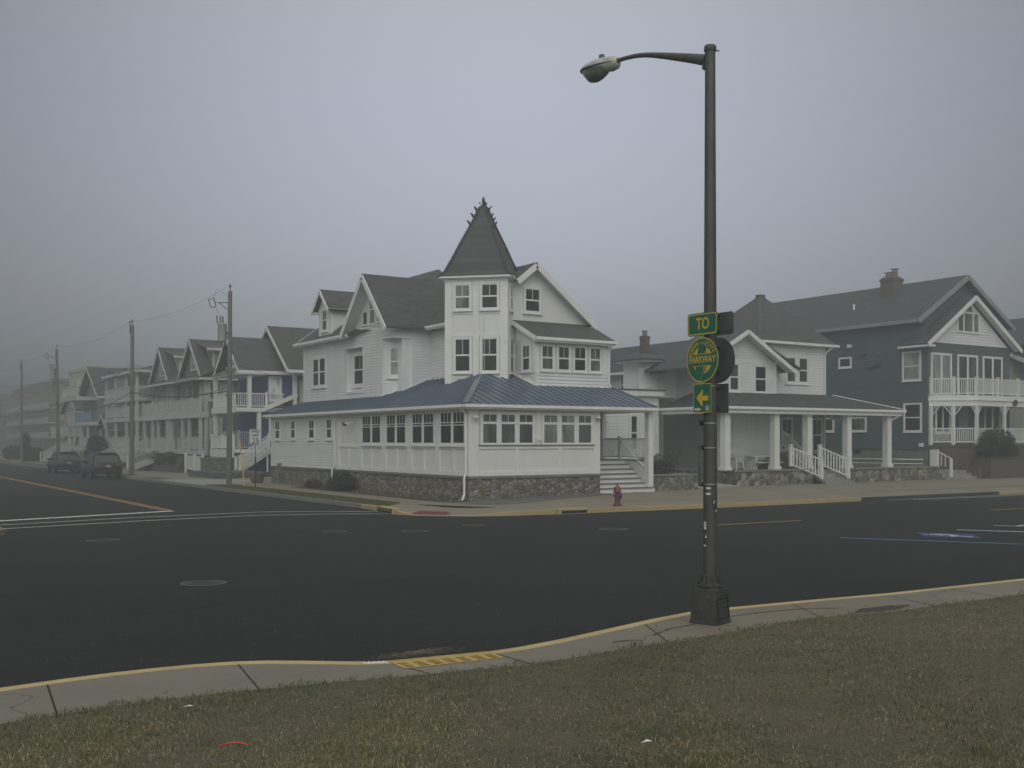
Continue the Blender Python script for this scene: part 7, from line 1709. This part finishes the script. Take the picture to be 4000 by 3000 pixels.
mb = MB(); mb.box(1.9, 3.8, 80.5, 93, 4.2, 4.55); mb.box(1.5, 3.8, 86, 93.5, 7.0, 7.4); mb.box(1.9, 3.8, 82.4, 93, 1.5, 1.9); mb.build('balcony_deck', 'dimmed_trim', HG)
railing(HG, (1.95, 80.6, 4.55), (1.95, 88.2, 4.55), 1.05, .17, post=(0, 1), m='pale_blue_rail', name='blue_railing'); railing(HG, (1.95, 88.2, 4.55), (1.95, 93, 4.55), 1.05, .17, post=(1,)); railing(HG, (1.6, 86, 7.4), (1.6, 93.4, 7.4), 1.05, .17, post=(0, .5, 1)); railing(HG, (1.95, 82.5, 1.9), (1.95, 86, 1.9), 1.0, .17, post=(0, 1))
for v in (82.6, 86, 89.6, 92.8): column(HG, 2.1, v, 1.9, 4.2, .24, False)
for v in (86.2, 89.6): column(HG, 1.8, v, 7.4, 9.2, .2, False)
window(HG, FV(82.4), 4.6, 5.8, 5.0, 6.4, o=.022); stairs(HG, -1.2, 1.9, 89, 91, .3, 1.8, 8)
# fading far blocks
def far_house(name, label, v0, v1, u0, ze, zr, wall, roof, flat=False):
    h = thing(name, label, 'house', (u0, (v0 + v1) / 2, .15)); vc = (v0 + v1) / 2
    mb = MB(); mb.box(u0, u0 + 14, v0, v1, .1, ze)
    if not flat: mb.prism([(u0, v0, ze), (u0, v1, ze), (u0, vc, zr - .1)], (9, 0, 0))
    mb.build('wall', wall, h)
    if flat: mb = MB(); mb.box(u0 - .2, u0 + 14.2, v0 - .2, v1 + .2, ze, zr); mb.build('roof', roof, h)
    else: gableU(h, u0 - .5, u0 + 10, vc, (v1 - v0) / 2 + .4, ze, zr, roof)
    n = max(2, int((v1 - v0) / 3)); fl = max(1, int(ze / 3))
    for f in range(fl):
        for k in range(n):
            v = v0 + (v1 - v0) * (k + .5) / n; window(h, FU(u0), v - .5, v + .5, 1.2 + 3 * f, 2.7 + 3 * f, o=.0, rows=((0, .5, 1), (.5, 1, 1)))
        if f:
            m2 = MB(); m2.box(u0 - 1.6, u0, v0 + .4, v1 - .4, 3 * f, 3 * f + .25); m2.build('balcony_deck', 'dimmed_trim', h); railing(h, (u0 - 1.55, v0 + .5, 3 * f + .25), (u0 - 1.55, v1 - .5, 3 * f + .25), 1., .3, post=(0, .5, 1))
    return h
far_house('porch_cottage', 'faint pale porch house beyond the grey one', 96.5, 106, 4, 6.0, 8.6, 'cream_siding', 'shingle_brown')
far_house('apartment_block', 'orange brick apartment block fading in the fog', 191, 248, 18.0, 14.4, 15.0, 'orange_brick', 'far_grey_stucco', True)
far_house('stucco_block', 'pale yellow block rising behind the grey house roof', 140, 157, 14.0, 13.9, 14.4, 'pale_yellow_stucco', 'pale_yellow_stucco', True)
far_house('apartment_block', 'greyest farthest flat block at the left edge', 262, 300, 8, 14.0, 14.6, 'far_grey_stucco', 'far_grey_stucco', True)
far_house('apartment_block', 'low pale block nearest the farthest utility pole', 312, 350, 5, 12, 12.5, 'far_grey_stucco', 'far_grey_stucco', True)
def bush(name, label, blobs, n, s, seed, m='leaf_green'):
    b = blobs[0]; t = thing(name, label, 'bush', (b[0], b[1], .15)); cloud_obj('foliage', leaf_cloud(blobs, n, s, seed), m, t)
    MB().tube([(b[0], b[1], .1), (b[0], b[1], b[2])], .06, 5).build('stem', 'brown_board', t)
bush('tall_bush', 'tall dark bush in front of the pointed cottage', [(1.0, 72.6, 1.6, 1.0, 1.6, 1.5), (1.0, 74.5, 1.3, .9, 1.4, 1.2), (1.0, 73.4, 2.4, .8, 1.2, .8)], 2600, .12, 21)
bush('round_bush', 'low dark bush left of the cars by the far pole', [(-.5, 99, .9, 1.2, 2.5, .9), (-.3, 102, .8, 1.1, 2.2, .8)], 2000, .13, 22)
bush('street_bush', 'upright dark bush beside the farthest utility pole', [(-2.0, 96, 1.6, .6, .9, 1.5), (-2, 96, 2.6, .5, .7, 1.0)], 1400, .12, 23)
bush('hedge_clump', 'dark hedge clump at the far left kerb', [(-1.0, 112, 1.0, 1.2, 4, 1.0)], 1600, .15, 24)
# bare tree far down the street
t = thing('bare_tree', 'leafless street tree at the far left, fading in fog', 'tree', (-1.4, 134, .15))
mb = MB(); rt = random.Random(5)
mb.tube([(-1.4, 134, .1), (-1.3, 134, 2.5), (-1.5, 134, 5)], [.22, .17, .12], 7); mb.build('trunk', 'brown_board', t)
mb = MB()
def br(p, d, L, r, k):
    q = p + d * L; mb.tube([p, q], [r, r * .6], 4, cap=False)
    if k:
        for _ in range(3): br(q, (d + Vector((rt.uniform(-.8, .8), rt.uniform(-.8, .8), rt.uniform(-.1, .6)))).normalized(), L * .72, r * .6, k - 1)
for k in range(5): br(Vector((-1.4, 134, 3 + .45 * k)), Vector((math.cos(k * 2.4), math.sin(k * 2.4), .9)).normalized(), 1.6, .07, 4)
mb.build('crown', 'brown_board', t)

# ------------------------------------------------------------------ litter on road and lawn
def quads(name, n, fn, size, m, seed, label, asp=.35):
    r = random.Random(seed); vs, fs, ts = [], [], []
    for _ in range(n):
        x, y, z = fn(r); a = r.uniform(0, 6.28); s = size * r.uniform(.5, 1.5); t0 = r.uniform(-.35, .35)
        e = Vector((math.cos(a), math.sin(a), t0 * .5)) * s; f_ = Vector((-math.sin(a), math.cos(a), r.uniform(-.3, .3))) * s * asp; c = Vector((x, y, z)); i = len(vs)
        vs += [c - e, c + f_ * .9, c + e, c - f_]; fs.append((i, i + 1, i + 2, i + 3)); ts += [r.random()] * 4
    o = cloud_obj(name, (vs, fs, ts), m); struct(o, 'stuff', label); return o
def on_lawn(r):
    x = r.uniform(-20.5, -5); y = lawn_edge(x) - abs(r.gauss(0, 2.6)) - .05; return x, y, lawn_z(x, y) + .03
quads('leaf_litter', 130, on_lawn, .028, 'dead_leaf', 3, 'scattered small dead leaves on the lawn', .6)
quads('straw_litter', 260, on_lawn, .06, 'straw', 4, 'loose pale straws lying on the lawn', .03)
def on_pave(r):
    x = r.uniform(-20.5, -5); y = lawn_edge(x) + r.uniform(-.05, .9); return x, y, .158
quads('leaf_litter', 34, on_pave, .018, 'dead_leaf', 5, 'few dark leaf bits on the near pavement', .5)
def on_road(r):
    return r.gauss(-14.5, 4.5), -25.2 + abs(r.gauss(0, 4)), .006
quads('road_grit', 170, on_road, .014, 'straw', 6, 'pale grit and crumbs on the asphalt', .6)
def drift(r):
    x = r.gauss(-16.25, .22); return x, -26.02 + r.gauss(0, .05) - .02, .178 + r.uniform(0, .035)
quads('straw_litter', 420, drift, .05, 'straw', 7, 'drift of dry reed bits caught on the yellow grate', .06)
def drift2(r): return r.gauss(-15.5, .3), -26.12 + abs(r.gauss(0, .05)), .01 + r.uniform(0, .02)
quads('straw_litter', 160, drift2, .045, 'straw', 8, 'dry reed bits lying in the gutter', .06)
rp = Vector((-19.37, -29.02, 0)); rp.z = lawn_z(rp.x, rp.y) + .045
mb = MB(); vr = Vector((math.cos(YAW), -math.sin(YAW), 0)); mb.tube([rp - vr * .11 + Vector((0, 0, -.01)), rp - vr * .02 + Vector((0, 0, .015)), rp + vr * .05 + Vector((0, 0, .02)), rp + vr * .11 + Vector((0, 0, -.0))], .006, 6)
tag(mb.build('red_stick', 'red_plastic', loc=tuple(rp)), 'bent red plastic stick lying in the grass', 'litter')
for (x, y), lab in (((-17.0, -30.9), 'white scrap of paper on the lawn near the bottom right'), ((-19.2, -27.3), 'tiny white scrap at the lawn edge by the pavement')):
    z = lawn_z(x, y) + .05; mb = MB(); mb.poly([(x - .05, y, z), (x - .01, y - .03, z + .012), (x + .05, y - .01, z), (x + .02, y + .02, z + .01)]); tag(mb.build('paper_scrap', 'sticker_paper', loc=(x, y, z)), lab, 'litter')
tag(MB().tube([(-13.9, -26.62, .165), (-13.75, -26.64, .17), (-13.5, -26.72, .165)], [.006, .008, .004], 5).build('twig', 'brown_board', loc=(-13.9, -26.62, .165)), 'single brown twig lying on the near pavement', 'twig')
